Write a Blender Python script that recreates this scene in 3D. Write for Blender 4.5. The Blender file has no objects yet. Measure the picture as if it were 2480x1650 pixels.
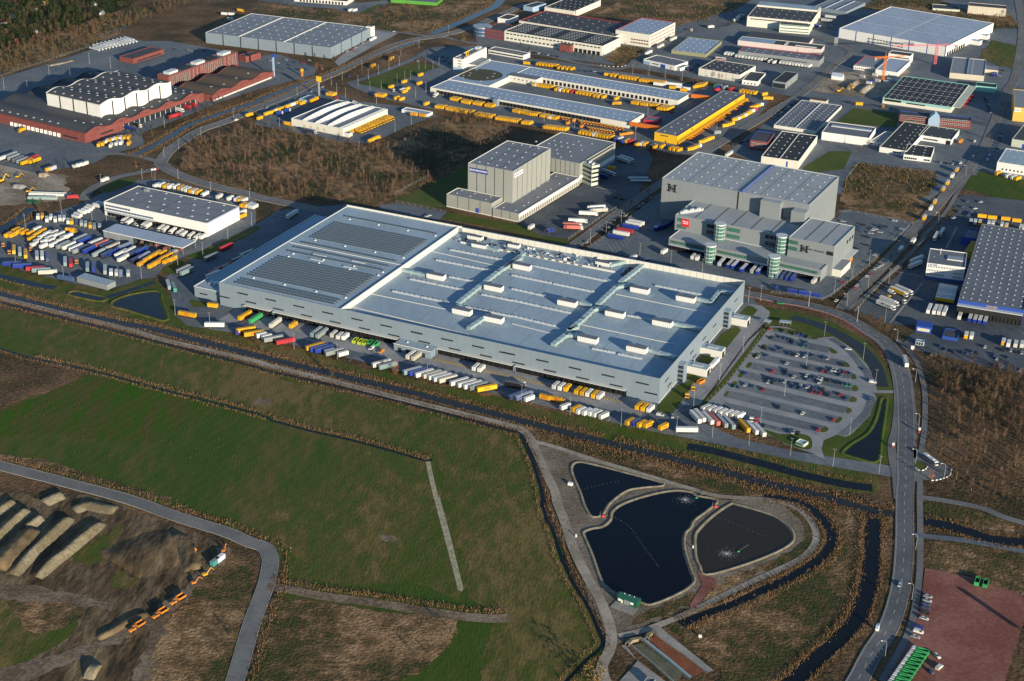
import bpy, math, random
import numpy as np
from mathutils import Vector
from mathutils.geometry import tessellate_polygon
rng = random.Random(7); nrs = np.random.RandomState(11)
R = math.radians
scene = bpy.context.scene
COL = scene.collection

# ------------------------------------------------------------------ camera, sky, sun, exposure
FPX, PITCH, ROLL, CAMH, IW, IH = 3705.45, 0.4408757, 0.0202882, 449.08, 2480, 1650
_cp, _sp = math.cos(PITCH), math.sin(PITCH); _cr, _sr = math.cos(ROLL), math.sin(ROLL)
FW = Vector((0, _cp, -_sp)); _rt = Vector((1, 0, 0)); _up = Vector((0, _sp, _cp))
RT = _rt*_cr + _up*_sr; UP = -_rt*_sr + _up*_cr
cam_d = bpy.data.cameras.new('camera'); cam = bpy.data.objects.new('camera', cam_d); COL.objects.link(cam)
cam_d.sensor_width = 36; cam_d.lens = FPX/IW*36; cam_d.clip_start = 5; cam_d.clip_end = 30000
from mathutils import Matrix
m3 = Matrix((RT, UP, -FW)).transposed()
cam.matrix_world = Matrix.Translation((0, 0, CAMH)) @ m3.to_4x4()
scene.camera = cam

SUN_EL, SUN_AZ = R(11.8), R(-59.0)          # the sun stands low, to the right and behind the camera
world = bpy.data.worlds.new('World'); scene.world = world; world.use_nodes = True
wn = world.node_tree.nodes; wl = world.node_tree.links
sky = wn.new('ShaderNodeTexSky'); sky.sky_type = 'NISHITA'; sky.sun_disc = False
sky.sun_elevation = SUN_EL; sky.sun_rotation = R(90) - SUN_AZ
sky.air_density = 1.0; sky.dust_density = 0.0; sky.ozone_density = 3.0
wn['Background'].inputs[1].default_value = 0.108
wl.new(sky.outputs[0], wn['Background'].inputs[0])
sun_d = bpy.data.lights.new('sun', 'SUN'); sun_d.energy = 5.0; sun_d.angle = R(0.5); sun_d.color = (1.0, 0.865, 0.66)
sun = bpy.data.objects.new('sun', sun_d); COL.objects.link(sun)
sdir = Vector((math.cos(SUN_AZ)*math.cos(SUN_EL), math.sin(SUN_AZ)*math.cos(SUN_EL), math.sin(SUN_EL)))
sun.rotation_euler = sdir.to_track_quat('Z', 'Y').to_euler(); sun.location = (300, -300, 600)
vs = scene.view_settings; vs.view_transform = 'Standard'; vs.look = 'None'; vs.gamma = 1; vs.exposure = 0.55; vs.use_curve_mapping = False
scene.cycles.max_bounces = 5; scene.cycles.diffuse_bounces = 2; scene.cycles.glossy_bounces = 2
scene.cycles.transparent_max_bounces = 4; scene.cycles.caustics_reflective = False; scene.cycles.caustics_refractive = False

# ------------------------------------------------------------------ survey frames: sheet -> ground position in metres
S4, S3 = 620/2357, 620/2160
FR = {'f': (0, 0, 2480/2357), 's': (0, 0, 1.0), 'a': (1760, 700, 500/1960), 'b': (1560, 880, 600/2357), 'c': (960, 340, 600/2357), 'd': (860, 240, 400/2357), 'e': (560, 620, 400/2357)}
for _c in range(4):
    for _r in range(4):
        FR['%d%d' % (_c, _r)] = (620*_c, (0, 400, 800, 1200)[_r], S3 if _r == 3 else S4)
def ray(t, x, y):
    ox, oy, s = FR[t]; px, py = ox+x*s, oy+y*s
    return FW + RT*((px-IW/2)/FPX) + UP*((IH/2-py)/FPX)
def G(t, x, y, z=0.0):
    d = ray(t, x, y); k = (z-CAMH)/d.z
    return Vector((d.x*k, d.y*k, z))
def PTS(t, s, z=0.0):
    """'x,y x,y ...'; a token ending in ':' switches the sheet"""
    out = []
    for w in s.split():
        if w.endswith(':'): t = w[:-1]; continue
        x, y = w.split(','); out.append(G(t, float(x), float(y), z))
    return out
def hgt(t, base, top):
    b = G(t, *base); d = ray(t, *top)
    k = (b.x*d.x+b.y*d.y)/(d.x*d.x+d.y*d.y)
    return CAMH + d.z*k

# ------------------------------------------------------------------ mesh helpers
class MB:
    def __init__(s): s.v = []; s.f = []; s.m = []
    def quad(s, a, b, c, d, m=0):
        n = len(s.v); s.v += [tuple(a), tuple(b), tuple(c), tuple(d)]; s.f.append((n, n+1, n+2, n+3)); s.m.append(m)
    def tri(s, a, b, c, m=0):
        n = len(s.v); s.v += [tuple(a), tuple(b), tuple(c)]; s.f.append((n, n+1, n+2)); s.m.append(m)
    def poly(s, pts, m=0):
        n = len(s.v); s.v += [tuple(p) for p in pts]; s.f.append(tuple(range(n, n+len(pts)))); s.m.append(m)
    def box(s, x0, y0, z0, x1, y1, z1, m=0, mt=None, bot=False):
        n = len(s.v)
        s.v += [(x0,y0,z0),(x1,y0,z0),(x1,y1,z0),(x0,y1,z0),(x0,y0,z1),(x1,y0,z1),(x1,y1,z1),(x0,y1,z1)]
        for f in ((0,1,5,4),(1,2,6,5),(2,3,7,6),(3,0,4,7)): s.f.append(tuple(n+i for i in f)); s.m.append(m)
        s.f.append((n+4,n+5,n+6,n+7)); s.m.append(m if mt is None else mt)
        if bot: s.f.append((n+3,n+2,n+1,n)); s.m.append(m)
    def bbox(s, x0, y0, z0, x1, y1, z1, e, m=0, mt=None):
        """box with chamfered top and vertical edges"""
        pr = [(x0+e,y0),(x1-e,y0),(x1,y0+e),(x1,y1-e),(x1-e,y1),(x0+e,y1),(x0,y1-e),(x0,y0+e)]
        cx, cy = (x0+x1)/2, (y0+y1)/2
        n = len(s.v)
        s.v += [(x,y,z0) for x, y in pr]+[(x,y,z1-e) for x, y in pr]
        s.v += [(x+(e if x < cx else -e), y+(e if y < cy else -e), z1) for x, y in pr]
        for k in range(8):
            j = (k+1) % 8
            s.f.append((n+k,n+j,n+8+j,n+8+k)); s.m.append(m)
            s.f.append((n+8+k,n+8+j,n+16+j,n+16+k)); s.m.append(m if mt is None else mt)
        s.f.append(tuple(n+16+k for k in range(8))); s.m.append(m if mt is None else mt)
    def cyl(s, p, q, r0, r1=None, n=8, m=0, cap=True):
        r1 = r0 if r1 is None else r1
        p, q = Vector(p), Vector(q); d = (q-p).normalized()
        u = d.orthogonal().normalized(); w = d.cross(u); k0 = len(s.v)
        for c, r in ((p, r0), (q, r1)):
            for i in range(n):
                a = 2*math.pi*i/n; s.v.append(tuple(c+u*(math.cos(a)*r)+w*(math.sin(a)*r)))
        for i in range(n):
            j = (i+1) % n; s.f.append((k0+i, k0+j, k0+n+j, k0+n+i)); s.m.append(m)
        if cap: s.f.append(tuple(k0+n+i for i in range(n))); s.m.append(m); s.f.append(tuple(k0+n-1-i for i in range(n))); s.m.append(m)
    def mesh(s, name, mats, smooth=False):
        me = bpy.data.meshes.new(name); me.from_pydata(s.v, [], s.f)
        for m in (mats if isinstance(mats, (list, tuple)) else [mats]): me.materials.append(m)
        if s.f: me.polygons.foreach_set('material_index', s.m)
        if smooth: me.polygons.foreach_set('use_smooth', [True]*len(s.f))
        me.update(); return me
def mesh_np(name, V, F, mats, midx=None):
    """V (n,3), F (m,k) numpy -> mesh"""
    me = bpy.data.meshes.new(name); k = F.shape[1]
    me.vertices.add(len(V)); me.vertices.foreach_set('co', V.astype(np.float32).ravel())
    me.loops.add(F.size); me.loops.foreach_set('vertex_index', F.astype(np.int32).ravel())
    me.polygons.add(len(F)); me.polygons.foreach_set('loop_start', np.arange(0, F.size, k, dtype=np.int32))
    me.polygons.foreach_set('loop_total', np.full(len(F), k, dtype=np.int32))
    for m in mats: me.materials.append(m)
    if midx is not None: me.polygons.foreach_set('material_index', midx.astype(np.int32))
    me.update(calc_edges=True); return me
def obj(name, data, parent=None, loc=(0, 0, 0), rz=0.0, sc=None):
    o = bpy.data.objects.new(name, data); COL.objects.link(o)
    o.location = loc
    if rz: o.rotation_euler = (0, 0, rz)
    if sc: o.scale = sc
    if parent is not None: o.parent = parent
    return o
def tag(o, label=None, cat=None, group=None, kind=None):
    if label: o['label'] = label
    if cat: o['category'] = cat
    if group: o['group'] = group
    if kind: o['kind'] = kind
    return o
def thing(name, label, cat, loc, rz=0.0, group=None):
    return tag(obj(name, None, None, loc, rz), label, cat, group)
ORD = ['first','second','third','fourth','fifth','sixth','seventh','eighth','ninth','tenth','eleventh','twelfth','thirteenth','fourteenth','fifteenth','sixteenth','seventeenth','eighteenth','nineteenth','twentieth']
def ordn(i): return ORD[i] if i < len(ORD) else ('%dth' % (i+1) if (i+1) % 10 not in (1,2,3) else '%d%s' % (i+1, {1:'st',2:'nd',3:'rd'}[(i+1) % 10]))

# ------------------------------------------------------------------ materials
MT = {}
def mat(name, col, rough=0.7, metal=0.0, spec=0.3):
    m = bpy.data.materials.new(name); m.use_nodes = True; b = m.node_tree.nodes['Principled BSDF']
    b.inputs['Base Color'].default_value = (*col, 1); b.inputs['Roughness'].default_value = rough
    b.inputs['Metallic'].default_value = metal; b.inputs['Specular IOR Level'].default_value = spec
    MT[name] = m; return m
def noisy(name, stops, scale, scale2=None, rough=0.8, bump=0.0, bscale=None, detail=6, spec=0.2, objc=False, stretch=None, metal=0.0, dist=0.0, lines=0.0, rnd=0.0):
    """colour from two octave noises over world (or object) position"""
    m = mat(name, stops[0][1], rough, metal, spec); nt = m.node_tree; N = nt.nodes.new; L = nt.links.new
    b = nt.nodes['Principled BSDF']
    if objc: src = N('ShaderNodeTexCoord').outputs['Object']
    else: src = N('ShaderNodeNewGeometry').outputs['Position']
    mp = N('ShaderNodeMapping'); L(src, mp.inputs[0])
    if stretch: mp.inputs['Rotation'].default_value = (0, 0, stretch[0]); mp.inputs['Scale'].default_value = (stretch[1], stretch[2], 1)
    n1 = N('ShaderNodeTexNoise'); n1.inputs['Scale'].default_value = scale; n1.inputs['Detail'].default_value = detail; n1.inputs['Roughness'].default_value = 0.62
    n1.inputs['Distortion'].default_value = dist
    L(mp.outputs[0], n1.inputs[0]); fac = n1.outputs[0]
    if scale2:
        n2 = N('ShaderNodeTexNoise'); n2.inputs['Scale'].default_value = scale2; n2.inputs['Detail'].default_value = 4; n2.inputs['Roughness'].default_value = 0.7
        L(mp.outputs[0], n2.inputs[0])
        mx = N('ShaderNodeMix'); mx.inputs[0].default_value = 0.42; L(fac, mx.inputs[2]); L(n2.outputs[0], mx.inputs[3]); fac = mx.outputs[0]
    cr = N('ShaderNodeValToRGB'); e = cr.color_ramp.elements
    while len(e) < len(stops): e.new(0.5)
    sq = 1.0 if objc else (.55 if scale2 else .8)
    for k, (p, c) in enumerate(stops): e[k].position = .5+(p-.5)*sq; e[k].color = (*c, 1)
    L(fac, cr.inputs[0]); out = cr.outputs[0]
    if lines or rnd:
        mr = N('ShaderNodeMapRange'); hs = N('ShaderNodeMix'); hs.data_type = 'RGBA'; hs.blend_type = 'MULTIPLY'; hs.inputs[0].default_value = 1.0
        if lines:
            wv = N('ShaderNodeTexWave'); wv.inputs['Scale'].default_value = .314/lines; wv.inputs['Distortion'].default_value = 1.2; wv.inputs['Detail'].default_value = 3; wv.inputs['Detail Scale'].default_value = 2.0
            m2 = N('ShaderNodeMapping'); m2.inputs['Rotation'].default_value = (0, 0, .506); L(src, m2.inputs[0]); L(m2.outputs[0], wv.inputs[0]); L(wv.outputs['Fac'], mr.inputs[0]); mr.inputs[3].default_value = .93; mr.inputs[4].default_value = 1.03
        else: oi = N('ShaderNodeObjectInfo'); L(oi.outputs['Random'], mr.inputs[0]); mr.inputs[3].default_value = 1-rnd; mr.inputs[4].default_value = 1.0
        L(out, hs.inputs[6]); L(mr.outputs[0], hs.inputs[7]); out = hs.outputs[2]
    L(out, b.inputs['Base Color'])
    if bump:
        n3 = N('ShaderNodeTexNoise'); n3.inputs['Scale'].default_value = bscale or scale*3; n3.inputs['Detail'].default_value = 4
        L(mp.outputs[0], n3.inputs[0])
        bp = N('ShaderNodeBump'); bp.inputs['Strength'].default_value = 1.0; bp.inputs['Distance'].default_value = bump
        L(n3.outputs[0], bp.inputs['Height']); L(bp.outputs[0], b.inputs['Normal'])
    return m
noisy('scrub', [(.34, (.0419,.0368,.0149)), (.45, (.0891,.0570,.0261)), (.55, (.1415,.0846,.0419)), (.68, (.1992,.1196,.0614))], .018, .35, bump=.8, bscale=.5)
noisy('grass', [(.38, (.0452,.0854,.0079)), (.46, (.0581,.0899,.0106)), (.53, (.0803,.0899,.0172)), (.63, (.1205,.0971,.0304))], .009, .12, bump=.30, bscale=.8, detail=10, lines=7.0, stretch=(.506, 1, .3))
noisy('grass_dull', [(.38, (.0581,.0900,.0107)), (.46, (.0774,.0918,.0156)), (.53, (.1064,.0936,.0240)), (.62, (.1644,.1238,.0407))], .014, .16, bump=.40, bscale=.7, detail=10, lines=11.0, stretch=(.506, 1, .4))
noisy('lawn', [(.32, (.0468,.0780,.0096)), (.5, (.0686,.0960,.0144)), (.68, (.1092,.1080,.0240))], .03, .5, bump=.12, bscale=1.5)
noisy('rough', [(.38, (.0492,.0557,.0149)), (.45, (.0943,.0686,.0261)), (.51, (.1446,.0910,.0410)), (.57, (.2144,.1318,.0633)), (.66, (.3322,.2089,.1072))], .022, .13, bump=.9, bscale=.6, detail=10)
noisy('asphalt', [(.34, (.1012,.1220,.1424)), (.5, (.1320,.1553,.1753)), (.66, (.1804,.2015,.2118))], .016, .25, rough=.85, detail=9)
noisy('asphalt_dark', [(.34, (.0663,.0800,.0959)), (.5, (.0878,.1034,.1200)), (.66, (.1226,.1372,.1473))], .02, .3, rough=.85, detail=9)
noisy('road', [(.34, (.1320,.1372,.1380)), (.5, (.1650,.1676,.1638)), (.66, (.2050,.2038,.1932))], .03, .5, rough=.85)
noisy('road_dark', [(.34, (.098,.106,.118)), (.5, (.124,.131,.142)), (.66, (.160,.164,.170))], .03, .5, rough=.85)
noisy('pavers', [(.35, (.225,.238,.252)), (.5, (.275,.286,.296)), (.65, (.33,.336,.34))], .05, 1.2, rough=.9)
noisy('concrete', [(.35, (.21,.205,.19)), (.5, (.28,.27,.25)), (.65, (.35,.34,.31))], .04, .9, rough=.9)
noisy('track', [(.35, (.120,.086,.056)), (.5, (.178,.132,.090)), (.65, (.255,.200,.142))], .05, .4, rough=.95, bump=.3, bscale=.9)
noisy('gravel_pale', [(.35, (.26,.24,.15)), (.5, (.36,.33,.22)), (.65, (.46,.43,.31))], .3, 1.5, rough=.95)
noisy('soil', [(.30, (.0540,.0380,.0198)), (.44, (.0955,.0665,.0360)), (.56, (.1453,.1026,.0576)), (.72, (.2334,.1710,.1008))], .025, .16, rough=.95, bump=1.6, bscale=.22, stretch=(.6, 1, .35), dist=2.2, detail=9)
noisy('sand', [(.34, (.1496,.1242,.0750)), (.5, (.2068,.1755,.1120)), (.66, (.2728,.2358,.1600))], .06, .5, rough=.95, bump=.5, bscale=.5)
noisy('red_clay', [(.35, (.185,.070,.055)), (.5, (.235,.098,.078)), (.65, (.30,.135,.108))], .03, .4, rough=.95, detail=9)
noisy('building_site', [(.35, (.1820,.1461,.1020)), (.5, (.2860,.2413,.1800)), (.65, (.4160,.3619,.2820))], .03, .4, rough=.95, bump=.3, bscale=.5)
noisy('shore', [(.35, (.15,.128,.088)), (.5, (.205,.178,.128)), (.65, (.27,.24,.178))], .3, 1.5, rough=.95)
def water(name, c, rough=.06, sp=.3):
    m = mat(name, c, rough, 0, sp); nt = m.node_tree; n = nt.nodes.new('ShaderNodeTexNoise'); n.inputs['Scale'].default_value = .5
    g = nt.nodes.new('ShaderNodeNewGeometry'); nt.links.new(g.outputs['Position'], n.inputs[0])
    bp = nt.nodes.new('ShaderNodeBump'); bp.inputs['Distance'].default_value = .03; bp.inputs['Strength'].default_value = .5
    nt.links.new(n.outputs[0], bp.inputs['Height']); nt.links.new(bp.outputs[0], nt.nodes['Principled BSDF'].inputs['Normal'])
water('water', (.008,.010,.012), .06, .18); water('water_canal', (.026,.028,.027), .12, .17); water('water_pond', (.004,.005,.009), .06, .16); water('water_brown', (.030,.024,.013), .06, .22)
noisy('water_red', [(.35, (.17,.055,.022)), (.65, (.27,.10,.045))], .1, .6, rough=.4)
noisy('water_green', [(.35, (.10,.10,.06)), (.65, (.16,.16,.10))], .1, .6, rough=.4)
mat('marking', (.50,.50,.49), .8); mat('stall', (.27,.27,.27), .8); mat('marking_red', (.35,.10,.09), .8)
# roofs and walls
def roofmat(name, c, v=.07, sc=.05):
    lo = tuple(x*(1-v) for x in c); hi = tuple(min(1, x*(1+v)) for x in c)
    return noisy(name, [(.34, lo), (.5, c), (.66, hi)], sc, .8, rough=.75, stretch=(.45, 1, .25))
roofmat('roof_pale', (.30,.395,.465), .12, .03); roofmat('roof_grey', (.22,.25,.285)); roofmat('roof_dark', (.068,.074,.082)); roofmat('roof_black', (.042,.046,.052))
roofmat('roof_white', (.36,.43,.53)); roofmat('roof_mid', (.15,.168,.195)); roofmat('roof_green', (.075,.080,.045)); roofmat('roof_brown', (.105,.080,.058)); roofmat('roof_blue', (.28,.37,.48))
def wallmat(name, c, v=.05, rough=.6):
    lo = tuple(x*(1-v*1.6) for x in c); hi = tuple(min(.9, x*(1+v)) for x in c)
    return noisy(name, [(.34, lo), (.5, c), (.66, hi)], .12, 1.6, rough=rough, objc=True, stretch=(0, 1, 1))
for n_, c_ in dict(wall_silver=(.205,.255,.30), wall_white=(.74,.73,.69), wall_cream=(.66,.64,.56), wall_grey=(.225,.25,.26), wall_stone=(.30,.31,.285), wall_green=(.26,.27,.16), wall_pink=(.62,.52,.50),
                   wall_beige=(.55,.50,.40), wall_yellow=(.72,.42,.025), wall_teal=(.22,.52,.47), wall_lime=(.09,.30,.05), wall_blue=(.03,.08,.34), wall_lcy=(.68,.42,.09), wall_palegreen=(.50,.55,.45), wall_red=(.45,.035,.06), wall_ltblue=(.30,.42,.55)).items(): wallmat(n_, c_)
noisy('brick', [(.35, (.150,.046,.042)), (.5, (.200,.062,.056)), (.65, (.25,.085,.075))], .3, 4.0, rough=.85, objc=True)
mat('glass', (.022,.030,.040), .12, 0, .6); mat('glass_green', (.05,.16,.12), .15, 0, .6); mat('glass_blue', (.05,.10,.20), .15, 0, .6); mat('lit_glass', (.62,.55,.38), .35)
mat('dark', (.020,.021,.023), .6); mat('black', (.012,.012,.013), .7); mat('steel', (.42,.44,.46), .45, .6); mat('steel_pale', (.60,.63,.63), .5, .2); mat('white', (.78,.78,.75), .5); mat('offwhite', (.62,.61,.56), .6)
mat('trim_blue', (.03,.07,.36), .5); mat('trim_red', (.45,.06,.05), .5); mat('trim_orange', (.70,.20,.03), .5); mat('sign_blue', (.010,.035,.26), .5); mat('sign_red', (.62,.02,.04), .5); mat('sign_text', (.85,.85,.85), .6)
mat('solar', (.085,.12,.15), .35, 0, .4); mat('solar_frame', (.30,.36,.40), .5, .4); mat('duct', (.38,.50,.50), .35, .35); mat('dome', (.40,.44,.47), .4); mat('tyre', (.016,.016,.016), .9)
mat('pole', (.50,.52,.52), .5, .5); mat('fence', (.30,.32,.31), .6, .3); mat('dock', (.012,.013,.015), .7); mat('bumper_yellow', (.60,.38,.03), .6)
# vehicle paints
PAINT = dict(y=(.78,.41,.015), w=(.74,.74,.70), b=(.018,.045,.30), d=(.030,.040,.085), g=(.30,.34,.33), t=(.20,.30,.30), r=(.48,.035,.045), p=(.55,.16,.13), o=(.76,.27,.035), s=(.46,.49,.52), k=(.018,.018,.020),
             n=(.48,.44,.36), e=(.05,.36,.12), l=(.42,.52,.05), c=(.55,.52,.44), m=(.10,.14,.28), v=(.06,.10,.20), a=(.60,.65,.70), f=(.03,.50,.10), x=(.14,.16,.17), q=(.06,.28,.24))
PNAME = dict(y='yellow', w='white', b='blue', d='dark blue', g='grey', t='grey-green', r='red', p='salmon red', o='orange', s='silver', k='black', n='beige', e='green', l='lime green', c='cream', m='slate blue', v='navy', a='pale blue', f='bright green', x='dark grey', q='teal')
for k_, c_ in PAINT.items(): noisy('paint_'+k_, [(.32, tuple(x*.80 for x in c_)), (.5, c_), (.68, tuple(min(.9, x*1.10) for x in c_))], .25, 1.8, rough=.42, spec=.4, objc=True, rnd=.28)
noisy('forest_floor', [(.3, (.014,.018,.008)), (.7, (.040,.036,.018))], .05, .4, rough=.95)
noisy('grass_vivid', [(.40, (.0353,.1064,.0056)), (.47, (.0472,.0992,.0086)), (.54, (.0649,.0903,.0144)), (.62, (.0836,.0842,.0216))], .010, .12, bump=.3, bscale=.8, detail=10, lines=7.0, stretch=(.506, 1, .3), spec=.1)
noisy('gravel_track', [(.35, (.24,.205,.16)), (.5, (.315,.275,.22)), (.65, (.40,.355,.295))], .05, .5, rough=.95, spec=.1)
noisy('pond_soil', [(.34, (.135,.108,.078)), (.5, (.190,.157,.115)), (.66, (.255,.215,.162))], .04, .4, rough=.95, bump=.3, bscale=.7, detail=8)
roofmat('roof_stone', (.33,.365,.385)); roofmat('roof_slate', (.20,.22,.245))
# ------------------------------------------------------------------ ground, fields, water, yards, roads
AREAS = {}
_zc = [0]
def zz():
    _zc[0] += 1; return (_zc[0] % 12)*.004
def smooth(p, n=4, closed=False):
    out = []; N = len(p)
    for i in range(N if closed else N-1):
        a, b, c, d = (p[(i-1) % N], p[i], p[(i+1) % N], p[(i+2) % N]) if closed else (p[max(i-1,0)], p[i], p[i+1], p[min(i+2,N-1)])
        for k in range(n):
            t = k/n; t2 = t*t; t3 = t2*t
            out.append(a*(-.5*t+t2-.5*t3)+b*(1-2.5*t2+1.5*t3)+c*(.5*t+2*t2-1.5*t3)+d*(-.5*t2+.5*t3))
    if not closed: out.append(p[-1])
    return out
def fillmesh(name, pts, z, m):
    tris = tessellate_polygon([[Vector((p.x, p.y, 0)) for p in pts]])
    V = [(p.x, p.y, z) for p in pts]; F = []
    for a, b, c in tris:
        ar = (V[b][0]-V[a][0])*(V[c][1]-V[a][1])-(V[b][1]-V[a][1])*(V[c][0]-V[a][0])
        if abs(ar) < 1e-6: continue
        F.append((a, b, c) if ar > 0 else (a, c, b))
    me = bpy.data.meshes.new(name); me.from_pydata(V, [], F); me.materials.append(MT[m]); me.update(); return me
SOFT = ('grass', 'grass_dull', 'grass_vivid', 'rough', 'scrub', 'soil', 'pond_soil', 'track', 'forest_floor', 'building_site', 'sand')
jr = random.Random(5)
def jag(p):
    """ragged natural edge"""
    out = []; w = 0.0
    for i in range(len(p)):
        a, b = p[i], p[(i+1) % len(p)]; d = b-a; L_ = d.length; n = max(1, min(60, int(L_/3.0))); nv = Vector((-d.y, d.x, 0))/(L_ or 1); A = min(2.2, L_*.12)
        for k in range(n): w = w*.6+jr.gauss(0, .6); out.append(a+d*(k/n)+nv*(max(-1.6, min(1.6, w))*A*(0 if k == 0 else 1)))
    return out
def area(name, m, z, t, s, sm=0, key=None, kind='structure'):
    p = PTS(t, s)
    if sm: p = smooth(p, sm, True)
    if key: AREAS[key] = p
    if m in SOFT: p = jag(p)
    return tag(obj(name, fillmesh(name, p, z+zz(), m)), kind=kind)
def offs(p, w, closed=False):
    L = []; N = len(p)
    for i in range(N):
        a = p[i-1] if (i or closed) else p[i]; b = p[(i+1) % N] if (i < N-1 or closed) else p[i]
        d = (b-a); d.z = 0; d = d.normalized() if d.length else Vector((1,0,0))
        L.append(p[i]+Vector((-d.y, d.x, 0))*w)
    return L
def stripmesh(name, p, w, z, m, off=0.0, zedge=None):
    l = offs(p, off+w/2); r = offs(p, off-w/2); V = []; F = []
    for a, b in zip(l, r): V += [(a.x, a.y, z), (b.x, b.y, z)]
    for i in range(len(p)-1): F.append((2*i, 2*i+1, 2*i+3, 2*i+2))
    me = bpy.data.meshes.new(name); me.from_pydata(V, [], F); me.materials.append(MT[m]); me.update(); return me
LINES = {}
def strip(name, m, z, w, t, s, sm=6, off=0.0, key=None):
    p = clean(PTS(t, s)); p = clean(smooth(p, sm)) if sm else p
    if key: LINES[key] = p
    return tag(obj(name, stripmesh(name, p, w, z+zz(), m, off)), kind='structure')
def clean(p):
    """drop points that double back or crowd together"""
    q = [p[0]]
    for i in range(1, len(p)):
        d = p[i]-q[-1]
        if d.length < 1.5: continue
        if len(q) > 1 and d.dot(q[-1]-q[-2]) < 0: continue
        q.append(p[i])
    return q
def kerb(name, key, off, w, z=.42, m='concrete'):
    """a raised edge along a road line"""
    p = LINES[key]; l = offs(p, off+w/2); r = offs(p, off-w/2); V = []; F = []
    for a, b in zip(l, r): V += [(a.x,a.y,.1),(a.x,a.y,z),(b.x,b.y,z),(b.x,b.y,.1)]
    for i in range(len(p)-1):
        k = 4*i
        for j in range(3): F.append((k+j, k+j+1, k+j+5, k+j+4))
    me = bpy.data.meshes.new(name); me.from_pydata(V, [], F); me.materials.append(MT[m]); me.update()
    return tag(obj(name, me), kind='structure')
def dashes(name, key, off, w, on, gap, z=.37, m='marking', i0=0, i1=None, cross=None):
    p = LINES[key][i0:i1]; mb = MB(); acc = 0.0; per = on+gap
    for a, b in zip(p[:-1], p[1:]):
        d = b-a; Ln = d.length
        if Ln < 1e-3: continue
        d /= Ln; nv = Vector((-d.y, d.x, 0)); s = -(acc % per)
        while s < Ln:
            s0, s1 = max(s, 0), min(s+on, Ln)
            if s1 > s0:
                A, B = a+d*s0+nv*off, a+d*s1+nv*off; h = nv*(w/2)
                mb.quad((A+h)[:2]+(z,), (A-h)[:2]+(z,), (B-h)[:2]+(z,), (B+h)[:2]+(z,))
            s += per
        acc += Ln
    return tag(obj(name, mb.mesh(name, MT[m])), kind='structure')

gm = MB(); gm.quad((-9000,-3000,0),(9000,-3000,0),(9000,14000,0),(-9000,14000,0)); tag(obj('ground', gm.mesh('ground', MT['scrub'])), kind='structure')
ZR, ZF, ZY, ZL, ZRD, ZW = .05, .10, .16, .24, .30, .20
# fields and rough land
area('meadow', 'grass', ZF, 'f', '-40,700 300,775 600,850 900,930 1195,1000 1215,1050 1250,1180 1300,1310 1370,1440 1392,1490 1310,1600 565,1600 630,1380 655,1350 645,1290 600,1240 450,1180 150,1090 -40,1050', key='meadow')
area('pasture', 'grass_dull', ZF+.03, 'f', '600,1180 780,1090 900,1010 990,1058 1065,1360 960,1345 700,1335 690,1290', sm=3)
area('field_strip', 'grass_dull', ZF+.02, 'f', '-40,705 300,780 600,855 900,935 1185,1005 1200,1100 1060,1080 985,1052 800,1005 600,950 400,895 200,845 -40,790')
area('green_field', 'grass_vivid', ZF+.035, '02', '850,395 1500,580 1990,710 1840,830 1600,930 1370,1040 1150,1010 880,1000 620,990 400,930 0,1000 -80,960 -80,790 350,610 700,470')
area('east_strip', 'grass_dull', ZF+.045, 'f', '1005,1062 1100,1075 1195,1012 1220,1080 1250,1180 1300,1310 1370,1440 1390,1490 1310,1600 1080,1600 1130,1450 1120,1400 1075,1370 1040,1200')
area('dry_meadow', 'rough', ZF+.05, '13', '110,900 250,870 620,905 1100,985 1650,1040 1690,1090 1640,1250 1500,1390 1200,1570 0,1620 -40,1500', sm=3, key='dry_meadow')
area('dark_scrub', 'scrub', ZF+.05, '02', '-60,180 250,240 800,350 830,390 700,460 350,600 -60,760', key='dark_scrub')
area('reed_verge', 'rough', ZF+.06, '02', '-60,1100 300,1180 900,1360 1640,1566 1180,1566 800,1450 300,1300 -60,1205', key='verge')
area('bare_patch', 'track', ZF+.07, '12', '-20,655 30,628 70,640 120,625 178,650 150,668 120,695 80,690 60,702 10,690 -30,694')
area('bare_patch', 'track', ZF+.07, '13', '1030,340 1070,325 1100,345 1150,335 1200,375 1170,392 1130,380 1100,395 1060,372')
area('bare_patch', 'track', ZF+.07, '02', '1625,470 1650,465 1672,490 1640,505 1635,485')
area('gravel_strip', 'gravel_pale', ZF+.08, '12', '1560,1212 1605,1210 1640,1380 1685,1566 13: 1545,0 1640,340 1750,790 1740,815 1705,800 1600,400 1500,20 12: 1640,1566 1600,1400')
area('soil_site', 'soil', ZF, '03', '-60,-60 350,60 560,-20 1000,90 1270,190 1550,260 1700,330 1880,430 1850,500 1500,850 1400,1000 1290,1160 1150,1620 -60,1620', key='soil_site')
area('green_patch', 'grass_dull', ZF+.05, '03', '600,520 660,450 720,400 760,420 830,350 900,340 960,260 1050,250 1030,330 980,400 940,430 950,500 890,560 800,570 740,600 690,560 640,570')
area('green_patch', 'grass_dull', ZF+.05, '03', '960,680 1000,630 1060,650 1090,690 1180,700 1170,760 1100,770 1060,800 1000,780 940,790 930,720')
area('green_patch', 'grass_dull', ZF+.05, '03', '-60,870 60,900 170,1050 290,1160 640,1060 600,1180 300,1360 -60,1440', sm=3)
area('dry_meadow', 'rough', ZF+.06, '03', '60,900 240,890 500,880 700,940 650,1060 290,1165 150,1030', sm=3, key='dry_small')
area('dry_meadow', 'rough', ZF+.05, '03', '1930,470 2110,520 2145,600 2050,1000 1900,1620 1180,1620 1300,1170 1450,1000 1560,880', key='dry_left')
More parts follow.
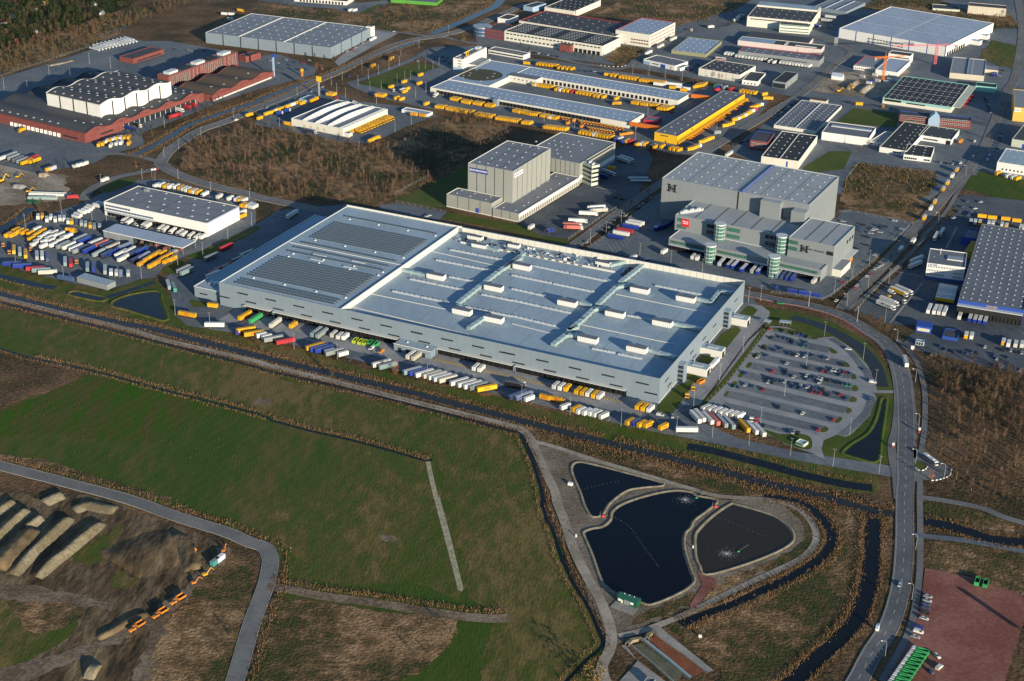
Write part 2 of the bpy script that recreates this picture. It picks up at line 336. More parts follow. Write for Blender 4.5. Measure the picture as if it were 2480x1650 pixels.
area('haul_track', 'track', ZF+.07, '03', '-60,1500 400,1360 800,1230 1080,1080 1290,990 1480,840 1600,690 1760,590 1880,430 1960,470 1850,600 1700,760 1500,950 1420,1080 1330,1300 1220,1620 1120,1620 1230,1300 1270,1150 1100,1200 700,1400 300,1540 -60,1640')
area('haul_track', 'track', ZF+.06, '03', '-60,730 300,760 700,840 960,940 940,980 600,900 -60,860')
# pond field
area('pond_ground', 'pond_soil', ZF+.04, '22', '130,950 230,1040 480,1100 700,1180 1200,1340 1900,1566 23: 2160,30 33: 100,20 300,120 420,260 430,380 330,520 120,650 -30,720 23: 1700,840 1500,960 1260,1080 1000,1180 860,1260 760,1100 640,800 460,420 360,0 22: 330,1400')
area('pond_grass', 'rough', ZF+.06, '33', '150,40 300,130 400,290 395,410 250,540 0,650 23: 2100,640 1500,940 1100,1080 1010,1090 1060,1020 1300,900 1700,740 2160,560 33: 0,560 200,470 300,340 280,230 150,110', sm=2, key='pond_grass')
area('dry_meadow', 'rough', ZF+.02, '23', '1290,1100 1420,1040 2000,800 2160,740 33: 0,780 250,660 540,520 620,400 600,300 480,160 330,60 700,90 800,140 820,400 740,850 600,1100 350,1340 80,1566 -100,1640 23: 1600,1640 1760,1500', key='pond_meadow')
area('dry_meadow', 'rough', ZF, '22', '-20,850 500,990 1000,1130 1500,1270 2000,1390 2357,1450 32: 300,1560 33: 480,10 850,120 780,150 400,20 32: -20,1566 22: 2200,1566 1700,1420 1200,1290 700,1150 250,1030 130,940', key='south_bank')
area('canal_bank', 'grass_dull', ZF, '01', '-60,900 600,1070 990,1160 1300,1060 1420,1050 1520,1160 1620,1390 1900,1480 02: 2357,100 12: 0,100 700,270 1340,430 2060,600 22: 0,650 600,790 1400,950 2357,1100 32: 1000,1260 1000,1500 500,1480 0,1380 22: 1900,1270 1000,1080 0,800 12: 1400,540 700,370 0,200 02: 1500,-10 01: 880,1390 -60,1145', key='canal_bank')
# bank beside the parking lot and roads
area('verge', 'lawn', ZF+.06, 'a', '200,130 420,180 700,230 1000,310 1300,480 1480,680 1560,860 1590,1000 1580,1300 1520,1500 1600,1660 1100,1700 880,1620 870,1480 1000,1380 1330,1190 1400,1020 1420,900 1320,720 1170,540 1000,450 850,460 560,350 380,340 400,250')
area('waste_field', 'rough', ZF, '31', '690,170 830,-20 1500,50 1570,110 1350,540 1300,560 830,430 680,380', key='waste_right')
area('field', 'grass', ZF, '31', '1800,220 1930,45 2480,170 2480,330 2200,330')
area('waste_field', 'rough', ZR, '20', '730,150 1090,-40 2130,-40 2060,130 1970,250 1500,310 1520,200 1200,160', key='waste_top')
area('waste_field', 'rough', ZF, '10', '-20,40 400,60 820,130 1040,140 1250,60 1700,-40 2160,-20 2100,100 1560,320 1060,260 0,110', key='waste_topleft')
area('birch_ground', 'rough', ZF, 'f', '425,335 600,285 680,300 850,340 930,320 1080,258 1180,300 1150,345 1080,385 960,440 870,475 790,468 640,455 480,420 415,390', key='birch_wood')
area('wood_ground', 'scrub', ZF, '32', '1290,110 1500,220 2480,420 2480,1660 33: 2240,160 1340,-40 32: 1460,1480 1700,1300 1460,1080 1470,600 1400,330', key='right_wood')
area('dry_meadow', 'rough', ZF+.02, '33', '1330,60 1500,80 2000,200 2140,250 2080,330 1900,340 1370,240', key='right_small')
area('dry_meadow', 'rough', ZF, '33', '1330,390 2000,420 2260,520 2260,900 1700,680 1330,615', key='right_low')
area('red_lot', 'red_clay', ZF+.05, '33', '1325,615 1700,690 1900,760 2150,840 2180,1000 2050,1400 1980,1640 900,1640 1170,1260 1290,900', kind='structure')
area('depot_slope', 'rough', ZF, '00', '-40,470 640,240 1150,80 1500,60 1300,170 1080,310 480,560 -40,700', key='slope')
area('forest_floor', 'forest_floor', ZF+.02, '00', '-90,-120 1450,-120 1180,60 900,160 640,260 -90,480')
# yards
area('yard', 'asphalt', ZY, '01', '-80,670 320,500 780,340 1000,230 1250,140 1500,130 2357,330 2357,640 1850,880 1680,850 1500,950 1420,1040 1300,1050 990,1155 600,1075 0,920 -80,905')
area('yard', 'asphalt', ZY+.02, 'f', '383,640 402,615 500,575 640,485 800,470 1240,555 1700,640 1745,705 1740,760 1600,900 1590,960 1700,1010 1830,1040 2065,1075 2060,1100 1840,1062 1560,1005 1480,990 1000,875 760,815 590,775 430,750 405,725')
area('car_park', 'pavers', ZY+.05, 'a', '370,350 560,360 850,470 1010,455 1180,560 1330,720 1420,880 1425,965 1640,965 1640,995 1400,990 1420,1040 1360,1200 1200,1370 1130,1410 1050,1385 920,1440 900,1520 930,1620 800,1560 560,1480 300,1340 -300,1250 -250,1150 0,780 200,500')
area('side_yard', 'pavers', ZY+.05, 'a', '190,140 330,160 410,220 400,280 330,350 200,480 0,760 -260,1110 -560,1110 -320,840 -60,560 60,430 200,300 300,200')
area('yard', 'asphalt', ZY, '00', '-90,750 450,590 900,440 1120,330 1320,380 1560,380 2020,460 2357,520 10: 200,500 560,620 540,690 160,790 00: 2357,830 1950,970 1870,1010 1300,1230 1330,1340 1000,1430 880,1500 350,1600 -90,1500')
area('yard', 'asphalt', ZY, '10', '830,770 930,770 1200,830 1340,740 1690,620 1480,500 1700,440 1850,430 2150,420 2357,420 20: 160,540 400,560 900,650 1300,700 1700,790 2000,800 2357,850 2357,950 2250,1100 1850,1420 1500,1430 1100,1320 10: 2357,1130 1650,1010 1560,1000 1350,950 1100,890 900,810', key='depot_yard')
area('yard', 'asphalt', ZY, '10', '-20,1150 60,960 400,850 560,800 640,820 900,930 1350,980 1640,1030 1650,1075 1380,1170 1060,1325 800,1315 560,1260 250,1200')
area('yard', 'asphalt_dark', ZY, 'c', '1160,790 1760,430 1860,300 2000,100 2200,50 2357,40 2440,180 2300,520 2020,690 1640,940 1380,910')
area('yard', 'asphalt', ZY, 'c', '-160,620 0,600 480,690 400,765 0,690 -160,650')
area('yard', 'asphalt', ZY, '21', '700,770 1370,250 1420,480 1700,300 2357,300 31: 0,300 620,500 700,410 830,430 1330,530 1290,600 560,1220 500,1240 0,1150 21: 2357,1160 1500,930 1100,850')
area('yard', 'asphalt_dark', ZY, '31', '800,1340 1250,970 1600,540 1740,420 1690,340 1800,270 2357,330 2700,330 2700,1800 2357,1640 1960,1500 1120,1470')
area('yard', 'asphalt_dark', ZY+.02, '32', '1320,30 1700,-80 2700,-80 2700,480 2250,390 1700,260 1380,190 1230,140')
area('district_yard', 'asphalt', ZR+.03, 'f', '1250,95 1440,60 1560,60 1700,20 1760,-20 2400,-20 2400,470 2230,400 2110,480 1900,440 1690,355 1680,345 1840,225 1700,200 1450,155 1100,110 1090,60')
area('site_ground', 'building_site', ZY, '01', '-80,-60 140,0 640,110 600,200 640,280 560,330 330,350 0,380 -80,410', key='site')
area('site_ground', 'building_site', ZY, '30', '410,850 560,680 800,660 1300,640 1300,690 1100,900 900,900')
area('yard', 'pavers', ZY, '10', '1040,260 1320,300 1240,350 1130,400 760,610 720,570 800,500 1060,360')
area('yard', 'asphalt', ZY, '10', '-20,0 420,0 960,30 1240,0 1200,40 1000,125 850,115 700,80 400,60')
area('waste_field', 'rough', ZF, '20', '840,540 1010,420 1200,440 1240,480 1150,560 1000,620', key='waste_mid')
area('lawn', 'lawn', ZL, '30', '620,1130 790,1000 1200,1040 1180,1180 1010,1165')
area('lawn', 'lawn', ZL, '30', '570,1395 320,1550 380,1600 700,1560 770,1400')
area('lawn', 'grass_dull', ZL, '30', '1940,530 2060,370 2330,430 2320,640 2100,600')
area('waste_field', 'rough', ZL, '30', '860,85 1000,-30 1500,-30 1850,110 2240,150 2330,265 1900,270 1880,180', key='waste_ne')
area('lawn', 'lawn', ZF, '10', '930,810 1050,720 1450,580 1620,600 1690,620 1340,740 1190,835')
area('lawn', 'lawn', ZL, '10', '950,120 1130,40 1180,40 1030,130')
area('lawn', 'lawn', ZF, 'c', '-20,540 330,330 560,220 700,180 690,470 480,640 350,640 -20,570')
area('lawn', 'lawn', ZF, 'c', '430,740 500,690 1160,800 1380,905 1640,945 1600,1000 900,830')
area('lawn', 'lawn', ZL, '01', '1690,848 1850,790 2357,560 2400,590 2300,645 1870,875')
area('lawn', 'lawn', ZL, '01', '1475,980 1640,882 1785,912 1730,962 1640,1012', sm=2)
area('lawn', 'lawn', ZL, '01', '1750,1240 1900,1270 1915,1300 1800,1315 1760,1290', sm=2)
area('lawn', 'lawn', ZL, '01', '910,225 1080,140 1180,120 1260,150 1080,230 960,260', sm=2)
for s_ in ('1340,700 1350,690 1530,510 1640,470 1700,440 1580,640 1470,770 1330,760', '1610,460 1620,390 1760,440 1690,490', '1690,310 1760,220 1895,240 1830,340', '1860,130 1920,40 2060,-40 2110,0 1960,190'):
    area('lawn', 'lawn', ZL, '22', s_)
area('lawn', 'lawn', ZL, 'a', '120,240 190,165 250,170 290,210 200,320 130,360')
area('hedge_strip', 'lawn', ZL+.02, 'a', '370,340 410,330 420,350 200,640 0,900 -280,1180 -310,1170 0,820')
area('lawn', 'lawn', ZL+.02, 'a', '340,1330 500,1380 720,1380 800,1420 810,1500 760,1530 600,1490 450,1420', sm=2)
for s_ in ('390,480 420,445 450,450 430,480', '320,570 340,530 380,535 360,570', '240,650 270,610 315,615 290,655', '180,745 205,705 245,705 215,750', '105,840 130,795 165,795 145,840', '35,930 60,885 100,885 75,935', '-30,1020 0,975 25,980 0,1020',
           '980,560 1055,605 1020,618 985,600', '1120,690 1170,730 1160,745 1120,740', '1200,805 1230,830 1225,860 1180,855', '1210,915 1248,940 1240,972 1185,968', '1190,1020 1235,1045 1220,1078 1155,1070', '1150,1130 1190,1150 1170,1182 1130,1178', '1070,1215 1100,1235 1060,1275 1025,1268', '930,1305 970,1330 940,1362 890,1358', '460,370 600,385 780,430 860,475 830,484 700,455 440,385'):
    area('planted_island', 'lawn', ZL+.03, 'a', s_, sm=2)
# water
def pond(name, m, t, s, berm=.9, sm=4, bm='shore', hb=.7, bermkind=True):
    p = smooth(PTS(t, s), sm, True); ar = sum(p[i-1].x*p[i].y-p[i].x*p[i-1].y for i in range(len(p)))
    if ar < 0: p.reverse()
    o = tag(obj(name, fillmesh(name, p, ZW, m)), kind='structure')
    if berm:
        rings = [(offs(p, .6, True), ZW-.02), (offs(p, -berm*.6, True), hb), (offs(p, -berm, True), hb), (offs(p, -berm*1.9, True), .1)]
        V = []; F = []; n = len(p)
        for r, z in rings: V += [(q.x, q.y, z) for q in r]
        for j in range(3):
            for i in range(n):
                k = (i+1) % n; F.append((j*n+i, j*n+n+i, j*n+n+k, j*n+k))
        me = bpy.data.meshes.new('bank'); me.from_pydata(V, [], F); me.materials.append(MT[bm]); me.update()
        tag(obj('pond_bank', me), kind='structure')
    return o
pond('pond', 'water_pond', 'f', '1317,1085 1328,1066 1365,1071 1440,1090 1527,1115 1480,1122 1440,1130 1400,1160 1384,1185 1362,1188 1347,1165 1337,1135')
pond('pond', 'water_pond', '23', '835,215 855,140 960,70 1180,0 22: 1500,1485 1650,1500 23: 1560,10 1720,45 1650,120 1530,210 1500,270 1450,325 1440,420 1455,500 1500,640 1527,705 1505,755 1400,825 1180,915 1080,895 890,830 800,770 750,700 680,500 620,360 612,315 680,288 770,270')
pond('pond', 'water_brown', '23', '1840,85 1900,85 2160,160 2270,215 2345,290 2365,370 2310,430 2160,505 1900,600 1640,665 1590,600 1562,540 1552,470 1552,350 1590,285 1700,180')
pond('pond', 'water', '01', '1030,1285 1160,1212 1440,1168 1475,1250 1530,1425 1400,1400 1200,1340', berm=1.4, bm='grass_dull', hb=.9)
pond('pond', 'water', '01', '640,1190 700,1168 860,1200 960,1222 940,1252 800,1232', berm=1.2, bm='grass_dull', hb=.8)
pond('pond', 'water', '32', '700,1120 780,1050 920,960 1000,830 1045,660 1062,632 1080,645 1060,800 1030,1000 1000,1200 850,1182 712,1140', berm=1.2, bm='lawn', hb=.6)
strip('moat', 'water_canal', ZW, 9, 'a', '620,270 800,320 1000,400 1180,500 1330,620 1420,750 1450,860 1475,940', key='moat')
strip('ditch', 'water', ZW, 8, '22', '1620,1075 1850,1115 2357,1245 32: 300,1330 700,1420 960,1455', key='ditch_low')
strip('ditch', 'water', ZW, 7, '01', '-60,1010 180,1070 400,1120 510,1135 560,1095', key='ditch_west')
strip('ditch', 'water', ZW, 4.5, '01', '940,1235 1150,1170 1430,1080', key='ditch_fork')
strip('canal', 'water_canal', ZW, 7.0, '01', '-90,1165 0,1190 600,1345 1100,1455 02: 1430,-5 2357,235 12: 0,240 700,405 1400,570 2357,815 22: 0,820 600,970 1200,1115 1700,1240 2357,1415 32: 300,1480 33: 470,10 800,110 1060,160', key='canal')
strip('canal', 'water', ZW, 8, '33', '850,120 885,230 875,500 850,750 770,1000 640,1180 390,1410 170,1620', key='canal_down')
strip('ditch', 'water', ZW+.02, 1.8, '01', '-90,1240 0,1265 600,1415 950,1500 02: 1500,125 2357,340 12: 0,350 700,510 1400,680 2357,935 22: 70,960 140,1090 190,1200 240,1360 290,1566 23: 250,60 300,220 340,280 430,560 530,760 640,940 720,1120 765,1230 740,1300 620,1400 450,1580', key='thin_ditch')
strip('moat', 'water', ZW+.01, 5, '33', '-30,10 160,30 330,90 470,220 540,350 500,470 350,600 120,730 -30,795 23: 1900,905 1640,1000 1420,1090', key='moat_pond')
strip('canal', 'water', ZW, 8, '33', '1320,225 1500,255 1700,310 1900,375 2240,400', key='canal_east')
strip('ditch', 'water', ZW, 7, '00', '-40,690 20,670', sm=0)
strip('ditch', 'water', ZW, 4, '00', '900,340 1000,300 1160,250', sm=2)
strip('canal', 'water_canal', ZW, 8, '00', '1230,1440 1500,1300 1750,1150 2000,1060 2357,945 10: 0,940 220,850 500,750 700,680 1100,510 1500,380', key='canal_north')
strip('canal', 'water_canal', ZW, 12, '10', '1620,310 1850,220 2050,130 2200,60 2260,-10', key='canal_north2')
strip('ditch', 'water', ZW, 9, '01', '-60,640 0,600 170,500 290,400', sm=2, key='ditch_site')
strip('ditch', 'water', ZW, 2, '12', '130,830 500,930 900,1020 1300,1130 1560,1205 1640,1220 13: 1600,80 1640,260 1710,480 1790,760 1840,930', sm=3, key='hedge_ditch')
strip('ditch', 'water', ZW, 1.6, '02', '-60,150 300,260 850,375 1500,550 2357,770 12: 130,830', sm=3, key='hedge_line')
# roads
R1 = '33: 640,1750 760,1560 880,1330 1010,1130 1090,900 1130,700 1150,400 1152,0 32: 1270,1400 1262,1200 1268,900 1255,600 1225,400 1165,225 1070,100 950,25 31: 700,1395 400,1300 0,1225 21: 1700,1080'
strip('road', 'road_dark', ZRD, 9.2, '33', R1, key='R1')
strip('lane', 'road', ZRD+.03, 4.6, '32', '1330,1180 1325,1060 1335,900 1320,650 1290,430 1225,240 1140,120', key='L1')
strip('footpath', 'road', ZRD+.02, 3.4, '33', '960,1570 1100,1330 1190,1150 1240,950 1275,700 1285,400 1280,0 32: 1400,1450 1390,1250 1420,1060 1440,900 1445,600 1410,420 1360,280 1250,150 1180,80', key='FP1')
strip('lane', 'road', ZRD+.03, 5.0, '32', '1200,1560 1180,1350 1150,1200 1140,1050 1180,880 1195,600 1165,380 1110,220 1020,110 900,25 31: 760,1440', key='L2')
strip('footpath', 'road', ZRD+.01, 5.0, '33', '1300,20 1500,50 1800,110 2000,190 2240,260', key='FP2')
strip('footpath', 'asphalt', ZRD+.01, 5.0, '33', '1240,340 1400,355 1700,390 2240,490', key='FP3')
area('turning_place', 'road', ZRD+.01, '32', '1280,1060 1350,1080 1430,1140 1560,1190 1660,1260 1690,1310 1660,1360 1560,1385 1420,1380 1280,1380', sm=2)
area('traffic_island', 'lawn', ZRD+.13, '32', '1350,1250 1370,1210 1420,1220 1465,1260 1440,1290 1370,1285', sm=3)
strip('road', 'road', ZRD+.02, 9, '31', '680,1330 800,1180 900,1080 1150,830 1350,600 1500,440 1700,200 1850,30 30: 1900,1480 1980,1390 2060,1200 2200,850 2280,700 2340,300 2300,-20', key='R2')
strip('footpath', 'road', ZRD+.01, 3.4, '31', '720,1340 850,1250 1080,1040 1330,800 1450,640 1640,430 1760,230 1880,60', key='FP4')
strip('road', 'road', ZRD+.01, 9, '21', '430,830 600,720 900,500 1150,320 1400,150 1800,-130 20: 1780,1390 2357,1060 30: 0,1050 330,850 620,590 740,530 760,470 600,390 400,340', key='R3')
strip('road', 'road', ZRD, 11, '11', '820,480 600,420 0,295 01: 2357,285 1900,180 1600,70 1500,0 00: 1480,1500 1560,1390 1700,1290 1850,1200 2100,1115 2357,1000 10: 0,1000 300,880 560,750 800,650 1100,490 1400,380 1700,330 2000,250 2300,120 2480,40', key='R4')
strip('road', 'road', ZRD+.02, 9, '01', '1520,10 1350,60 1100,110 900,190 800,260 770,330', key='R5')
strip('road', 'road', ZRD+.01, 7, '00', '1480,1500 1300,1450 1080,1420 700,1440', key='R6')
strip('road', 'road', ZRD+.01, 8, '10', '1580,350 1750,350 2000,400 2357,420 20: 200,480 600,580 800,610 950,640 1080,610 1180,520 1400,380 1560,320 1700,270 1950,255 2357,300', key='R7')
strip('road', 'road', ZRD+.01, 7, '10', '1060,275 1400,310 1600,340', key='R8')
strip('road', 'road', ZRD+.01, 6.5, '10', '560,745 400,730 200,650 0,570', key='R9')
strip('road', 'asphalt', ZRD+.01, 8, '10', '860,770 1100,690 1450,545 1600,460 1720,440 1850,460 1860,480', key='R10')
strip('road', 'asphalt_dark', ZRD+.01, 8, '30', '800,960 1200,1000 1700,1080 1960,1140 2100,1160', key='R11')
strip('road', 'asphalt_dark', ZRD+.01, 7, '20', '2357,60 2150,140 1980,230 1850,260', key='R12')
strip('farm_road', 'road', ZRD, 8.0, '02', '-80,1225 0,1250 700,1430 1200,1566 03: 1000,55 1500,185 1900,310 2110,400 13: 70,440 120,530 115,620 90,740 40,880 03: 2120,1100 2010,1480 1960,1640', key='R13')
strip('track', 'track', ZRD, 7, '13', '90,770 300,800 600,860 1000,910 1300,960 1700,1020 2000,1045 2150,1030', key='T1')
strip('track', 'gravel_track', ZRD, 5.5, '01', '-60,1215 0,1228 600,1375 1200,1520 02: 1500,90 2357,290 12: 0,300 700,470 1400,650 2357,885 22: 60,905 150,970 210,1090 300,1290 400,1500 23: 380,60 450,240 530,480 650,720 750,900 830,1130 830,1290 760,1450 800,1600', key='T2')
strip('track', 'gravel_track', ZRD, 4, '22', '180,1020 400,1080 700,1180 1100,1300 1600,1450 1900,1530 33: 0,40 200,90 320,170 400,300 390,420 270,540 0,670 23: 1900,790 1500,990 1150,1130 900,1190', key='T3')
area('red_gravel', 'red_clay', ZRD+.04, '23', '1560,640 1640,690 1700,700 1720,750 1620,860 1540,960 1500,930 1580,800 1600,740', sm=2)
# kerbs, lines
for k_, o_ in (('R1', 4.75), ('R1', -4.75), ('R2', 4.7), ('R2', -4.7), ('R4', 5.7), ('R4', -5.7), ('R3', 4.7), ('R3', -4.7)): kerb('kerb', k_, o_, .3)
for k_, o_ in (('R13', 4.3), ('R13', -4.3)): kerb('kerb', k_, o_, .35, .40)
dashes('centre_line', 'R1', 0, .25, 4, 6); dashes('edge_line', 'R1', 4.2, .18, 40, 0); dashes('centre_line', 'R4', 0, .2, 4, 6, z=.35); dashes('centre_line', 'R2', 0, .2, 4, 6, z=.38); dashes('centre_line', 'R3', 0, .2, 3, 6, z=.37)
dashes('bike_lane', 'R1', 6.0, 1.8, 60, 0, z=.31, m='marking_red', i0=-40)
# parking lanes (dark bays) with stall lines
def bays(t, a, b, depth, step=2.5, z=.27, side=1, line=.16, dark=True, two=True):
    A, B = G(t, *a), G(t, *b); d = (B-A); L = d.length; d = d/L; n = Vector((-d.y, d.x, 0))*side
    w = depth*(2 if two else 1)
    if dark:
        q = [A-n*(w/2), B-n*(w/2), B+n*(w/2), A+n*(w/2)]; mb = MB(); mb.quad(*[(p.x,p.y,z) for p in q]); me = mb.mesh('parking_bays', MT['asphalt'])
        if (q[1]-q[0]).cross(q[2]-q[1]).z < 0: me.flip_normals()
        tag(obj('parking_bays', me), kind='structure')
    mb = MB(); k = 0.0
    while k <= L:
        c = A+d*k; h = d*(line/2)
        p = [c-n*(w/2)-h, c-n*(w/2)+h, c+n*(w/2)+h, c+n*(w/2)-h]; mb.quad(*[(v.x,v.y,z+.04) for v in p]); k += step
    if two:
        h = n*.1; p = [A-h, B-h, B+h, A+h]; mb.quad(*[(v.x,v.y,z+.06) for v in p])
    tag(obj('stall_lines', mb.mesh('stall_lines', MT['stall'])), kind='structure')
PROWS = [((440,470),(975,585)), ((375,560),(1110,715)), ((310,645),(1180,830)), ((240,730),(1190,945)), ((165,815),(1160,1045)), ((95,912),(1130,1155)), ((10,1000),(1030,1245)), ((-40,1110),(900,1335))]
for a_, b_ in PROWS: bays('a', a_, b_, 5.0)
bays('a', (440,395), (800,470), 5.0, two=False)
bays('a', (360,1300), (660,1375), 5.0, two=False)
_arc = smooth(PTS('a', '985,470 1080,530 1180,610 1270,720 1330,800 1372,880'), 5) 
_arc2 = smooth(PTS('a', '1370,1050 1340,1150 1270,1240 1180,1320 1090,1390'), 5)
for pa in (_arc, _arc2):
    mb = MB(); l = offs(pa, 2.5); r = offs(pa, -2.5)
    me = stripmesh('parking_bays', pa, 5, .27, 'asphalt'); tag(obj('parking_bays', me), kind='structure')
    dist = 0
    for i in range(len(pa)-1):
        sgs = max(1, round((pa[i+1]-pa[i]).length/2.5))
        for k in range(sgs):
            t_ = k/sgs; A = l[i].lerp(l[i+1], t_); B = r[i].lerp(r[i+1], t_); d = (pa[i+1]-pa[i]).normalized()*.08
            mb.quad(*[(v.x,v.y,.31) for v in (A-d, A+d, B+d, B-d)])
    tag(obj('stall_lines', mb.mesh('stall_lines', MT['stall'])), kind='structure')
def line(t, s, w=.25, z=.36, m='marking', name='painted_line'):
    p = PTS(t, s); tag(obj(name, stripmesh(name, p, w, z, m)), kind='structure')
for s_ in ('890,735 935,800', '920,725 970,795', '950,710 1000,785', '985,690 1030,755', '1015,675 1060,740', '1050,660 1080,725'): line('21', s_)
for s_ in ('1120,1460 1420,1090', '1640,770 1740,570', '1050,1080 1230,930'): line('31', s_, 1.6, m='concrete')
line('31', '1180,985 1420,1030', .5); line('c', '1900,450 2090,490', 1.0)
for s_ in ('1480,780 1600,675 1700,690', '1480,790 1700,690', '1690,580 1740,515 1820,520 1690,580', '1990,215 2040,155 2120,165 1990,215', '880,850 910,800', '170,690 200,650'): line('22', s_)
for s_ in ('860,290 905,250 1080,330', '2200,600 2240,560 2357,620'): line('12', s_)
for s_ in ('1600,1180 1640,1170 1670,1230', '2357,590 2160,690 2280,720'): line('01', s_, .2)
for s_ in ('2357,40 2300,0',): line('32', s_)
# ------------------------------------------------------------------ buildings
BOXC = {}
def boxmesh(key, sx, sy, sz, m, mt=None):
    k = (key, round(sx,2), round(sy,2), round(sz,2), m, mt)
    if k not in BOXC:
        mb = MB(); mb.box(-sx/2, -sy/2, 0, sx/2, sy/2, sz, 0, 1 if mt else None, True); BOXC[k] = mb.mesh(key, [MT[m]]+([MT[mt]] if mt else []))
    return BOXC[k]
def winmesh(w, h, gl, fr):
    k = ('win', round(w,2), round(h,2), gl, fr)
    if k not in BOXC:
        mb = MB(); e = min(.12, w*.12); mb.box(-w/2, -.14, 0, w/2, .05, h, 0, None, True)
        mb.box(-w/2+e, -.18, e, w/2-e, -.13, h-e, 1, None, True); BOXC[k] = mb.mesh('window', [MT[fr], MT[gl]])
    return BOXC[k]
def domemesh(w, d, h, m='dome'):
    w, d, h = w*.72, d*.72, h*.6; k = ('dome', round(w,2), round(d,2), round(h,2), m)
    if k not in BOXC:
        mb = MB(); mb.box(-w/2, -d/2, -.3, w/2, d/2, h*.45, 0)
        a, b = w*.42, d*.42; n = len(mb.v)
        mb.v += [(-a,-b,h*.45),(a,-b,h*.45),(a,b,h*.45),(-a,b,h*.45),(-a*.5,-b*.5,h),(a*.5,-b*.5,h),(a*.5,b*.5,h),(-a*.5,b*.5,h)]
        for f in ((0,1,5,4),(1,2,6,5),(2,3,7,6),(3,0,4,7),(4,5,6,7)): mb.f.append(tuple(n+i for i in f)); mb.m.append(0)
        BOXC[k] = mb.mesh('skylight', MT[m])
    return BOXC[k]
class B:
    """a rectangular building: local x along the front, y to the back, origin at the left front corner on the ground"""
    def __init__(s, name, label, t, L, N, Rb, base=None, h=None, wall='wall_white', roof='roof_grey', cope=None, cat='building', par=.5, z0=0.0, parent=None, wname='wall', group=None, keep='LN', thick=.35):
        s.h = h if h is not None else hgt(t, base, N)
        l, n, r = (G(t, *p, s.h+z0) for p in (L, N, Rb)); 
        if keep == 'NR':      # trust the right side's direction
            e = (r-n); e.z = 0; s.d = e.length; e /= s.d; ex = Vector((e.y, -e.x, 0)); s.w = abs((n-l).dot(ex))
        else:
            ex = (n-l); s.w = ex.length; ex /= s.w; e = Vector((-ex.y, ex.x, 0)); s.d = abs((r-n).dot(e))
        s.ex, s.ey = ex, e; o = n-ex*s.w; s.o = Vector((o.x, o.y, z0)); s.rz = math.atan2(ex.y, ex.x); s.z0 = z0
        if parent is None: s.root = thing(name, label, cat, s.o, s.rz, group); s.off = Vector((0,0,0)); s.pr = s.root
        else:
            s.root = parent.root; d = s.o-parent.o
            s.pr = obj(name, None, s.root, (d.dot(parent.ex), d.dot(parent.ey), d.z), s.rz-parent.rz)
        s.par = par; s.wallm = wall
        w, d_, h_, p = s.w, s.d, s.h, thick
        mb = MB(); q = [(0,0),(w,0),(w,d_),(0,d_)]; qi = [(p,p),(w-p,p),(w-p,d_-p),(p,d_-p)]
        for i in range(4):
            j = (i+1) % 4
            mb.quad((*q[i],0),(*q[j],0),(*q[j],h_),(*q[i],h_),0); mb.quad((*q[i],h_),(*q[j],h_),(*qi[j],h_),(*qi[i],h_),1); mb.quad((*qi[j],h_-par-.1),(*qi[i],h_-par-.1),(*qi[i],h_),(*qi[j],h_),1)
        s.part(wname, mb.mesh(wname, [MT[wall], MT[cope or wall]]))
        mb = MB(); mb.quad((p,p,h_-par),(w-p,p,h_-par),(w-p,d_-p,h_-par),(p,d_-p,h_-par)); s.roofo = s.part('roof', mb.mesh('roof', MT[roof]))
        s.rzz = h_-par
    def part(s, name, me, loc=(0,0,0), rz=0.0, parent=None): return obj(name, me, parent or s.pr, loc, rz)
    def face(s, f, x, z, out=0.0):
        """a point on a face: x from the left as seen from outside"""
        if f == 'F': return (x, -out, z), 0.0
        if f == 'R': return (s.w+out, x, z), R(90)
        if f == 'L': return (-out, s.d-x, z), R(-90)
        if f == 'K': return (s.w-x, s.d+out, z), R(180)
    def flen(s, f): return s.w if f in 'FK' else s.d
    def win(s, f, x0, x1, n, z, ww, wh, gl='glass', fr='white', name='window', rows=1, dz=3.3, skip=()):
        me = winmesh(ww, wh, gl, fr)
        for r in range(rows):
            for i in range(n):
                if (r, i) in skip: continue
                x = x0+(x1-x0)*((i+.5)/n); p, rz = s.face(f, x, z+r*dz, .02); s.part(name, me, p, rz)
    def strip(s, f, x0, x1, z, hh, m, name='wall_band', t=.12):
        p, rz = s.face(f, (x0+x1)/2, z, t/2+.01); return s.part(name, boxmesh(name, abs(x1-x0), t, hh, m), p, rz)
    def docks(s, f, x0, x1, n, dw=2.9, dh=3.6, z=1.0, m='dock', fr='dark', name='dock_door', depth=.7, lo=False):
        k = ('dockm', dw, dh, m, fr, depth, z)
        if k not in BOXC:
            mb = MB(); e = .35
            mb.box(-dw/2, -depth, z, -dw/2+e, .05, z+dh, 0, None, True); mb.box(dw/2-e, -depth, z, dw/2, .05, z+dh, 0, None, True); mb.box(-dw/2+e, -depth, z+dh-e, dw/2-e, .05, z+dh, 0, None, True)
            mb.box(-dw/2+e, -.1, z, dw/2-e, .05, z+dh-e, 1); mb.box(-dw/2, -.5, z-.35, dw/2, .05, z-.02, 0)
            BOXC[k] = mb.mesh(name, [MT[fr], MT[m]])
        for i in range(n):
            p, rz = s.face(f, x0+(x1-x0)*((i+.5)/n), 0, .02); s.part(name, BOXC[k], p, rz)
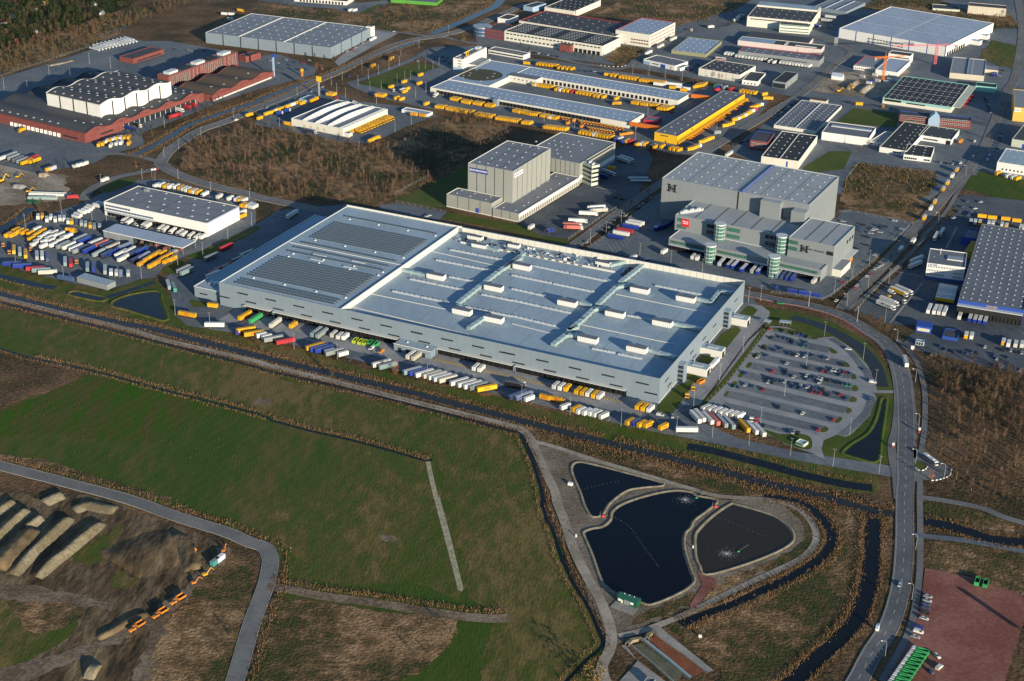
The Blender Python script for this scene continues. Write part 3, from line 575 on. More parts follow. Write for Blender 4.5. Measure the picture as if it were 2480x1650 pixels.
    def domes(s, nx, ny, w=1.8, d=1.8, h=.8, mx=.1, my=.1, m='dome', name='skylight', x0=None, x1=None, y0=None, y1=None, stuff=False, stag=False, rz=0.0):
        me = domemesh(w, d, h, m); x0 = s.w*mx if x0 is None else x0; x1 = s.w*(1-mx) if x1 is None else x1; y0 = s.d*my if y0 is None else y0; y1 = s.d*(1-my) if y1 is None else y1
        for i in range(nx):
            for j in range(ny):
                fx = .5 if nx == 1 else i/(nx-1); fy = .5 if ny == 1 else j/(ny-1)
                x = x0+(x1-x0)*fx + (((x1-x0)/max(nx-1,1))*.5 if stag and j % 2 else 0)
                if x > s.w-1: continue
                s.part(name, me, (x, y0+(y1-y0)*fy, s.rzz+.02), rz)
    def pts(s, t, pl, w, d, h, m='dome', name='skylight'):
        """roof pieces at surveyed spots"""
        me = domemesh(w, d, h, m)
        for p in PTS(t, pl, s.rzz+s.z0):
            v = p-s.o; s.part(name, me, (v.dot(s.ex), v.dot(s.ey), s.rzz))
    def loc(s, t, x, y, z):
        v = G(t, x, y, z)-s.o; return v.dot(s.ex), v.dot(s.ey)
    def box(s, name, x0, y0, z0, x1, y1, z1, m, mt=None, parent=None):
        mb = MB(); cx, cy = (x0+x1)/2, (y0+y1)/2; mb.box(x0-cx, y0-cy, 0, x1-cx, y1-cy, z1-z0, 0, 1 if mt else None, True)
        return s.part(name, mb.mesh(name, [MT[m]]+([MT[mt]] if mt else [])), (cx, cy, z0), 0, parent)
    def seams(s, f, n, m='dark', w=.25, z0=0.0, z1=None, x0=0, x1=None, name='panel_joint', ends=False):
        x1 = s.flen(f) if x1 is None else x1; z1 = s.h if z1 is None else z1
        for i in range(0 if ends else 1, n+(1 if ends else 0)):
            p, rz = s.face(f, x0+(x1-x0)*i/n, z0, .04); s.part(name, boxmesh(name, w, .06, z1-z0, m), p, rz)
    def roofseams(s, nx, ny, m='dark', w=.18):
        for i in range(1, nx): s.part('roof_seam', boxmesh('roof_seam', w, s.d-1, .07, m), (s.w*i/nx, s.d/2, s.rzz+.01))
        for j in range(1, ny): s.part('roof_seam', boxmesh('roof_seam', s.w-1, w, .06, m), (s.w/2, s.d*j/ny, s.rzz+.01))
TXT = {}
def text(body, size, m, ext=.04):
    k = (body, size, m)
    if k not in TXT:
        c = bpy.data.curves.new('lettering', 'FONT'); c.body = body; c.size = size; c.extrude = ext; c.align_x = 'CENTER'; c.align_y = 'CENTER'; c.offset = size*.012
        c.materials.append(MT[m]); o = bpy.data.objects.new('tmp', c); COL.objects.link(o); dg = bpy.context.evaluated_depsgraph_get(); me = bpy.data.meshes.new_from_object(o.evaluated_get(dg)); bpy.data.objects.remove(o)
        me.transform(Matrix.Rotation(R(90), 4, 'X')); TXT[k] = me
    return TXT[k]
def sign(b, f, x, z, w, h, body, bm, tm, size, name='sign'):
    """board on a wall with raised letters"""
    p, rz = b.face(f, x, z, .25); o = b.part(name, boxmesh(name, w, .3, h, bm), p, rz) if bm else b.part(name, boxmesh(name, .1, .1, .1, 'steel'), p, rz)
    obj('lettering', text(body, size, tm), o, (0, -.22, h/2)); return o
def wavyroof(b, z0, amp, n, roof, wall, over=.0, seg=64, ph=0.0, x0=0, x1=None, name='wave_roof', coping=None):
    """a roof that rises and falls from front to back, with the gables that close it"""
    x1 = b.w if x1 is None else x1; mb = MB(); q = []
    for i in range(seg+1):
        y = b.d*i/seg; q.append((y, z0+amp*.5*(1-math.cos(2*math.pi*(n*i/seg)+ph))))
    for (ya, za), (yb, zb) in zip(q[:-1], q[1:]):
        mb.quad((x0-over,ya,za),(x1+over,ya,za),(x1+over,yb,zb),(x0-over,yb,zb),0)
        mb.quad((x1,ya,z0-.5),(x1,yb,z0-.5),(x1,yb,zb),(x1,ya,za),1); mb.quad((x0,yb,z0-.5),(x0,ya,z0-.5),(x0,ya,za),(x0,yb,zb),1)
        if coping: mb.box(x1-.1, ya, za-.1, x1+.5, yb, zb+.25, 2); mb.box(x0-.5, ya, za-.1, x0+.1, yb, zb+.25, 2)
    mb.quad((x0,0,z0-.5),(x1,0,z0-.5),(x1,0,q[0][1]),(x0,0,q[0][1]),1); mb.quad((x1,b.d,z0-.5),(x0,b.d,z0-.5),(x0,b.d,q[-1][1]),(x1,b.d,q[-1][1]),1)
    b.part(name, mb.mesh(name, [MT[roof], MT[wall]]+([MT[coping]] if coping else [])))
    return lambda y: z0+amp*.5*(1-math.cos(2*math.pi*(n*y/b.d)+ph))

# ---- the great warehouse in the middle
M = B('main_warehouse', 'huge silver warehouse with solar rows and duct runs on its flat roof', '01', (2019,1073), (0,0), (0,0), h=1) if False else None
M = B('main_warehouse', 'huge silver warehouse with solar rows and duct runs on its flat roof', 's', (530,684), (1599,918), (1811.6,682), h=17.7, wall='wall_silver', roof='roof_pale', cope='steel_pale', par=.6, cat='warehouse')
MW, MD = M.w, M.d; XS = M.loc('11', 800, 1312, 17.7)[0]           # step between the two roof halves
bpy.data.objects.remove(M.roofo)
def mbox(name, x0, y0, z0, x1, y1, z1, m, mt=None, parent=None): return M.box(name, x0, y0, z0, x1, y1, z1, m, mt, parent)
mb = MB(); mb.quad((.35,.35,17.1),(XS,.35,17.1),(XS,MD-.35,17.1),(.35,MD-.35,17.1)); mb.quad((XS,MD-.35,13.0),(XS,.35,13.0),(XS,.35,17.1),(XS,MD-.35,17.1)); M.roofa = M.part('roof', mb.mesh('roof', [MT['roof_pale']]))
mb = MB(); mb.quad((XS,.35,13.2),(MW-.35,.35,13.2),(MW-.35,MD-.35,13.2),(XS,MD-.35,13.2)); M.roofb = M.part('roof', mb.mesh('roof', MT['roof_pale']))
mb = MB(); p = .35
for a, b_ in (((XS,p),(MW-p,p)), ((MW-p,p),(MW-p,MD-p)), ((MW-p,MD-p),(XS,MD-p))): mb.quad((*b_,13.1),(*a,13.1),(*a,17.7),(*b_,17.7))
M.part('parapet', mb.mesh('parapet', MT['wall_silver']))
mbox('step_wall', XS-.3, .5, 13.0, XS+.35, MD-20, 18.0, 'offwhite')
mbox('step_wall', XS-.3, MD-20, 13.0, XS+.35, MD-.5, 18.0, 'offwhite')
# panelled screen along the back edge
for i in range(64):
    x = MW*i/64; M.part('screen_panel', boxmesh('screen_panel', MW/64-.25, .25, 4.6, 'wall_cream'), (x+MW/128, MD-.55, 13.4 if x > XS else 17.15)).scale = (1, 1, 1 if x > XS else .35)
mbox('screen_rail', XS, MD-.9, 17.75, MW, MD-.2, 18.05, 'steel_pale')
# solar panels: rows of tilted modules
def solar_mesh(w):
    mb = MB(); c, s = .85*math.cos(R(20)), 1.7*math.sin(R(20))
    mb.quad((-w/2,-c,.35),(w/2,-c,.35),(w/2,c,.35+s),(-w/2,c,.35+s),0); mb.quad((w/2,c,.3+s),(-w/2,c,.3+s),(-w/2,c,.0),(w/2,c,.0),1)
    mb.box(-w/2, -c-.1, 0, w/2, -c, .36, 1); mb.box(-w/2-.1, -c, .0, -w/2, c, .3, 1)
    return mb.mesh('solar_panel', [MT['solar'], MT['solar_frame']])
sx0, sx1 = 10.0, XS-8.0; NP = 24; sw = (sx1-sx0)/NP; sm_ = solar_mesh(sw-.25)
rows = [M.loc('11', 30, 1085, 17.3)[1]*0+y for y in (5.5, 9.4, 13.3)] + [22+3.9*i for i in range(11)] + [74.0, 82.5, 93.5] + [106+3.9*i for i in range(10)] + [157.0]
near = []; far = MB(); cnt = 0
for y in rows:
    for k in range(NP):
        if cnt < 300: M.part('solar_panel', sm_, (sx0+sw*(k+.5), y, 17.1)); cnt += 1
        else:
            x = sx0+sw*(k+.5); n = len(far.v)
            for v in sm_.vertices: far.v.append((x+v.co.x, y+v.co.y, 17.1+v.co.z))
            for pl in sm_.polygons: far.f.append(tuple(n+i for i in pl.vertices)); far.m.append(pl.material_index)
tag(M.part('solar_rows', far.mesh('solar_rows', [MT['solar'], MT['solar_frame']])), kind='stuff')
for y in (18.5, 71.0, 102.0, 153.0, 64.5):
    for x in (.17, .43, .69, .93): M.part('roof_vent', domemesh(1.7, 1.7, 1.3, 'white'), (XS*x, y, 17.1))
mbox('roof_ridge', 2, 89.2, 17.1, XS-1, 89.8, 17.5, 'offwhite')
for x, y in ((.3, 77), (.62, 79), (.33, 68), (.62, 67)): mbox('skylight_strip', XS*x, y, 17.1, XS*x+11, y+1.4, 17.8, 'dome')
# right half: ventilation houses, ducts and rooflight strips at surveyed spots
def vent(t, x, y, sx=13.5, sy=5.2, h=4.6):
    px, py = M.loc(t, x, y, 13.2); o = mbox('ventilation_unit', px-sx/2, py-sy/2, 14.2, px+sx/2, py+sy/2, 14.2+h-1, 'wall_white', 'roof_mid')
    mb = MB()
    for k in range(-4, 5): mb.box(k*1.5-.06, -sy/2-.06, 0, k*1.5+.06, -sy/2, h-1)
    obj('unit_seams', mb.mesh('unit_seams', MT['steel']), o); mbox('unit_base', px-sx/2+.4, py-sy/2+.4, 13.2, px+sx/2-.4, py+sy/2-.4, 14.2, 'steel', None)
for t_, x_, y_ in (('11', 1660, 1055), ('11', 2190, 1160), ('11', 1900, 1380), ('11', 2190, 1450), ('21', 95, 965), ('21', 1178, 1180), ('21', 1600, 1260), ('21', 510, 1300), ('21', 950, 1400), ('21', 1385, 1485), ('22', 700, 115), ('22', 1150, 205)): vent(t_, x_, y_)
for t_, x_, y_, sx in (('11', 2020, 690, 12), ('11', 2060, 765, 12), ('21', 840, 930, 11), ('21', 20, 765, 9)): vent(t_, x_, y_, sx, 4.5, 3.6)
def duct(t, s, w=2.6, h=2.2, zb=13.9):
    q = [Vector((*M.loc(t, *map(float, a.split(',')), 13.6), 0)) for a in s.split()]
    for a, b in zip(q[:-1], q[1:]):
        d = b-a; mb = MB(); Ln = d.length
        mb.box(-.6, -w/2, 0, Ln+.6, w/2, h, 0, None, True)
        for k in range(int(Ln/6)): mb.box(k*6+2.9, -w/2-.12, -.1, k*6+3.1, w/2+.12, h+.12, 1)
        for k in range(int(Ln/8)+1): mb.box(k*8+.3, -w/2-.2, -.7, k*8+.5, w/2+.2, 0, 1)
        M.part('duct', mb.mesh('duct', [MT['duct'], MT['steel_pale']]), (a.x, a.y, zb), math.atan2(d.y, d.x))
duct('21', '110,830 -60,960'); duct('11', '2440,870 2230,1000 1860,1290', 3.2); duct('11', '1860,1310 1960,1370'); duct('11', '2110,1420 1960,1520', 3.0)
duct('11', '1340,980 1560,1030'); duct('21', '1200,940 1000,1095', 3.4); duct('21', '1080,1120 960,1140 790,1300', 3.2); duct('21', '850,1340 750,1345 650,1440 525,1545', 3.2); duct('21', '600,1280 720,1310', 2.4)
duct('21', '1690,1245 1830,1280 1910,1180 2020,1195', 2.6); duct('21', '1480,1475 1740,1530', 3.0); duct('22', '600,70 500,60 380,150', 3.2); duct('22', '520,20 600,-10', 3.0); duct('22', '1250,195 1500,270', 3.0); duct('11', '2110,770 2230,800', 3.0); duct('21', '900,940 1060,900', 3.4)
def sky_strip(t, a, b):
    A, Bq = Vector((*M.loc(t, *a, 13.4), 0)), Vector((*M.loc(t, *b, 13.4), 0)); d = Bq-A; mb = MB(); Ln = d.length
    for s0, s1 in ((0, Ln*.49), (Ln*.51, Ln)):
        pr = [(-1.1,0),(-1.0,.5),(-.5,.95),(0,1.1),(.5,.95),(1.0,.5),(1.1,0)]
        for (ya, za), (yb, zb) in zip(pr[:-1], pr[1:]): mb.quad((s0,ya,za),(s0,yb,zb),(s1,yb,zb),(s1,ya,za))
        mb.poly([(s1,y,z) for y, z in pr]); mb.poly([(s0,y,z) for y, z in reversed(pr)])
        k = s0+3
        while k < s1-1: mb.box(k-.08, -1.16, 0, k+.08, 1.16, 1.14, 1); k += 4
    M.part('rooflight_strip', mb.mesh('rooflight_strip', [MT['dome'], MT['steel_pale']], False), (A.x, A.y, 13.22), math.atan2(d.y, d.x))
for t_, a_, b_ in (('11', (1790,780), (2300,880)), ('11', (1660,875), (2170,975)), ('11', (1780,1030), (2035,1080)), ('11', (1420,1050), (1930,1155)), ('11', (1260,1162), (1780,1270)), ('11', (2080,1192), (2357,1250)), ('11', (1930,1308), (2357,1395)),
                   ('21', (200,930), (870,1070)), ('21', (0,1015), (755,1170)), ('21', (0,1140), (430,1235)), ('21', (0,1245), (540,1365)), ('21', (0,1390), (400,1485)), ('21', (1320,1110), (1745,1195)), ('21', (1060,1385), (1300,1430)), ('22', (740,170), (950,210)), ('22', (980,220), (1195,265))): sky_strip(t_, a_, b_)
for t_, a_, b_ in (('11', (880,1305), (1960,1560)), ('11', (1060,1185), (1810,1340)), ('21', (960,1190), (1900,1380)), ('21', (640,1470), (1500,1650)), ('21', (0,1460), (400,1560)), ('11', (1600,790), (2357,960))):
    A, Bq = Vector((*M.loc(t_, *a_, 13.3), 0)), Vector((*M.loc(t_, *b_, 13.3), 0)); M.part('roof_ridge', boxmesh('roof_ridge', (Bq-A).length, .7, .35, 'offwhite'), ((A.x+Bq.x)/2, (A.y+Bq.y)/2, 13.21), math.atan2(Bq.y-A.y, Bq.x-A.x))
for i in range(1, 9): M.part('roof_seam', boxmesh('roof_seam', .22, MD-4, .05, 'steel'), (XS+(MW-XS)*i/9, MD/2, 13.22))
for j in range(1, 12): M.part('roof_seam', boxmesh('roof_seam', MW-XS-4, .15, .05, 'steel'), ((XS+MW)/2, MD*j/12, 13.24))
for i in range(90):     # small aerials, hatches and vents along the rear plant strip
    x, y = XS+5+rng.random()*(MW-XS)*.52, MD-3-rng.random()*15; w, d, h = .5+rng.random()*1.6, .5+rng.random()*1.4, .5+rng.random()*1.6
    mbox('plant_box', x, y, 13.22, x+w, y+d, 13.22+h, rng.choice(['steel', 'duct', 'dark', 'wall_white']))
mbox('plant_kerb', XS+12, MD-20, 13.2, XS+(MW-XS)*.6, MD-19.5, 14.6, 'offwhite')
for i in range(14): mbox('plant_louvre', XS+30+i*6.2, MD-20.15, 13.5, XS+33+i*6.2, MD-20.0, 14.4, 'dark')
for i in range(3):
    for j in range(4): M.part('fan', domemesh(1.7, 1.7, .9, 'white'), (M.loc('21', 1030+i*34, 1005-j*14, 13.6)[0], M.loc('21', 1030+i*34, 1005-j*14, 13.6)[1], 13.2))
mbox('fan_frame', *[v for v in M.loc('21', 1000, 1010, 13.6)], 13.2, *[v for v in (M.loc('21', 1130, 965, 13.6)[0], M.loc('21', 1130, 965, 13.6)[1]+4)], 13.7, 'black')
# facade slits
def slit(t, x, y, z, w=8.5, hh=.85, f='F', m='glass'):
    # spot on the facade plane, found from the sheet
    d = ray(t, x, y); o = Vector((0, 0, CAMH)); n = -M.ey if f == 'F' else M.ex; pt = M.o if f == 'F' else M.o+M.ex*M.w
    k = (pt-o).dot(n)/d.dot(n); q = o+d*k-M.o
    return q.dot(M.ex), q.dot(M.ey), q.z
def slits(t, s, f='F', w=8.8, hh=1.0, m='glass'):
    for a in s.split():
        x, y = map(float, a.split(',')); px, py, pz = slit(t, x, y, 0, f=f)
        if 2 < pz < 17: M.part('slit_window', boxmesh('slit_window', w, .2, hh, m), (px, -.06, pz-.5) if f == 'F' else (M.w+.06, py, pz-.5), 0 if f == 'F' else R(90))
slits('01', '2235,1185 2065,1215 2310,1265')
slits('11', '135,1242 205,1327 395,1302 465,1387 660,1362 730,1447 930,1422 1000,1507 1200,1482 1480,1544')
slits('12', '1270,48 1480,25 1550,110 1760,88 1830,175 2045,153 2118,238 2330,215')
slits('22', '60,305 -60,210 280,282 350,375 580,352 650,442 885,420 960,510 1200,490 1280,582')
slits('22', '1770,75 1865,-45 1790,115 1655,200 1680,240 1545,325 1425,455 1450,500 1420,595 1865,85 1755,210', 'R', 7.5, .9)
slits('21', '2060,1245 2095,1290 1970,1360 2150,1150', 'R', 7.5, .9)
M.seams('F', 56, 'wall_grey', .14, z0=5.6); M.seams('R', 30, 'wall_grey', .14)
# dock canopies with doors under them
def wallx(t, x, y):
    d = ray(t, x, y); k = -CAMH/d.z; q = Vector((d.x*k, d.y*k, 0))-M.o; return q.dot(M.ex)
for (x0, x1), nd in (((22, 44), 6), ((46, 146), 26), ((176, 232), 15), ((234, 312), 21)):
    mbox('dock_canopy', x0, -2.8, 5.0, x1, 0, 5.45, 'steel_pale', 'offwhite'); M.strip('F', x0, x1, .02, 4.88, 'dock', 'dock_dark_band', .1)  # flat dark strip on the wall: canopy shade painted in, plus black shelters
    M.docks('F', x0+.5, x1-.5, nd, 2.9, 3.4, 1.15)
    for i in range(int((x1-x0)/12)+1): mbox('canopy_post', min(x0+i*12, x1-.4), -2.7, 0, min(x0+i*12, x1-.4)+.25, -2.45, 5.0, 'dark')
for x in [236+3.66*i for i in range(21)]+[178+3.7*i for i in range(15)]:
    mbox('dock_guide', x+.6, -10.5, .2, x+.8, -7.0, .45, 'bumper_yellow'); mbox('dock_guide', x+2.6, -10.5, .2, x+2.8, -7.0, .45, 'bumper_yellow')
# gatehouse wing on the dock side
GX, GY = M.loc('12', 1400, 175, 5.5)
mbox('gate_wing', 147.5, -9.5, 0, 175.5, -.02, 5.6, 'wall_silver', 'roof_pale'); mbox('gate_wing_edge', 147.2, -9.8, 5.6, 175.8, -9.4, 6.0, 'offwhite')
for i in range(4): M.part('door', boxmesh('door', 2.6, .15, 3.2, 'glass'), (152+i*6, -9.6, .3))
for x in (155, 170): M.part('roof_vent', domemesh(1.4, 1.4, 1.2, 'white'), (x, -4, 5.6))
# annex on the left end
AN = B('left_annex', '', '01', (1757,1160), (2045,1230), (0,0), h=8.0, wall='wall_silver', roof='roof_pale', cope='steel_pale', parent=M) if False else None
mbox('annex', -25, 4, 0, -.05, MD-8, 8.0, 'wall_silver', 'roof_pale'); mbox('annex_coping', -25.3, 3.7, 8.0, -.05, 4.3, 8.5, 'steel_pale'); mbox('annex_coping', -25.3, 4.3, 8.0, -24.7, MD-8, 8.5, 'steel_pale')
M.part('window', winmesh(7, 1.2, 'glass', 'steel'), (-17, 3.98, 3))
for i in range(4): mbox('annex_plant', -18+i*3, 12+i, 8, -16+i*3, 16+i*1.5, 9.4, 'steel_pale')
# stair towers and porches on the right wall
for t_, (x_, y_) in (('22', (1600, 480)), ('21', (2010, 1500))):
    yy = (G(t_, x_, y_)-M.o).dot(M.ey); mbox('stair_tower', MW+.02, yy-3, 0, MW+4.5, yy+3, 13.5, 'wall_silver', 'roof_pale')
    for k in range(4): mbox('stair_glass', MW+.6, yy-3.15, 1.2+k*3.1, MW+4.0, yy-3.02, 3.4+k*3.1, 'glass')
for t_, (x_, y_) in (('22', (1700, 400)), ('22', (1850, 235)), ('21', (2090, 1470))):
    yy = (G(t_, x_, y_)-M.o).dot(M.ey); mbox('porch', MW+.02, yy-2.5, 0, MW+15, yy+6, 5.5, 'offwhite', 'roof_pale'); mbox('porch_roof_light', MW+4, yy, 5.5, MW+11, yy+3, 6.0, 'dome')
    mbox('porch_door', MW+15.0, yy-1, .2, MW+15.12, yy+4, 4, 'dark')
mbox('plinth', MW+.02, .3, 0, MW+.12, MD-.3, .9, 'offwhite')
def hgt2(t, p, zp, top):
    b = G(t, *p, zp); d = ray(t, *top); k = (b.x*d.x+b.y*d.y)/(d.x*d.x+d.y*d.y); return CAMH+d.z*k
# ---- white cross-dock on the left
b = B('cross_dock', 'white flat-roofed cross-dock with blue strip windows beside the trailer park', '01', (955,335), (1900,535), (2205,380), (1908,665), wall='wall_white', roof='roof_slate', cope='offwhite', cat='warehouse')
b.pts('01', '1260,262 1390,287 1530,263 1665,290 1795,316 1930,345 2062,372 1218,322 1376,338 1518,313 1650,340 1787,369 1920,396 2055,423 1360,388 1508,366 1640,393 1776,421 1912,450 1495,417 1632,446 1767,474 1905,503', 2.8, 2.0, 1.1)
b.roofseams(4, 3); b.strip('R', .5, b.d-.5, b.h-.75, .5, 'trim_blue', 'eaves_band')
b.win('F', 1.5, 27, 9, b.h-3.6, 2.5, 1.5, 'glass_blue', 'steel'); b.win('F', 1.5, 50, 17, b.h-6.4, 2.6, 1.5, 'glass_blue', 'steel')
b.docks('F', 3, b.w-2, 26, 2.8, 3.2, .9); b.box('dock_canopy', 2, -2.5, 4.6, 52, -.02, 4.9, 'steel_pale')
b.box('plant_room', 12, b.d-8, b.rzz, 16, b.d-5, b.rzz+2, 'steel')
# ---- open canopy in front of it
b = B('canopy_shed', 'long pale canopy roof on posts, closed with grey boards at one end', '01', (945,600), (1680,762), (1812,700), (1688,830), wall='steel_pale', roof='roof_white', cat='shed')
for ch in list(b.root.children): bpy.data.objects.remove(ch)
b.box('roof', 0, 0, b.h-.7, b.w, b.d, b.h, 'offwhite', 'roof_white')
for i in range(1, 6): b.part('roof_seam', boxmesh('roof_seam', .3, b.d, .08, 'steel'), (b.w*i/6, b.d/2, b.h+.01))
for i in range(7):
    for y in (.4, b.d-.7): b.box('post', b.w*i/6-(.4 if i == 6 else 0)+(.1 if i == 0 else 0), y, 0, b.w*i/6-(.4 if i == 6 else 0)+.4, y+.3, b.h-.7, 'steel')
for i in range(3): b.box('wall_panel', b.w*i/8+.5, .1, 0, b.w*(i+1)/8+.3, .35, b.h-.75, 'wall_grey')
b.box('back_wall', .6, b.d-.35, 0, b.w*.5, b.d-.1, b.h-.75, 'wall_grey')
for i in range(26):
    x, y = b.w*(.34+.62*rng.random()), 1+rng.random()*(b.d-3); s_ = .8+rng.random()*1.3
    m_ = rng.choice(['trim_orange', 'dark', 'steel', 'brick', 'wall_blue', 'dark']); p_ = b.o+b.ex*x+b.ey*y
    mb = MB(); mb.bbox(-s_, -s_*.7, 0, s_, s_*.7, s_*1.1, .12)
    tag(obj('pallet_load', mb.mesh('pallet_load', MT[m_]), None, (p_.x, p_.y, .22), rng.random()), 'stacked goods standing under the long pale canopy', 'goods', 'goods stored under the long canopy')
# ---- small grey shed by the water
b = B('storage_tent', 'grey box-shaped storage shed at the bottom of the trailer park', '01', (705,1030), (985,1105), (1045,1062), (990,1155), wall='wall_grey', roof='roof_pale', cat='shed', par=.1); b.roofseams(6, 1, 'steel')
# ---- tall stone-grey store with blue signs
ha = hgt('c', (477,632), (477,510)); hd = hgt('c', (1168,782), (1165,700))
ht = hgt2('c', (683,470), ha, (682,215))
b = B('tall_store', 'tall pale grey windowless store with blue name boards and low dock wings', 'c', (682,215), (1108,295), (1510,82), h=ht, wall='wall_stone', roof='roof_slate', cope='offwhite', cat='warehouse')
BT = b; b.seams('F', 5, w=.5); b.seams('R', 8, w=.4)
b.pts('c', '1110,33 1192,45 1272,62 1352,78 1070,86 1148,100 1232,116 1312,133 952,118 1034,132 1118,150 1198,166 906,174 988,190 1070,207 1152,225 790,207 870,222 956,240 1036,258', 2.0, 2.0, 1.0); b.roofseams(3, 5)
sign(b, 'F', 10.5, b.h-7.2, 17, 3.8, 'BUDNIKOWSKY', 'sign_blue', 'sign_text', 2.35); sign(b, 'R', 10.5, b.h-6.6, 15, 3.4, 'BUDNIKOWSKY', 'sign_text', 'sign_blue', 2.0)
a = B('annex', None, 'c', (477,510), (905,600), (1017,540), h=ha, wall='wall_stone', roof='roof_slate', cope='offwhite', parent=b)
a.seams('F', 4, w=.35); a.pts('c', '622,482 576,506 747,508 703,534 895,540 850,565', 1.9, 1.9, .9); a.strip('F', 0, a.w, .1, .8, 'offwhite', 'plinth'); a.part('door', boxmesh('door', 3, .2, 4, 'trim_blue'), (a.w*.69, -.1, .5))
a = B('dock_wing', None, 'c', (910,650), (1165,700), (1742,350), h=hd, wall='wall_stone', roof='roof_slate', cope='offwhite', parent=b, keep='NR')
a.seams('F', 3, w=.35); a.strip('R', 0, a.d, a.h-3.4, 2.9, 'wall_white', 'fascia'); a.docks('R', 1, a.d-1, 28, 3.0, 4.2, .9, fr='offwhite')
a.pts('c', '1518,343 1628,366 1438,390 1550,415 1355,440 1468,466 1312,466 1426,492 1230,516 1343,542 1143,568 1256,595 1098,595 1212,622 1018,642 1134,668', 1.9, 1.9, .9); a.strip('F', 0, a.w, .1, .8, 'offwhite', 'plinth')
hb = hgt2('c', (1510,302), hd, (1515,185))
a = B('rear_hall', None, 'c', (1180,131), (1745,222), (2085,20), h=hb, wall='wall_stone', roof='roof_slate', cope='offwhite', parent=b, keep='NR')
a.seams('F', 12, w=.35)
a.pts('c', '1330,12 1388,22 1450,34 1513,47 1570,60 1500,5 1563,18 1630,68 1683,40 1623,28 1753,50 1732,12 1525,92 1652,110 1763,94 1533,128 1663,152 1563,162 1860,36', 2.0, 2.0, 1.0)
a.win('R', 8, a.d-4, 5, a.h-6, 12, 1.6, 'glass', 'wall_stone', 'strip_window', 2, 3.4); a.strip('R', 0, a.d, 4.2, 3.2, 'wall_white', 'fascia'); a.docks('R', 20, a.d-2, 12, 3, 3.6, .4, m='trim_blue', fr='offwhite')
a = B('office_tower', None, 'c', (1770,205), (1862,246), (1916,222), (1860,440), wall='wall_palegreen', roof='roof_slate', parent=b)
for k in range(4):
    a.strip('F', 1, a.w-.3, 3+k*(a.h-3)/4, 1.8, 'glass', 'strip_window'); a.strip('R', .3, a.d-.3, 3+k*(a.h-3)/4, 1.8, 'glass', 'strip_window')
for k in range(5): a.box('roof_plant', 1+k*2.2, 2+(k % 2)*3, a.rzz, 2.6+k*2.2, 4+(k % 2)*3, a.rzz+1+.5*(k % 3), 'steel_pale')
# ---- tall grey logistics centre with round glass stair towers
hh = hgt('31', (662,487), (685,110))
b = B('logistics_centre', 'stepped grey logistics centre with tall rear store and round green stair towers', 's', (1604.3,430.3), (1960,496), (2040.2,428.9), h=hh, wall='wall_grey', roof='roof_stone', cope='steel_pale', cat='warehouse'); BH = b
b.seams('F', 16, 'wall_silver', .2); b.part('dark_joint', boxmesh('dark_joint', 1.0, .3, hh, 'dark'), (b.w*.53, -.1, 0)); b.domes(12, 6, 2.2, 1.8, 1.0, .05, .08); b.roofseams(6, 2)
b.box('roof_step', b.w*.55, .5, b.rzz, b.w*.555, b.d-.5, b.rzz+1.2, 'trim_blue', 'offwhite')
for k in range(9): b.strip('R', .3, b.d-.3, hh*.45+k*hh*.055, .15, 'wall_silver', 'louvre_line')
xl, yl = b.loc('21', 2060, 270, hh); b.box('lift_tower', b.w*.70, -7, 0, b.w*.83, -.02, hh-1, 'wall_grey', 'roof_stone'); b.box('lift_tower', b.w*.91, -9, 0, b.w-.01, -.02, hh*.88, 'wall_grey', 'roof_stone')
def lg(x, y, z): return b.loc('21', x, y, z)
_q = sign(b, 'F', 14, hh-14, 1, 1, ' ', None, 'black', .5, 'emblem'); 
def emblem(bb, f, x, z, s):
    p, rz = bb.face(f, x, z, .15); mb = MB(); u = s/10
    for x0, z0, x1, z1 in ((-5,-5,-3,5), (3,-5,5,5), (-6.5,-5,-1.6,-3.9), (-6.5,3.9,-1.6,5), (1.6,-5,6.5,-3.9), (1.6,3.9,6.5,5), (-3,-.6,3,.6), (-1.9,-3,-.8,3), (-.8,2,1.9,3), (-.8,-3,1.9,-2), (.9,-2,1.9,.6)): mb.box(x0*u, -.12, z0*u, x1*u, .1, z1*u, 0, None, True)
    bb.part('emblem', mb.mesh('emblem', MT['black']), p, rz)
bpy.data.objects.remove(_q.children[0]); bpy.data.objects.remove(_q); emblem(b, 'F', 9, hh-7.5, 6.5)
h1, h2, h3 = 21.5, hgt('31', (485,1075), (490,965)), hgt('31', (778,835), (798,560))
a = B('middle_block', None, '21', (1505,458), (2547,658), (2740,495), h=h1, wall='wall_grey', roof='roof_stone', cope='steel_pale', parent=b)
a.win('F', 2, 10, 3, h1-5, 2.6, 3, 'glass_green', 'dark', 'window', 2, -5.5); a.win('F', a.w*.29, a.w*.37, 3, h1-5.5, 3, 3, 'glass', 'dark', 'window', 2, -5); a.win('F', a.w*.47, a.w*.58, 4, h1-5, 3, 3, 'glass_green', 'dark', 'window', 2, -5.5); a.win('F', a.w*.8, a.w*.95, 4, h1-5, 3, 3, 'glass', 'dark', 'window', 2, -5.5)
p_, rz_ = a.face('F', a.w*.095, h1-9, .2); o_ = a.part('sign_board', boxmesh('sign_board', 6.4, .3, 6.4, 'sign_red'), (a.w*.095, -.2, h1-8.5)); 
a.part('lettering', text('TRAVEL\nVALUE', 1.5, 'sign_text'), (a.w*.095, -.42, h1-4.9))
for k in range(7): a.box('roof_plant', 2+k*1.9, 5+k*2.4, a.rzz, 4+k*1.9, 8+k*2.4, a.rzz+2.0+(k % 2), 'steel_pale')
for k in range(1, 6): a.part('roof_seam', boxmesh('roof_seam', .7, a.d-2, .1, 'roof_brown'), (a.w*k/6, a.d/2, a.rzz+.01))
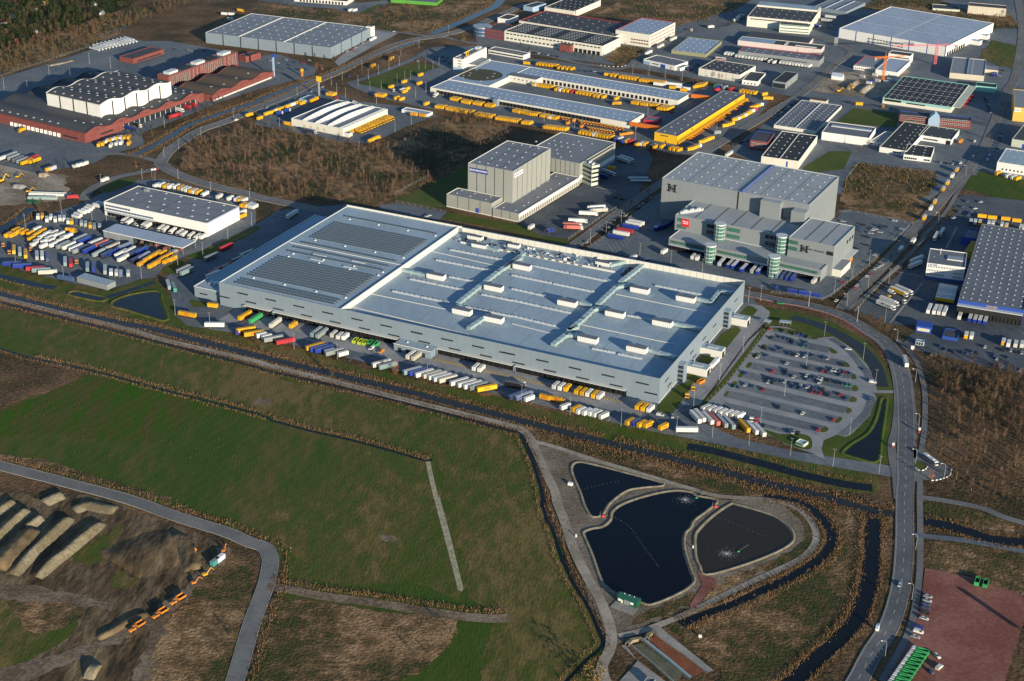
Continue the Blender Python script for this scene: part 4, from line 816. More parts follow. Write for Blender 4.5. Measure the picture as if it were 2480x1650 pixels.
a = B('front_ledge', None, '21', (1445,668), (2847,968), (2930,880), h=h2, wall='wall_grey', roof='roof_stone', cope='steel_pale', parent=b)
for x0, x1, n in ((.01,.24,12), (.33,.53,10), (.72,.98,14)): a.win('F', a.w*x0, a.w*x1, n, h2-4.0, a.w*(x1-x0)/n*.9, 2.2, 'glass_green', 'dark')
a.strip('F', .2, a.w-.2, .3, 4.4, 'dock', 'dock_dark_band'); a.docks('F', 2, a.w*.24, 7, 2.8, 3.4, .9, fr='dark'); a.docks('F', a.w*.34, a.w*.7, 12, 2.8, 3.4, .9); a.docks('F', a.w*.76, a.w*.98, 8, 2.8, 3.4, .9)
a.box('dock_canopy', 1, -3, 4.9, a.w-.5, -.02, 5.3, 'steel_pale')
a = B('east_block', None, '31', (192,662), (612,748), (800,562), h=h3, wall='wall_grey', roof='roof_stone', cope='steel_pale', parent=b)
a.win('F', a.w*.02, a.w*.2, 4, h3-5, 2.6, 2.8, 'glass_green', 'dark', 'window', 2, -5.2); emblem(a, 'F', a.w*.36, h3-7, 5.5); a.part('lettering', text('Gebr. Heinemann', 1.8, 'dark'), (a.w*.62, -.1, h3-6.5)); a.win('F', a.w*.86, a.w*.98, 3, h3-8, 2.4, 3, 'glass', 'dark')
a.seams('R', 7, 'wall_silver', .2); a.win('R', a.d*.6, a.d*.98, 3, h3-9, 3, 3, 'glass', 'dark'); a.box('loading_ramp', a.w+.02, 2, 0, a.w+7, a.d*.5, 6, 'wall_cream', 'roof_grey'); a.box('side_canopy', a.w+.02, a.d*.52, 6, a.w+5, a.d-1, 6.5, 'steel_pale')
for k in range(1, 3): a.part('roof_seam', boxmesh('roof_seam', .7, a.d-2, .1, 'roof_brown'), (a.w*k/3, a.d/2, a.rzz+.01))
def stair(t, x, yb, yt, zb=0.0, r=4.2):
    g = G(t, x, yb, zb); h = hgt2(t, (x, yb), zb, (x, yt))-zb; d = g-b.o; mb = MB(); mb.cyl((0,0,0), (0,0,h), r, n=20, m=0)
    for k in range(int(h/3)): mb.cyl((0,0,k*3+1.9), (0,0,k*3+2.4), r+.15, n=20, m=1)
    mb.cyl((0,0,h), (0,0,h+1), r+.5, n=20, m=1)
    for k in range(10): mb.cyl((math.cos(k*.628)*(r+.1), math.sin(k*.628)*(r+.1), 0), (math.cos(k*.628)*(r+.1), math.sin(k*.628)*(r+.1), h), .12, n=4, m=1)
    b.part('stair_tower', mb.mesh('stair_tower', [MT['glass_green'], MT['steel_pale']]), (d.dot(b.ex), d.dot(b.ey), zb))
stair('21', 1815, 900, 740); stair('21', 1905, 690, 545, h2); stair('31', 40, 1030, 845); stair('31', 115, 810, 655, h2)
# ---- blue trucking terminal on the right
ho = hgt('31', (1795,1095), (1815,945))
b = B('terminal_office', 'white four-storey office on a blue ground floor at the trucking terminal', '31', (1466,900), (1815,945), (1892,815), h=ho, wall='wall_white', roof='roof_mid', cope='wall_white', cat='office')
for k in range(4): b.win('F', .8, b.w-1.2, 22, ho-3.2-k*3.15, .55, 1.6, 'glass', 'wall_white', skip=[(0,i) for i in range(11,16)] if k in (1,2) else ())
b.strip('F', 0, b.w, .02, 2.6, 'wall_blue', 'base_band'); b.strip('R', 0, b.d, .02, ho-1, 'wall_blue', 'blue_cladding'); b.part('lettering', text('DACHSER', 1.5, 'trim_blue'), (4.5, -.1, ho-1.0))
b.box('roof_well', b.w*.5, b.d*.4, b.rzz, b.w*.92, b.d*.65, b.rzz+.8, 'offwhite', 'steel'); b.domes(3, 1, 1.2, 1.2, .6, .15, .5); b.box('mast', b.w*.3, b.d*.7, b.rzz, b.w*.3+.3, b.d*.7+.3, b.rzz+5, 'white')
h_ = hgt('31', (1768,1395), (1752,1240))
b = B('terminal_hall', 'dark grey roofed hall with blue fascia and rows of small skylights', '31', (1752,1240), (2357,1335), (2690,640), h=h_, wall='wall_blue', roof='roof_mid', cope='roof_mid', cat='warehouse')
b.part('lettering', text('DACHSER', 1.7, 'wall_yellow'), (b.w*.52, -.1, h_-1.6)); b.strip('F', 0, b.w, .1, h_-3.2, 'dark', 'dock_dark_band'); b.docks('F', 2, b.w-1, 16, 2.9, 3.6, .9, m='wall_grey'); b.box('dock_canopy', 0, -4, h_-3.1, b.w, -.02, h_-2.6, 'steel_pale')
b.domes(8, 17, 1.7, 1.5, .9, .06, .04)
_hb = hgt('31', (1790,700), (1790,655))
b2 = B('terminal_wing', 'low blue side wing of the trucking terminal with grey roof', '31', (1780,655), (1975,690), (2000,610), h=7, wall='wall_blue', roof='roof_mid', cat='building'); b2.pts('31', '1850,608 1905,635', 1.5, 1.5, .7)
b2 = B('yellow_canopy', 'yellow striped canopy between the blue terminal wing and its hall', '31', (1810,790), (1890,805), (1930,705), h=6, wall='bumper_yellow', roof='roof_mid', cat='canopy', par=.05)
for k in range(9): b2.box('canopy_slat', .1, b2.d*k/9+.3, 6.0, b2.w-.1, b2.d*(k+.6)/9, 6.3, 'wall_yellow')
b2 = B('blue_shelter', 'blue roofed drivers shelter beside the terminal entrance', '31', (1365,1478), (1505,1500), (1522,1450), h=4.5, wall='wall_blue', roof='wall_blue', cat='shelter', par=.02)
b2.win('F', 1, b2.w-1, 5, 1, 1.6, 2.2, 'lit_glass', 'white')
b2 = B('blue_office_box', 'dark blue box office with flat roof south of the terminal', '32', (1605,50), (1745,75), (1765,0), (1745,108), wall='wall_blue', roof='roof_dark', cat='building')
b2 = B('kiosk', 'small grey glazed kiosk in the terminal car park', '32', (1360,100), (1440,112), (1452,92), (1438,150), wall='wall_ltblue', roof='roof_grey', cat='kiosk'); b2.win('F', .5, b2.w-.5, 3, .5, 1.6, 2.4, 'glass', 'white')
b2 = B('gate_house', 'grey gate house on the grass corner of the big car park', 'b', (1440,745), (1520,775), (1540,735), (1520,805), wall='wall_palegreen', roof='roof_white', cat='gatehouse'); b2.win('F', .5, b2.w-.5, 3, .6, 1.8, 1.8, 'glass_green', 'white')
# ---- warehouse top left
b = B('blue_grey_warehouse', 'large blue-grey warehouse with dark pilasters and three roof ridges', 's', (497.2,78.9), (800.2,115.7), (897.5,65.8), (801.5,142), wall='wall_silver', roof='roof_grey', cope='steel_pale', cat='warehouse')
b.seams('F', 7, w=1.2); b.seams('R', 4, w=1.2); b.domes(13, 6, 2.2, 1.8, .9, .05, .1)
for x in (.27, .63): b.box('roof_ridge', b.w*x-.6, .5, b.rzz, b.w*x+.6, b.d-.5, b.rzz+.8, 'offwhite')
b.box('office_end', b.w-6, b.d-3, 0, b.w+2, b.d+4, b.h+1, 'wall_white', 'roof_grey'); b.roofseams(6, 3)
# ---- sawtooth hall
b = B('sawtooth_hall', 'white hall with four long sawtooth roof lights and a row of yellow vans', '10', (325,1090), (800,1185), (1210,1005), (800,1262), wall='wall_cream', roof='roof_grey', cope='wall_white', cat='warehouse')
for k in range(4):
    x = b.w*(.235+.247*k) if k < 3 else b.w-3.0; mb = MB(); sg = 12
    for i in range(sg):
        f = lambda j: 1.0+2.6*math.sin(math.pi*min(1, max(0, (j/sg)))) if False else (1.2+2.2*(1-abs(2*((j/sg*1.0) % 1.0)-1)**1.6)) if k < 3 else .9
        y0, y1 = b.d*i/sg+.4, b.d*(i+1)/sg-.02+(0 if i < sg-1 else -.4); za, zb = b.rzz+f(i), b.rzz+f(i+1)
        mb.quad((x-1.5,y0,b.rzz),(x-1.2,y0,za),(x-1.2,y1,zb),(x-1.5,y1,b.rzz)); mb.quad((x-1.2,y0,za),(x+2.8,y0,b.rzz+.05),(x+2.8,y1,b.rzz+.05),(x-1.2,y1,zb))
    mb.tri((x-1.5,.4,b.rzz),(x+2.8,.4,b.rzz),(x-1.2,.4,b.rzz+f(0)))
    b.part('sawtooth_light', mb.mesh('sawtooth_light', MT['white']))
for i in range(4): b.part('window', winmesh(2.2, 2.4, 'lit_glass', 'dark'), (b.w*(.25+.13*i), -.02, 2.0))
b.strip('F', 0, b.w, 0.05, .6, 'wall_grey', 'plinth'); b.docks('R', 8, b.d-4, 16, 3, 3.2, .6, m='dock', fr='wall_yellow'); b.box('porch', b.w+.02, 1, 0, b.w+6, 7, 4, 'wall_cream', 'roof_grey')
b = B('flat_shed', 'low grey-roofed shed with two yellow swap bodies in front', '10', (1340,1010), (1580,1052), (1632,1030), (1580,1080), wall='wall_white', roof='roof_blue', cat='shed')
b = B('filling_canopy', 'small grey canopy roof beside yellow trucks at the road', '10', (395,910), (482,926), (547,886), (482,942), wall='wall_ltblue', roof='roof_grey', cat='canopy')
# ---- U-shaped parcel depot
hu = hgt('20', (1075,1185), (1075,1130))
b = B('parcel_depot', 'pale U-shaped parcel depot with small roof lights and long dock fronts', '20', (-752,805), (1075,1130), (1210,1045), h=hu, wall='wall_cream', roof='roof_blue', cope='offwhite', cat='warehouse'); BU = b
xa, ya = b.loc('10', 2140, 790, hu); x2, y2 = b.loc('20', 1530, 930, hu); x3, y3 = b.loc('20', 1660, 866, hu); xw, yw = b.loc('20', 0, 685, hu)
DEP = y3
def ublock(name, x0, y0, x1, y1, roofm):
    mb = MB(); mb.box(x0, y0, 0, x1, y1, hu-.05); mb.box(x0, y0, hu-.05, x1, y0+.4, hu+.45); mb.box(x0, y1-.4, hu-.05, x1, y1, hu+.45); mb.box(x1-.4, y0+.4, hu-.05, x1, y1-.4, hu+.45); mb.box(x0, y0+.4, hu-.05, x0+.4, y1-.4, hu+.45)
    b.part(name, mb.mesh(name, MT['wall_cream'])); mb = MB(); mb.quad((x0+.4,y0+.4,hu),(x1-.4,y0+.4,hu),(x1-.4,y1-.4,hu),(x0+.4,y1-.4,hu)); b.part('roof', mb.mesh('roof', MT[roofm]))
ublock('west_block', .01, b.d+.02, xa+1.5, DEP, 'roof_blue'); ublock('rear_arm', xa+1.52, y2, x2, DEP, 'roof_blue')
DME = domemesh(2.6, 1.5, .8)
for i in range(30):
    for j in (.25, .6): b.part('skylight', DME, (xa*.2+(b.w-xa*.2)*(i+.5+.3*(j > .3))/30.5, b.d*j, b.rzz))
    if i < 28:
        for j in (.22, .6): b.part('skylight', DME, (xa+6+(x2-xa-12)*(i+.5+.3*(j > .3))/28.5, y2+(DEP-y2)*j, hu))
gx, gy = b.loc('10', 2070, 690, hu); mb = MB(); mb.poly([(gx+24*math.cos(a*.2618), gy+23*math.sin(a*.2618), hu+.06) for a in range(24)]); b.part('green_roof', mb.mesh('green_roof', MT['roof_green']))
mb = MB(); n_ = 28
for i in range(n_):
    a0, a1 = 2*math.pi*i/n_, 2*math.pi*(i+1)/n_; mb.quad(*[(gx+r_*math.cos(q), gy+r_*math.sin(q), hu+.12) for r_, q in ((11.5,a0),(14,a0),(14,a1),(11.5,a1))])
b.part('roof_ring', mb.mesh('roof_ring', MT['roof_brown']))
for p in PTS('10', '2030,645 1975,675 2195,680 1965,697 1905,720 2180,705 2070,750 2060,775 2130,720 1910,700', hu):
    v = p-b.o; b.part('skylight', DME, (v.dot(b.ex), v.dot(b.ey), hu+.05))
b.docks('F', 8, b.w-30, 46, 3, 3.4, .9); b.box('porch', b.w*.345, -6, 0, b.w*.365, -.02, 7.5, 'wall_silver', 'roof_blue')
for i in range(34): b.part('dock_door', boxmesh('dock_door', 2.8, .3, 3.6, 'dock'), (xa+14+(x2-xa-24)*(i+.5)/34, y2-.1, .9))
for i in range(9): b.part('window', winmesh(1.3, 1.2, 'glass', 'white'), (b.w+.02, 2+b.d*.8*(i+.5)/9, 4.5), R(90))
b.box('court_office', xw, y2-13, 0, xw+34, y2-.05, 7, 'wall_cream', 'roof_mid')
for i in range(6): b.part('window', winmesh(2, 1.4, 'glass', 'white'), (xw+3+i*5, y2-13.02, 3.5))
for n2, (x0, y0), (x1, y1), t_ in (('bridge', (1085,1140), (1375,1190), '20'), ('bridge', (1650,885), (1812,905), '20')):
    A, Bq = G(t_, x0, y0, 5.5), G(t_, x1, y1, 5.5); d = Bq-A; r_ = thing('conveyor_bridge', 'orange lattice conveyor bridge from the %s depot arm to the yellow hall' % ('front' if y0 > 1000 else 'rear'), 'bridge', (A.x, A.y, 4.2), math.atan2(d.y, d.x)); L_ = d.length; mb = MB()
    for z in (0, 3): mb.box(0, -1.6, z, L_, -1.3, z+.35); mb.box(0, 1.3, z, L_, 1.6, z+.35)
    k = 0
    while k < L_-3: mb.cyl((k,-1.45,.2),(k+3,-1.45,3.2),.18,n=4); mb.cyl((k+3,-1.45,.2),(k,-1.45,3.2),.12,n=4); k += 3
    obj('truss', mb.mesh('truss', MT['trim_orange']), r_); mb = MB(); mb.box(0,-1.2,.3,L_,1.2,2.9); obj('conveyor_tube', mb.mesh('conveyor_tube', MT['trim_orange']), r_)
    mb = MB()
    for f in (.2, .8): mb.box(L_*f-.3, -1.2, -4.2, L_*f+.3, 1.2, 0)
    obj('support', mb.mesh('support', MT['steel']), r_)
# ---- yellow hall
b = B('yellow_hall', 'long yellow delivery hall with grey roof and van docks down its side', 's', (1584.6,320.4), (1641.2,330.1), (1804.3,227.5), (1641,351.5), wall='wall_yellow', roof='roof_mid', cope='steel', cat='warehouse', keep='NR')
b.domes(2, 11, 2.2, 2.0, .9, .28, .05, stag=False); b.strip('R', 0, b.d, .05, 3.4, 'dock', 'dock_dark_band'); b.docks('R', 1, b.d-1, 40, 2.8, 3.0, .4, fr='wall_yellow'); b.box('canopy', b.w+.02, .2, 4.2, b.w+4.5, b.d-.2, 4.6, 'wall_yellow')
for f in (.2, .86): b.part('lettering', text('DHL', 2.2, 'sign_red'), (b.w+.1, b.d*f, 6.6), R(90))
b.strip('F', b.w*.25, b.w*.6, b.h-2.4, .8, 'dark', 'vent_slot'); b.part('door', boxmesh('door', 1.4, .1, 2.2, 'brick'), (b.w*.5, -.05, .1)); b.roofseams(1, 8)
b = B('red_pavilion', 'small bright red building with grey roof between depot and yellow hall', '20', (1210,1102), (1335,1120), (1375,1085), (1335,1152), wall='wall_red', roof='roof_mid', cat='building')
# ---- black-roofed complex at the top
b = B('black_roof_block', 'long cream block with black roof and dense small skylights', '20', (-70,285), (835,425), (1005,345), (815,515), wall='wall_cream', roof='roof_black', cope='offwhite', cat='building')
for k in range(4): b.domes(7, 6, 2.8, 1.4, .5, x0=b.w*(.03+.25*k), x1=b.w*(.18+.25*k), y0=b.d*.2, y1=b.d*.85)
b.win('F', 2, b.w-2, 26, b.h-3.4, 3.6, 1.6, 'glass', 'wall_cream'); b.docks('F', b.w*.72, b.w-2, 6, 3.4, 4, .2); b.win('F', 2, b.w*.6, 14, 2.5, 3.6, 1.8, 'glass', 'wall_cream'); b.box('brick_porch', b.w*.6, -7, 0, b.w*.71, -.02, 8, 'brick', 'roof_dark')
b = B('dark_roof_hall', 'long dark-roofed hall behind the cream block at the top', '20', (65,190), (950,335), (1110,225), h=11, wall='wall_cream', roof='roof_dark', cope='trim_red', cat='warehouse')
b.domes(9, 4, 2.4, 1.5, .6, .06, .15); b.roofseams(3, 1)
b = B('cream_hall_rear', 'cream hall with dark roof at the top edge of the picture', '20', (300,65), (575,105), (790,-2), (580,160), wall='wall_cream', roof='roof_black', cope='offwhite', cat='warehouse'); b.domes(6, 5, 2.2, 1.5, .6); b.box('red_sign', b.w+.02, 2, 3, b.w+.3, 4, 9, 'trim_red')
b = B('red_window_block', 'white three-storey block with red window bands and pale roof', '20', (955,275), (1270,322), (1512,207), (1266,442), wall='wall_cream', roof='roof_blue', cope='trim_red', cat='building')
b.domes(5, 6, 2.2, 1.6, .7); b.win('R', 2, b.d-2, 18, 3, 1.9, 1.5, 'glass', 'trim_red', rows=3, dz=4.2); b.win('F', b.w*.45, b.w*.97, 7, 3, 2.4, 1.4, 'glass', 'trim_red', rows=2, dz=3.6)
b = B('white_cube_office', 'small white office at the top edge near the waterway', '20', (105,52), (190,68), (282,25), (190,116), wall='wall_ltblue', roof='roof_dark', cat='office')
b = B('brick_office', 'dark brick three-storey office with a rounded glass corner at the crossroads', '10', (2100,262), (2285,292), (2390,235), (2285,372), wall='brick', roof='roof_dark', cat='office')
b.win('F', 1, b.w-1, 6, 2, 2.2, 1.8, 'glass_blue', 'dark', rows=3, dz=4.2); b.win('R', 1, b.d-1, 5, 2, 2.2, 1.8, 'glass', 'white', rows=3, dz=4.2)
mb = MB(); mb.cyl((0,0,0),(0,0,b.h-.5),11,n=20,m=0); mb.cyl((0,0,b.h-.5),(0,0,b.h+.6),11.4,n=20,m=1)
for k in range(3): mb.cyl((0,0,1+k*4.2),(0,0,1.8+k*4.2),11.15,n=20,m=1)
b.part('glass_rotunda', mb.mesh('glass_rotunda', [MT['glass_blue'], MT['steel']]), (-7, 8, 0))
b = B('rear_shed', 'flat dark shed behind the brick office by the waterway', '10', (2225,165), (2330,180), (2400,140), h=6, wall='wall_white', roof='roof_dark', cat='building')
b = B('logo_office', 'white four-storey office carrying a yellow square sign on its roof', '10', (1815,535), (1905,548), (2132,440), (1905,662), wall='wall_white', roof='roof_grey', cat='office')
b.win('R', 3, b.d-2, 20, 4.5, 1.4, 1.3, 'glass', 'white', rows=4, dz=3.2); b.win('F', 6, b.w-1.5, 3, 4.5, 1.3, 1.3, 'glass', 'white', rows=4, dz=3.2); b.strip('F', 0, b.w, .05, 4, 'wall_ltblue', 'base_band')
o_ = b.box('roof_sign', b.w-3, b.d*.22, b.rzz, b.w-2.4, b.d*.22+6, b.rzz+6, 'wall_yellow'); mb = MB(); mb.cyl((.35,0,3),(.5,0,3),1.6,n=12); mb.box(.3,-.3,3.6,.5,1.8,4.1); obj('emblem', mb.mesh('emblem', MT['black']), o_)
b.box('roof_plant', 3, b.d*.8, b.rzz, 8, b.d*.92, b.rzz+2.5, 'steel_pale'); b.box('low_wing', b.w+.02, b.d*.2, 0, b.w+12, b.d*.75, 6, 'wall_white', 'roof_grey')
b = B('window_band_wing', 'two-storey white wing with continuous window bands beside the logo office', '20', (-217,452), (108,510), (160,485), (108,553), wall='wall_white', roof='roof_mid', cat='office'); b.win('F', 1, b.w-1, 26, 1.4, 2.4, 1.7, 'glass', 'white', rows=2, dz=3.4)
# ---- upper right district
b = B('olive_hall', 'low olive-walled hall with pale blue-grey roof', '20', (1468,462), (1785,500), (2000,385), (1785,532), wall='wall_green', roof='roof_blue', cat='warehouse'); b.domes(5, 5, 2.6, 1.6, .7, .12, .1)
b = B('white_blue_pavilion', 'white pavilion with blue end wall and stepped parapets', '20', (1212,545), (1500,608), (1592,560), (1500,652), wall='wall_white', roof='roof_mid', cat='building'); b.strip('F', 0, 9, .05, b.h-2, 'wall_ltblue', 'blue_wall'); b.strip('F', b.w*.55, b.w*.7, .1, 4, 'trim_blue', 'door_panel'); b.domes(3, 2, 2, 1.5, .6); b.win('F', 12, b.w*.5, 4, 2, 2, 1.5)
b.box('side_wing', b.w+.02, 2, 0, b.w+6, b.d*.7, 3.6, 'wall_white', 'roof_grey')
b = B('square_dark_hall', 'square hall with dark roof, ivory walls and bare shrubs before it', '20', (1720,628), (2100,690), (2240,606), (2100,758), wall='wall_cream', roof='roof_dark', cope='offwhite', cat='warehouse'); b.domes(5, 4, 2.2, 1.6, .6, .12, .14); b.seams('F', 6, 'steel', .3)
b = B('low_wing', 'low dark-roofed wing with white fascia beside the square hall', '20', (2120,735), (2265,752), (2400,680), h=5, wall='wall_white', roof='roof_dark', cat='building'); b.win('F', 1, b.w-1, 4, 1, 2, 1.6)
b = B('white_office_hall', 'white office hall with dark roof and green-glazed front at the top', '30', (-190,150), (398,205), (542,78), (398,300), wall='wall_cream', roof='roof_dark', cope='offwhite', cat='building'); b.win('F', 4, b.w-3, 26, b.h-3.5, 2.6, 1.6, 'glass', 'white'); b.domes(8, 3, 2.4, 1.4, .5, .08, .15, y0=b.d*.1, y1=b.d*.6); b.box('roof_step', 1, b.d*.72, b.rzz, b.w-1, b.d-1, b.rzz+2.2, 'wall_cream', 'roof_pale')
b = B('glazed_front', 'green-banded four-storey front block of the white office hall', '30', (108,222), (388,243), (425,218), (380,320), wall='wall_cream', roof='roof_dark', cat='office'); b.win('F', 1, b.w-1, 16, 1.5, 2.2, 1.5, 'glass_green', 'white', rows=3, dz=3.6)
b = B('grey_shed_rear', 'pale grey arched shed at the top edge behind the white office hall', '30', (420,62), (720,108), (835,15), (720,142), wall='wall_silver', roof='roof_grey', cat='warehouse')
for k in (1, 2): b.box('roof_ridge', b.w*k/3-.5, .5, b.rzz, b.w*k/3+.5, b.d-.5, b.rzz+1, 'roof_blue')
b = B('pink_hall', 'pinkish hall with half pale, half black roof', '30', (-277,372), (490,456), (545,418), (488,502), wall='wall_pink', roof='roof_dark', cope='offwhite', cat='warehouse'); x_ = b.w*.42; b.box('pale_roof', .5, .5, b.rzz, x_, b.d-.5, b.rzz+.3, 'roof_blue'); b.box('rooflight_strip', b.w*.55, 4, b.rzz, b.w*.58, b.d-4, b.rzz+.6, 'offwhite'); b.box('rooflight_strip', b.w*.68, b.d*.25, b.rzz, b.w*.93, b.d*.4, b.rzz+.5, 'offwhite'); b.box('rear_hall', 3, b.d-.01, 0, b.w*.8, b.d+32, b.h-1, 'wall_pink', 'roof_dark')
b = B('truck_wash_hall', 'grey hall with flat roof and white trucks lined up before it', '30', (-272,470), (472,560), (565,517), (470,622), wall='wall_grey', roof='roof_mid', cope='trim_red', cat='warehouse'); b.domes(9, 2, 2.2, 1.6, .6, .08, .3); b.docks('F', b.w*.1, b.w*.85, 16, 3.2, 4, .1)
b = B('great_white_hall', 'great white hall with blue pilasters and dotted pale roof', '30', (655,262), (1640,432), (1890,182), (1640,524), wall='wall_white', roof='roof_white', cope='wall_white', cat='warehouse')
b.seams('F', 6, 'trim_blue', 1.1, ends=True); b.roofseams(2, 1, 'offwhite', 1.2); b.roofseams(1, 3, 'offwhite', .8)
k_ = domemesh(2.6, 1.3, .6, 'roof_mid')
for i in range(8):
    for j in range(9): b.part('roof_light', k_, (b.w*(.06+.125*i), b.d*(.06+.11*j), b.rzz))
b.win('F', b.w*.28, b.w*.62, 12, 1.5, 3, 1.4, 'glass', 'white', rows=2, dz=3.6); b.box('dock_house', b.w+.02, b.d*.72, 0, b.w+9, b.d*.78, 5, 'wall_white', 'roof_white'); b.box('dock_house', b.w+.02, b.d*.5, 0, b.w+12, b.d*.56, 5, 'wall_white', 'roof_white'); b.docks('R', 4, b.d*.4, 8, 3.4, 4, .2)
b = B('site_office', 'white two-storey office with pink trim on the crane yard', '30', (790,602), (990,630), (1030,530), (990,668), wall='wall_white', roof='roof_grey', cope='trim_red', cat='office'); b.win('F', 1, b.w-1, 10, 1.2, 1.5, 1.4, 'glass', 'white', rows=2, dz=3.2)
b = B('site_hall', 'low white-roofed hall beside the orange crane', '30', (992,640), (1192,668), (1335,560), h=6, wall='wall_white', roof='roof_white', cat='building')
b = B('site_tall_hall', 'tall white hall with dark roof behind the orange crane', '30', (1110,492), (1312,518), (1346,490), (1312,595), wall='wall_white', roof='roof_dark', cat='building'); b.strip('F', b.w*.1, b.w*.95, b.h-4, 1.2, 'glass', 'strip_window')
b = B('beige_ridge_hall', 'beige hall with a dark ridge light along the middle of its grey roof', '30', (1675,670), (1992,700), (2100,560), (1990,752), wall='wall_beige', roof='roof_grey', cope='offwhite', cat='warehouse'); b.box('ridge_light', b.w*.48, 1, b.rzz, b.w*.52, b.d-1, b.rzz+1.0, 'roof_dark', 'roof_blue'); b.domes(2, 12, 1.4, 1.8, .6, x0=b.w*.4, x1=b.w*.62, my=.08); b.box('lean_to', b.w+.02, b.d*.5, 0, b.w+14, b.d*.75, 4.5, 'wall_beige', 'roof_grey')
b = B('teal_hall', 'black-roofed hall with turquoise eaves and rows of skylights', '30', (1058,900), (1692,988), (1935,790), (1690,1042), wall='wall_cream', roof='roof_black', cope='wall_teal', cat='warehouse')
b.domes(10, 11, 2.2, 1.2, .5, .07, .06); b.strip('F', 0, b.w, b.h-2.4, 2.2, 'wall_teal', 'eaves_band'); b.win('F', 2, b.w*.27, 12, 3, 2.0, 2.6, 'glass', 'white'); b.win('F', b.w*.35, b.w*.62, 12, 3, 2.0, 1.6, 'glass', 'white'); b.box('side_roof', b.w+.02, 4, 5, b.w+8, b.d-1, 5.5, 'wall_palegreen')
for k in range(1, 5): b.box('roof_ridge', 1, b.d*k/5-.2, b.rzz, b.w-1, b.d*k/5+.2, b.rzz+.2, 'steel')
b = B('teal_wing', 'turquoise wing with black roof at the end of the turquoise hall', '30', (1912,788), (2100,808), (2132,775), (2095,858), wall='wall_teal', roof='roof_black', cat='building')
b = B('brick_gable_office', 'red brick office with white windows and a blue glazed gable', '30', (1213,1055), (1870,1115), (1887,1082), (1870,1192), wall='brick', roof='roof_dark', cope='wall_blue', cat='office')
b.win('F', 2, b.w*.38, 14, 2.5, 1.9, 1.7, 'glass', 'white', rows=2, dz=4); b.win('F', b.w*.58, b.w-2, 14, 2.5, 1.9, 1.7, 'glass', 'white', rows=2, dz=4)
mb = MB(); w_ = b.w*.16; x_ = b.w*.41
mb.box(x_, -3, 0, x_+w_, -.02, b.h-1, 0); mb.tri((x_,-3,b.h-1),(x_+w_,-3,b.h-1),(x_+w_/2,-3,b.h+5)); mb.quad((x_,-3,b.h-1),(x_+w_/2,-3,b.h+5),(x_+w_/2,9,b.h+5),(x_,9,b.h-1)); mb.quad((x_+w_/2,-3,b.h+5),(x_+w_,-3,b.h-1),(x_+w_,9,b.h-1),(x_+w_/2,9,b.h+5)); b.part('glass_gable', mb.mesh('glass_gable', MT['wall_ltblue']))
b = B('white_workshop', 'white L-shaped workshop with black roof and skylight rows', '30', (1028,1352), (1277,1392), (1475,1150), (1277,1442), wall='wall_white', roof='roof_black', cope='wall_palegreen', cat='building'); b.domes(2, 8, 1.8, 1.4, .6, x0=b.w*.62, x1=b.w*.8, my=.1); b.domes(1, 5, 2, 1.5, .6, x0=b.w*.3, x1=b.w*.3); b.win('F', b.w*.5, b.w*.8, 4, 1.5, 1.8, 2, 'glass', 'white')
a = B('rear_wing', None, '30', (1388,1242), (1690,1288), (1850,1207), (1690,1338), wall='wall_white', roof='roof_dark', cope='wall_palegreen', parent=b); a.domes(4, 2, 2, 1.5, .6); a.win('F', a.w*.15, a.w*.6, 8, 1.5, 1.8, 1.8, 'glass', 'white'); a.box('open_bay', a.w*.85, -.3, .1, a.w*.98, -.02, 4, 'dock')
a = B('front_wing', None, '30', (1250,1422), (1500,1452), (1578,1357), (1500,1500), wall='wall_white', roof='roof_black', cope='wall_white', parent=b); a.domes(2, 4, 2, 1.5, .6, .3, .12); a.win('F', .8, a.w*.5, 6, 1, 1.8, 2, 'glass', 'white'); a.win('F', a.w*.75, a.w*.98, 3, 1, 1.8, 2, 'glass', 'white')
b = B('twin_roof_hall', 'long grey hall with rows of roof lights beside the lawn', '30', (55,1150), (442,1208), (735,980), (442,1238), wall='wall_cream', roof='roof_mid', cope='steel_pale', cat='warehouse'); b.domes(6, 12, 2.0, 1.4, .6, .1, .05); b.box('ridge', b.w*.49, .5, b.rzz, b.w*.51, b.d-.5, b.rzz+.8, 'steel_pale'); b.box('rear_shed', b.w*.2, b.d+.02, 0, b.w*.6, b.d+10, 5, 'wall_beige', 'roof_brown')
b = B('white_flat_hall', 'white flat-roofed hall with grey roof between the long hall and workshop', '30', (497,1215), (930,1272), (1012,1175), (925,1347), wall='wall_white', roof='roof_mid', cat='warehouse'); b.seams('F', 2, 'steel', .4); b.box('rooflight', b.w*.1, b.d*.6, b.rzz, b.w*.95, b.d*.72, b.rzz+1, 'steel_pale', 'roof_blue')
b = B('low_grey_annex', 'low annex with four skylights beside the white flat hall', '30', (935,1300), (1045,1322), (1115,1215), (1040,1352), wall='wall_white', roof='roof_grey', cat='building'); b.domes(2, 4, 2, 1.4, .5, .25, .15); b.win('F', 1, b.w-1, 3, .8, 1.8, 1.6, 'glass', 'white')
b = B('black_roof_hall', 'white hall with black roof split by a pale seam next to the tall grey centre', '30', (-60,1438), (282,1485), (560,1262), (287,1562), wall='wall_cream', roof='roof_black', cope='wall_white', cat='warehouse'); b.domes(2, 7, 2, 1.6, .7, x0=b.w*.12, x1=b.w*.35, my=.1); b.domes(2, 5, 2, 1.6, .7, x0=b.w*.62, x1=b.w*.86, my=.1); b.box('ridge', b.w*.48, .5, b.rzz, b.w*.50, b.d-.5, b.rzz+.5, 'offwhite'); b.box('blue_panel', b.w*.68, -.2, 1, b.w*.72, -.02, 6, 'trim_blue')
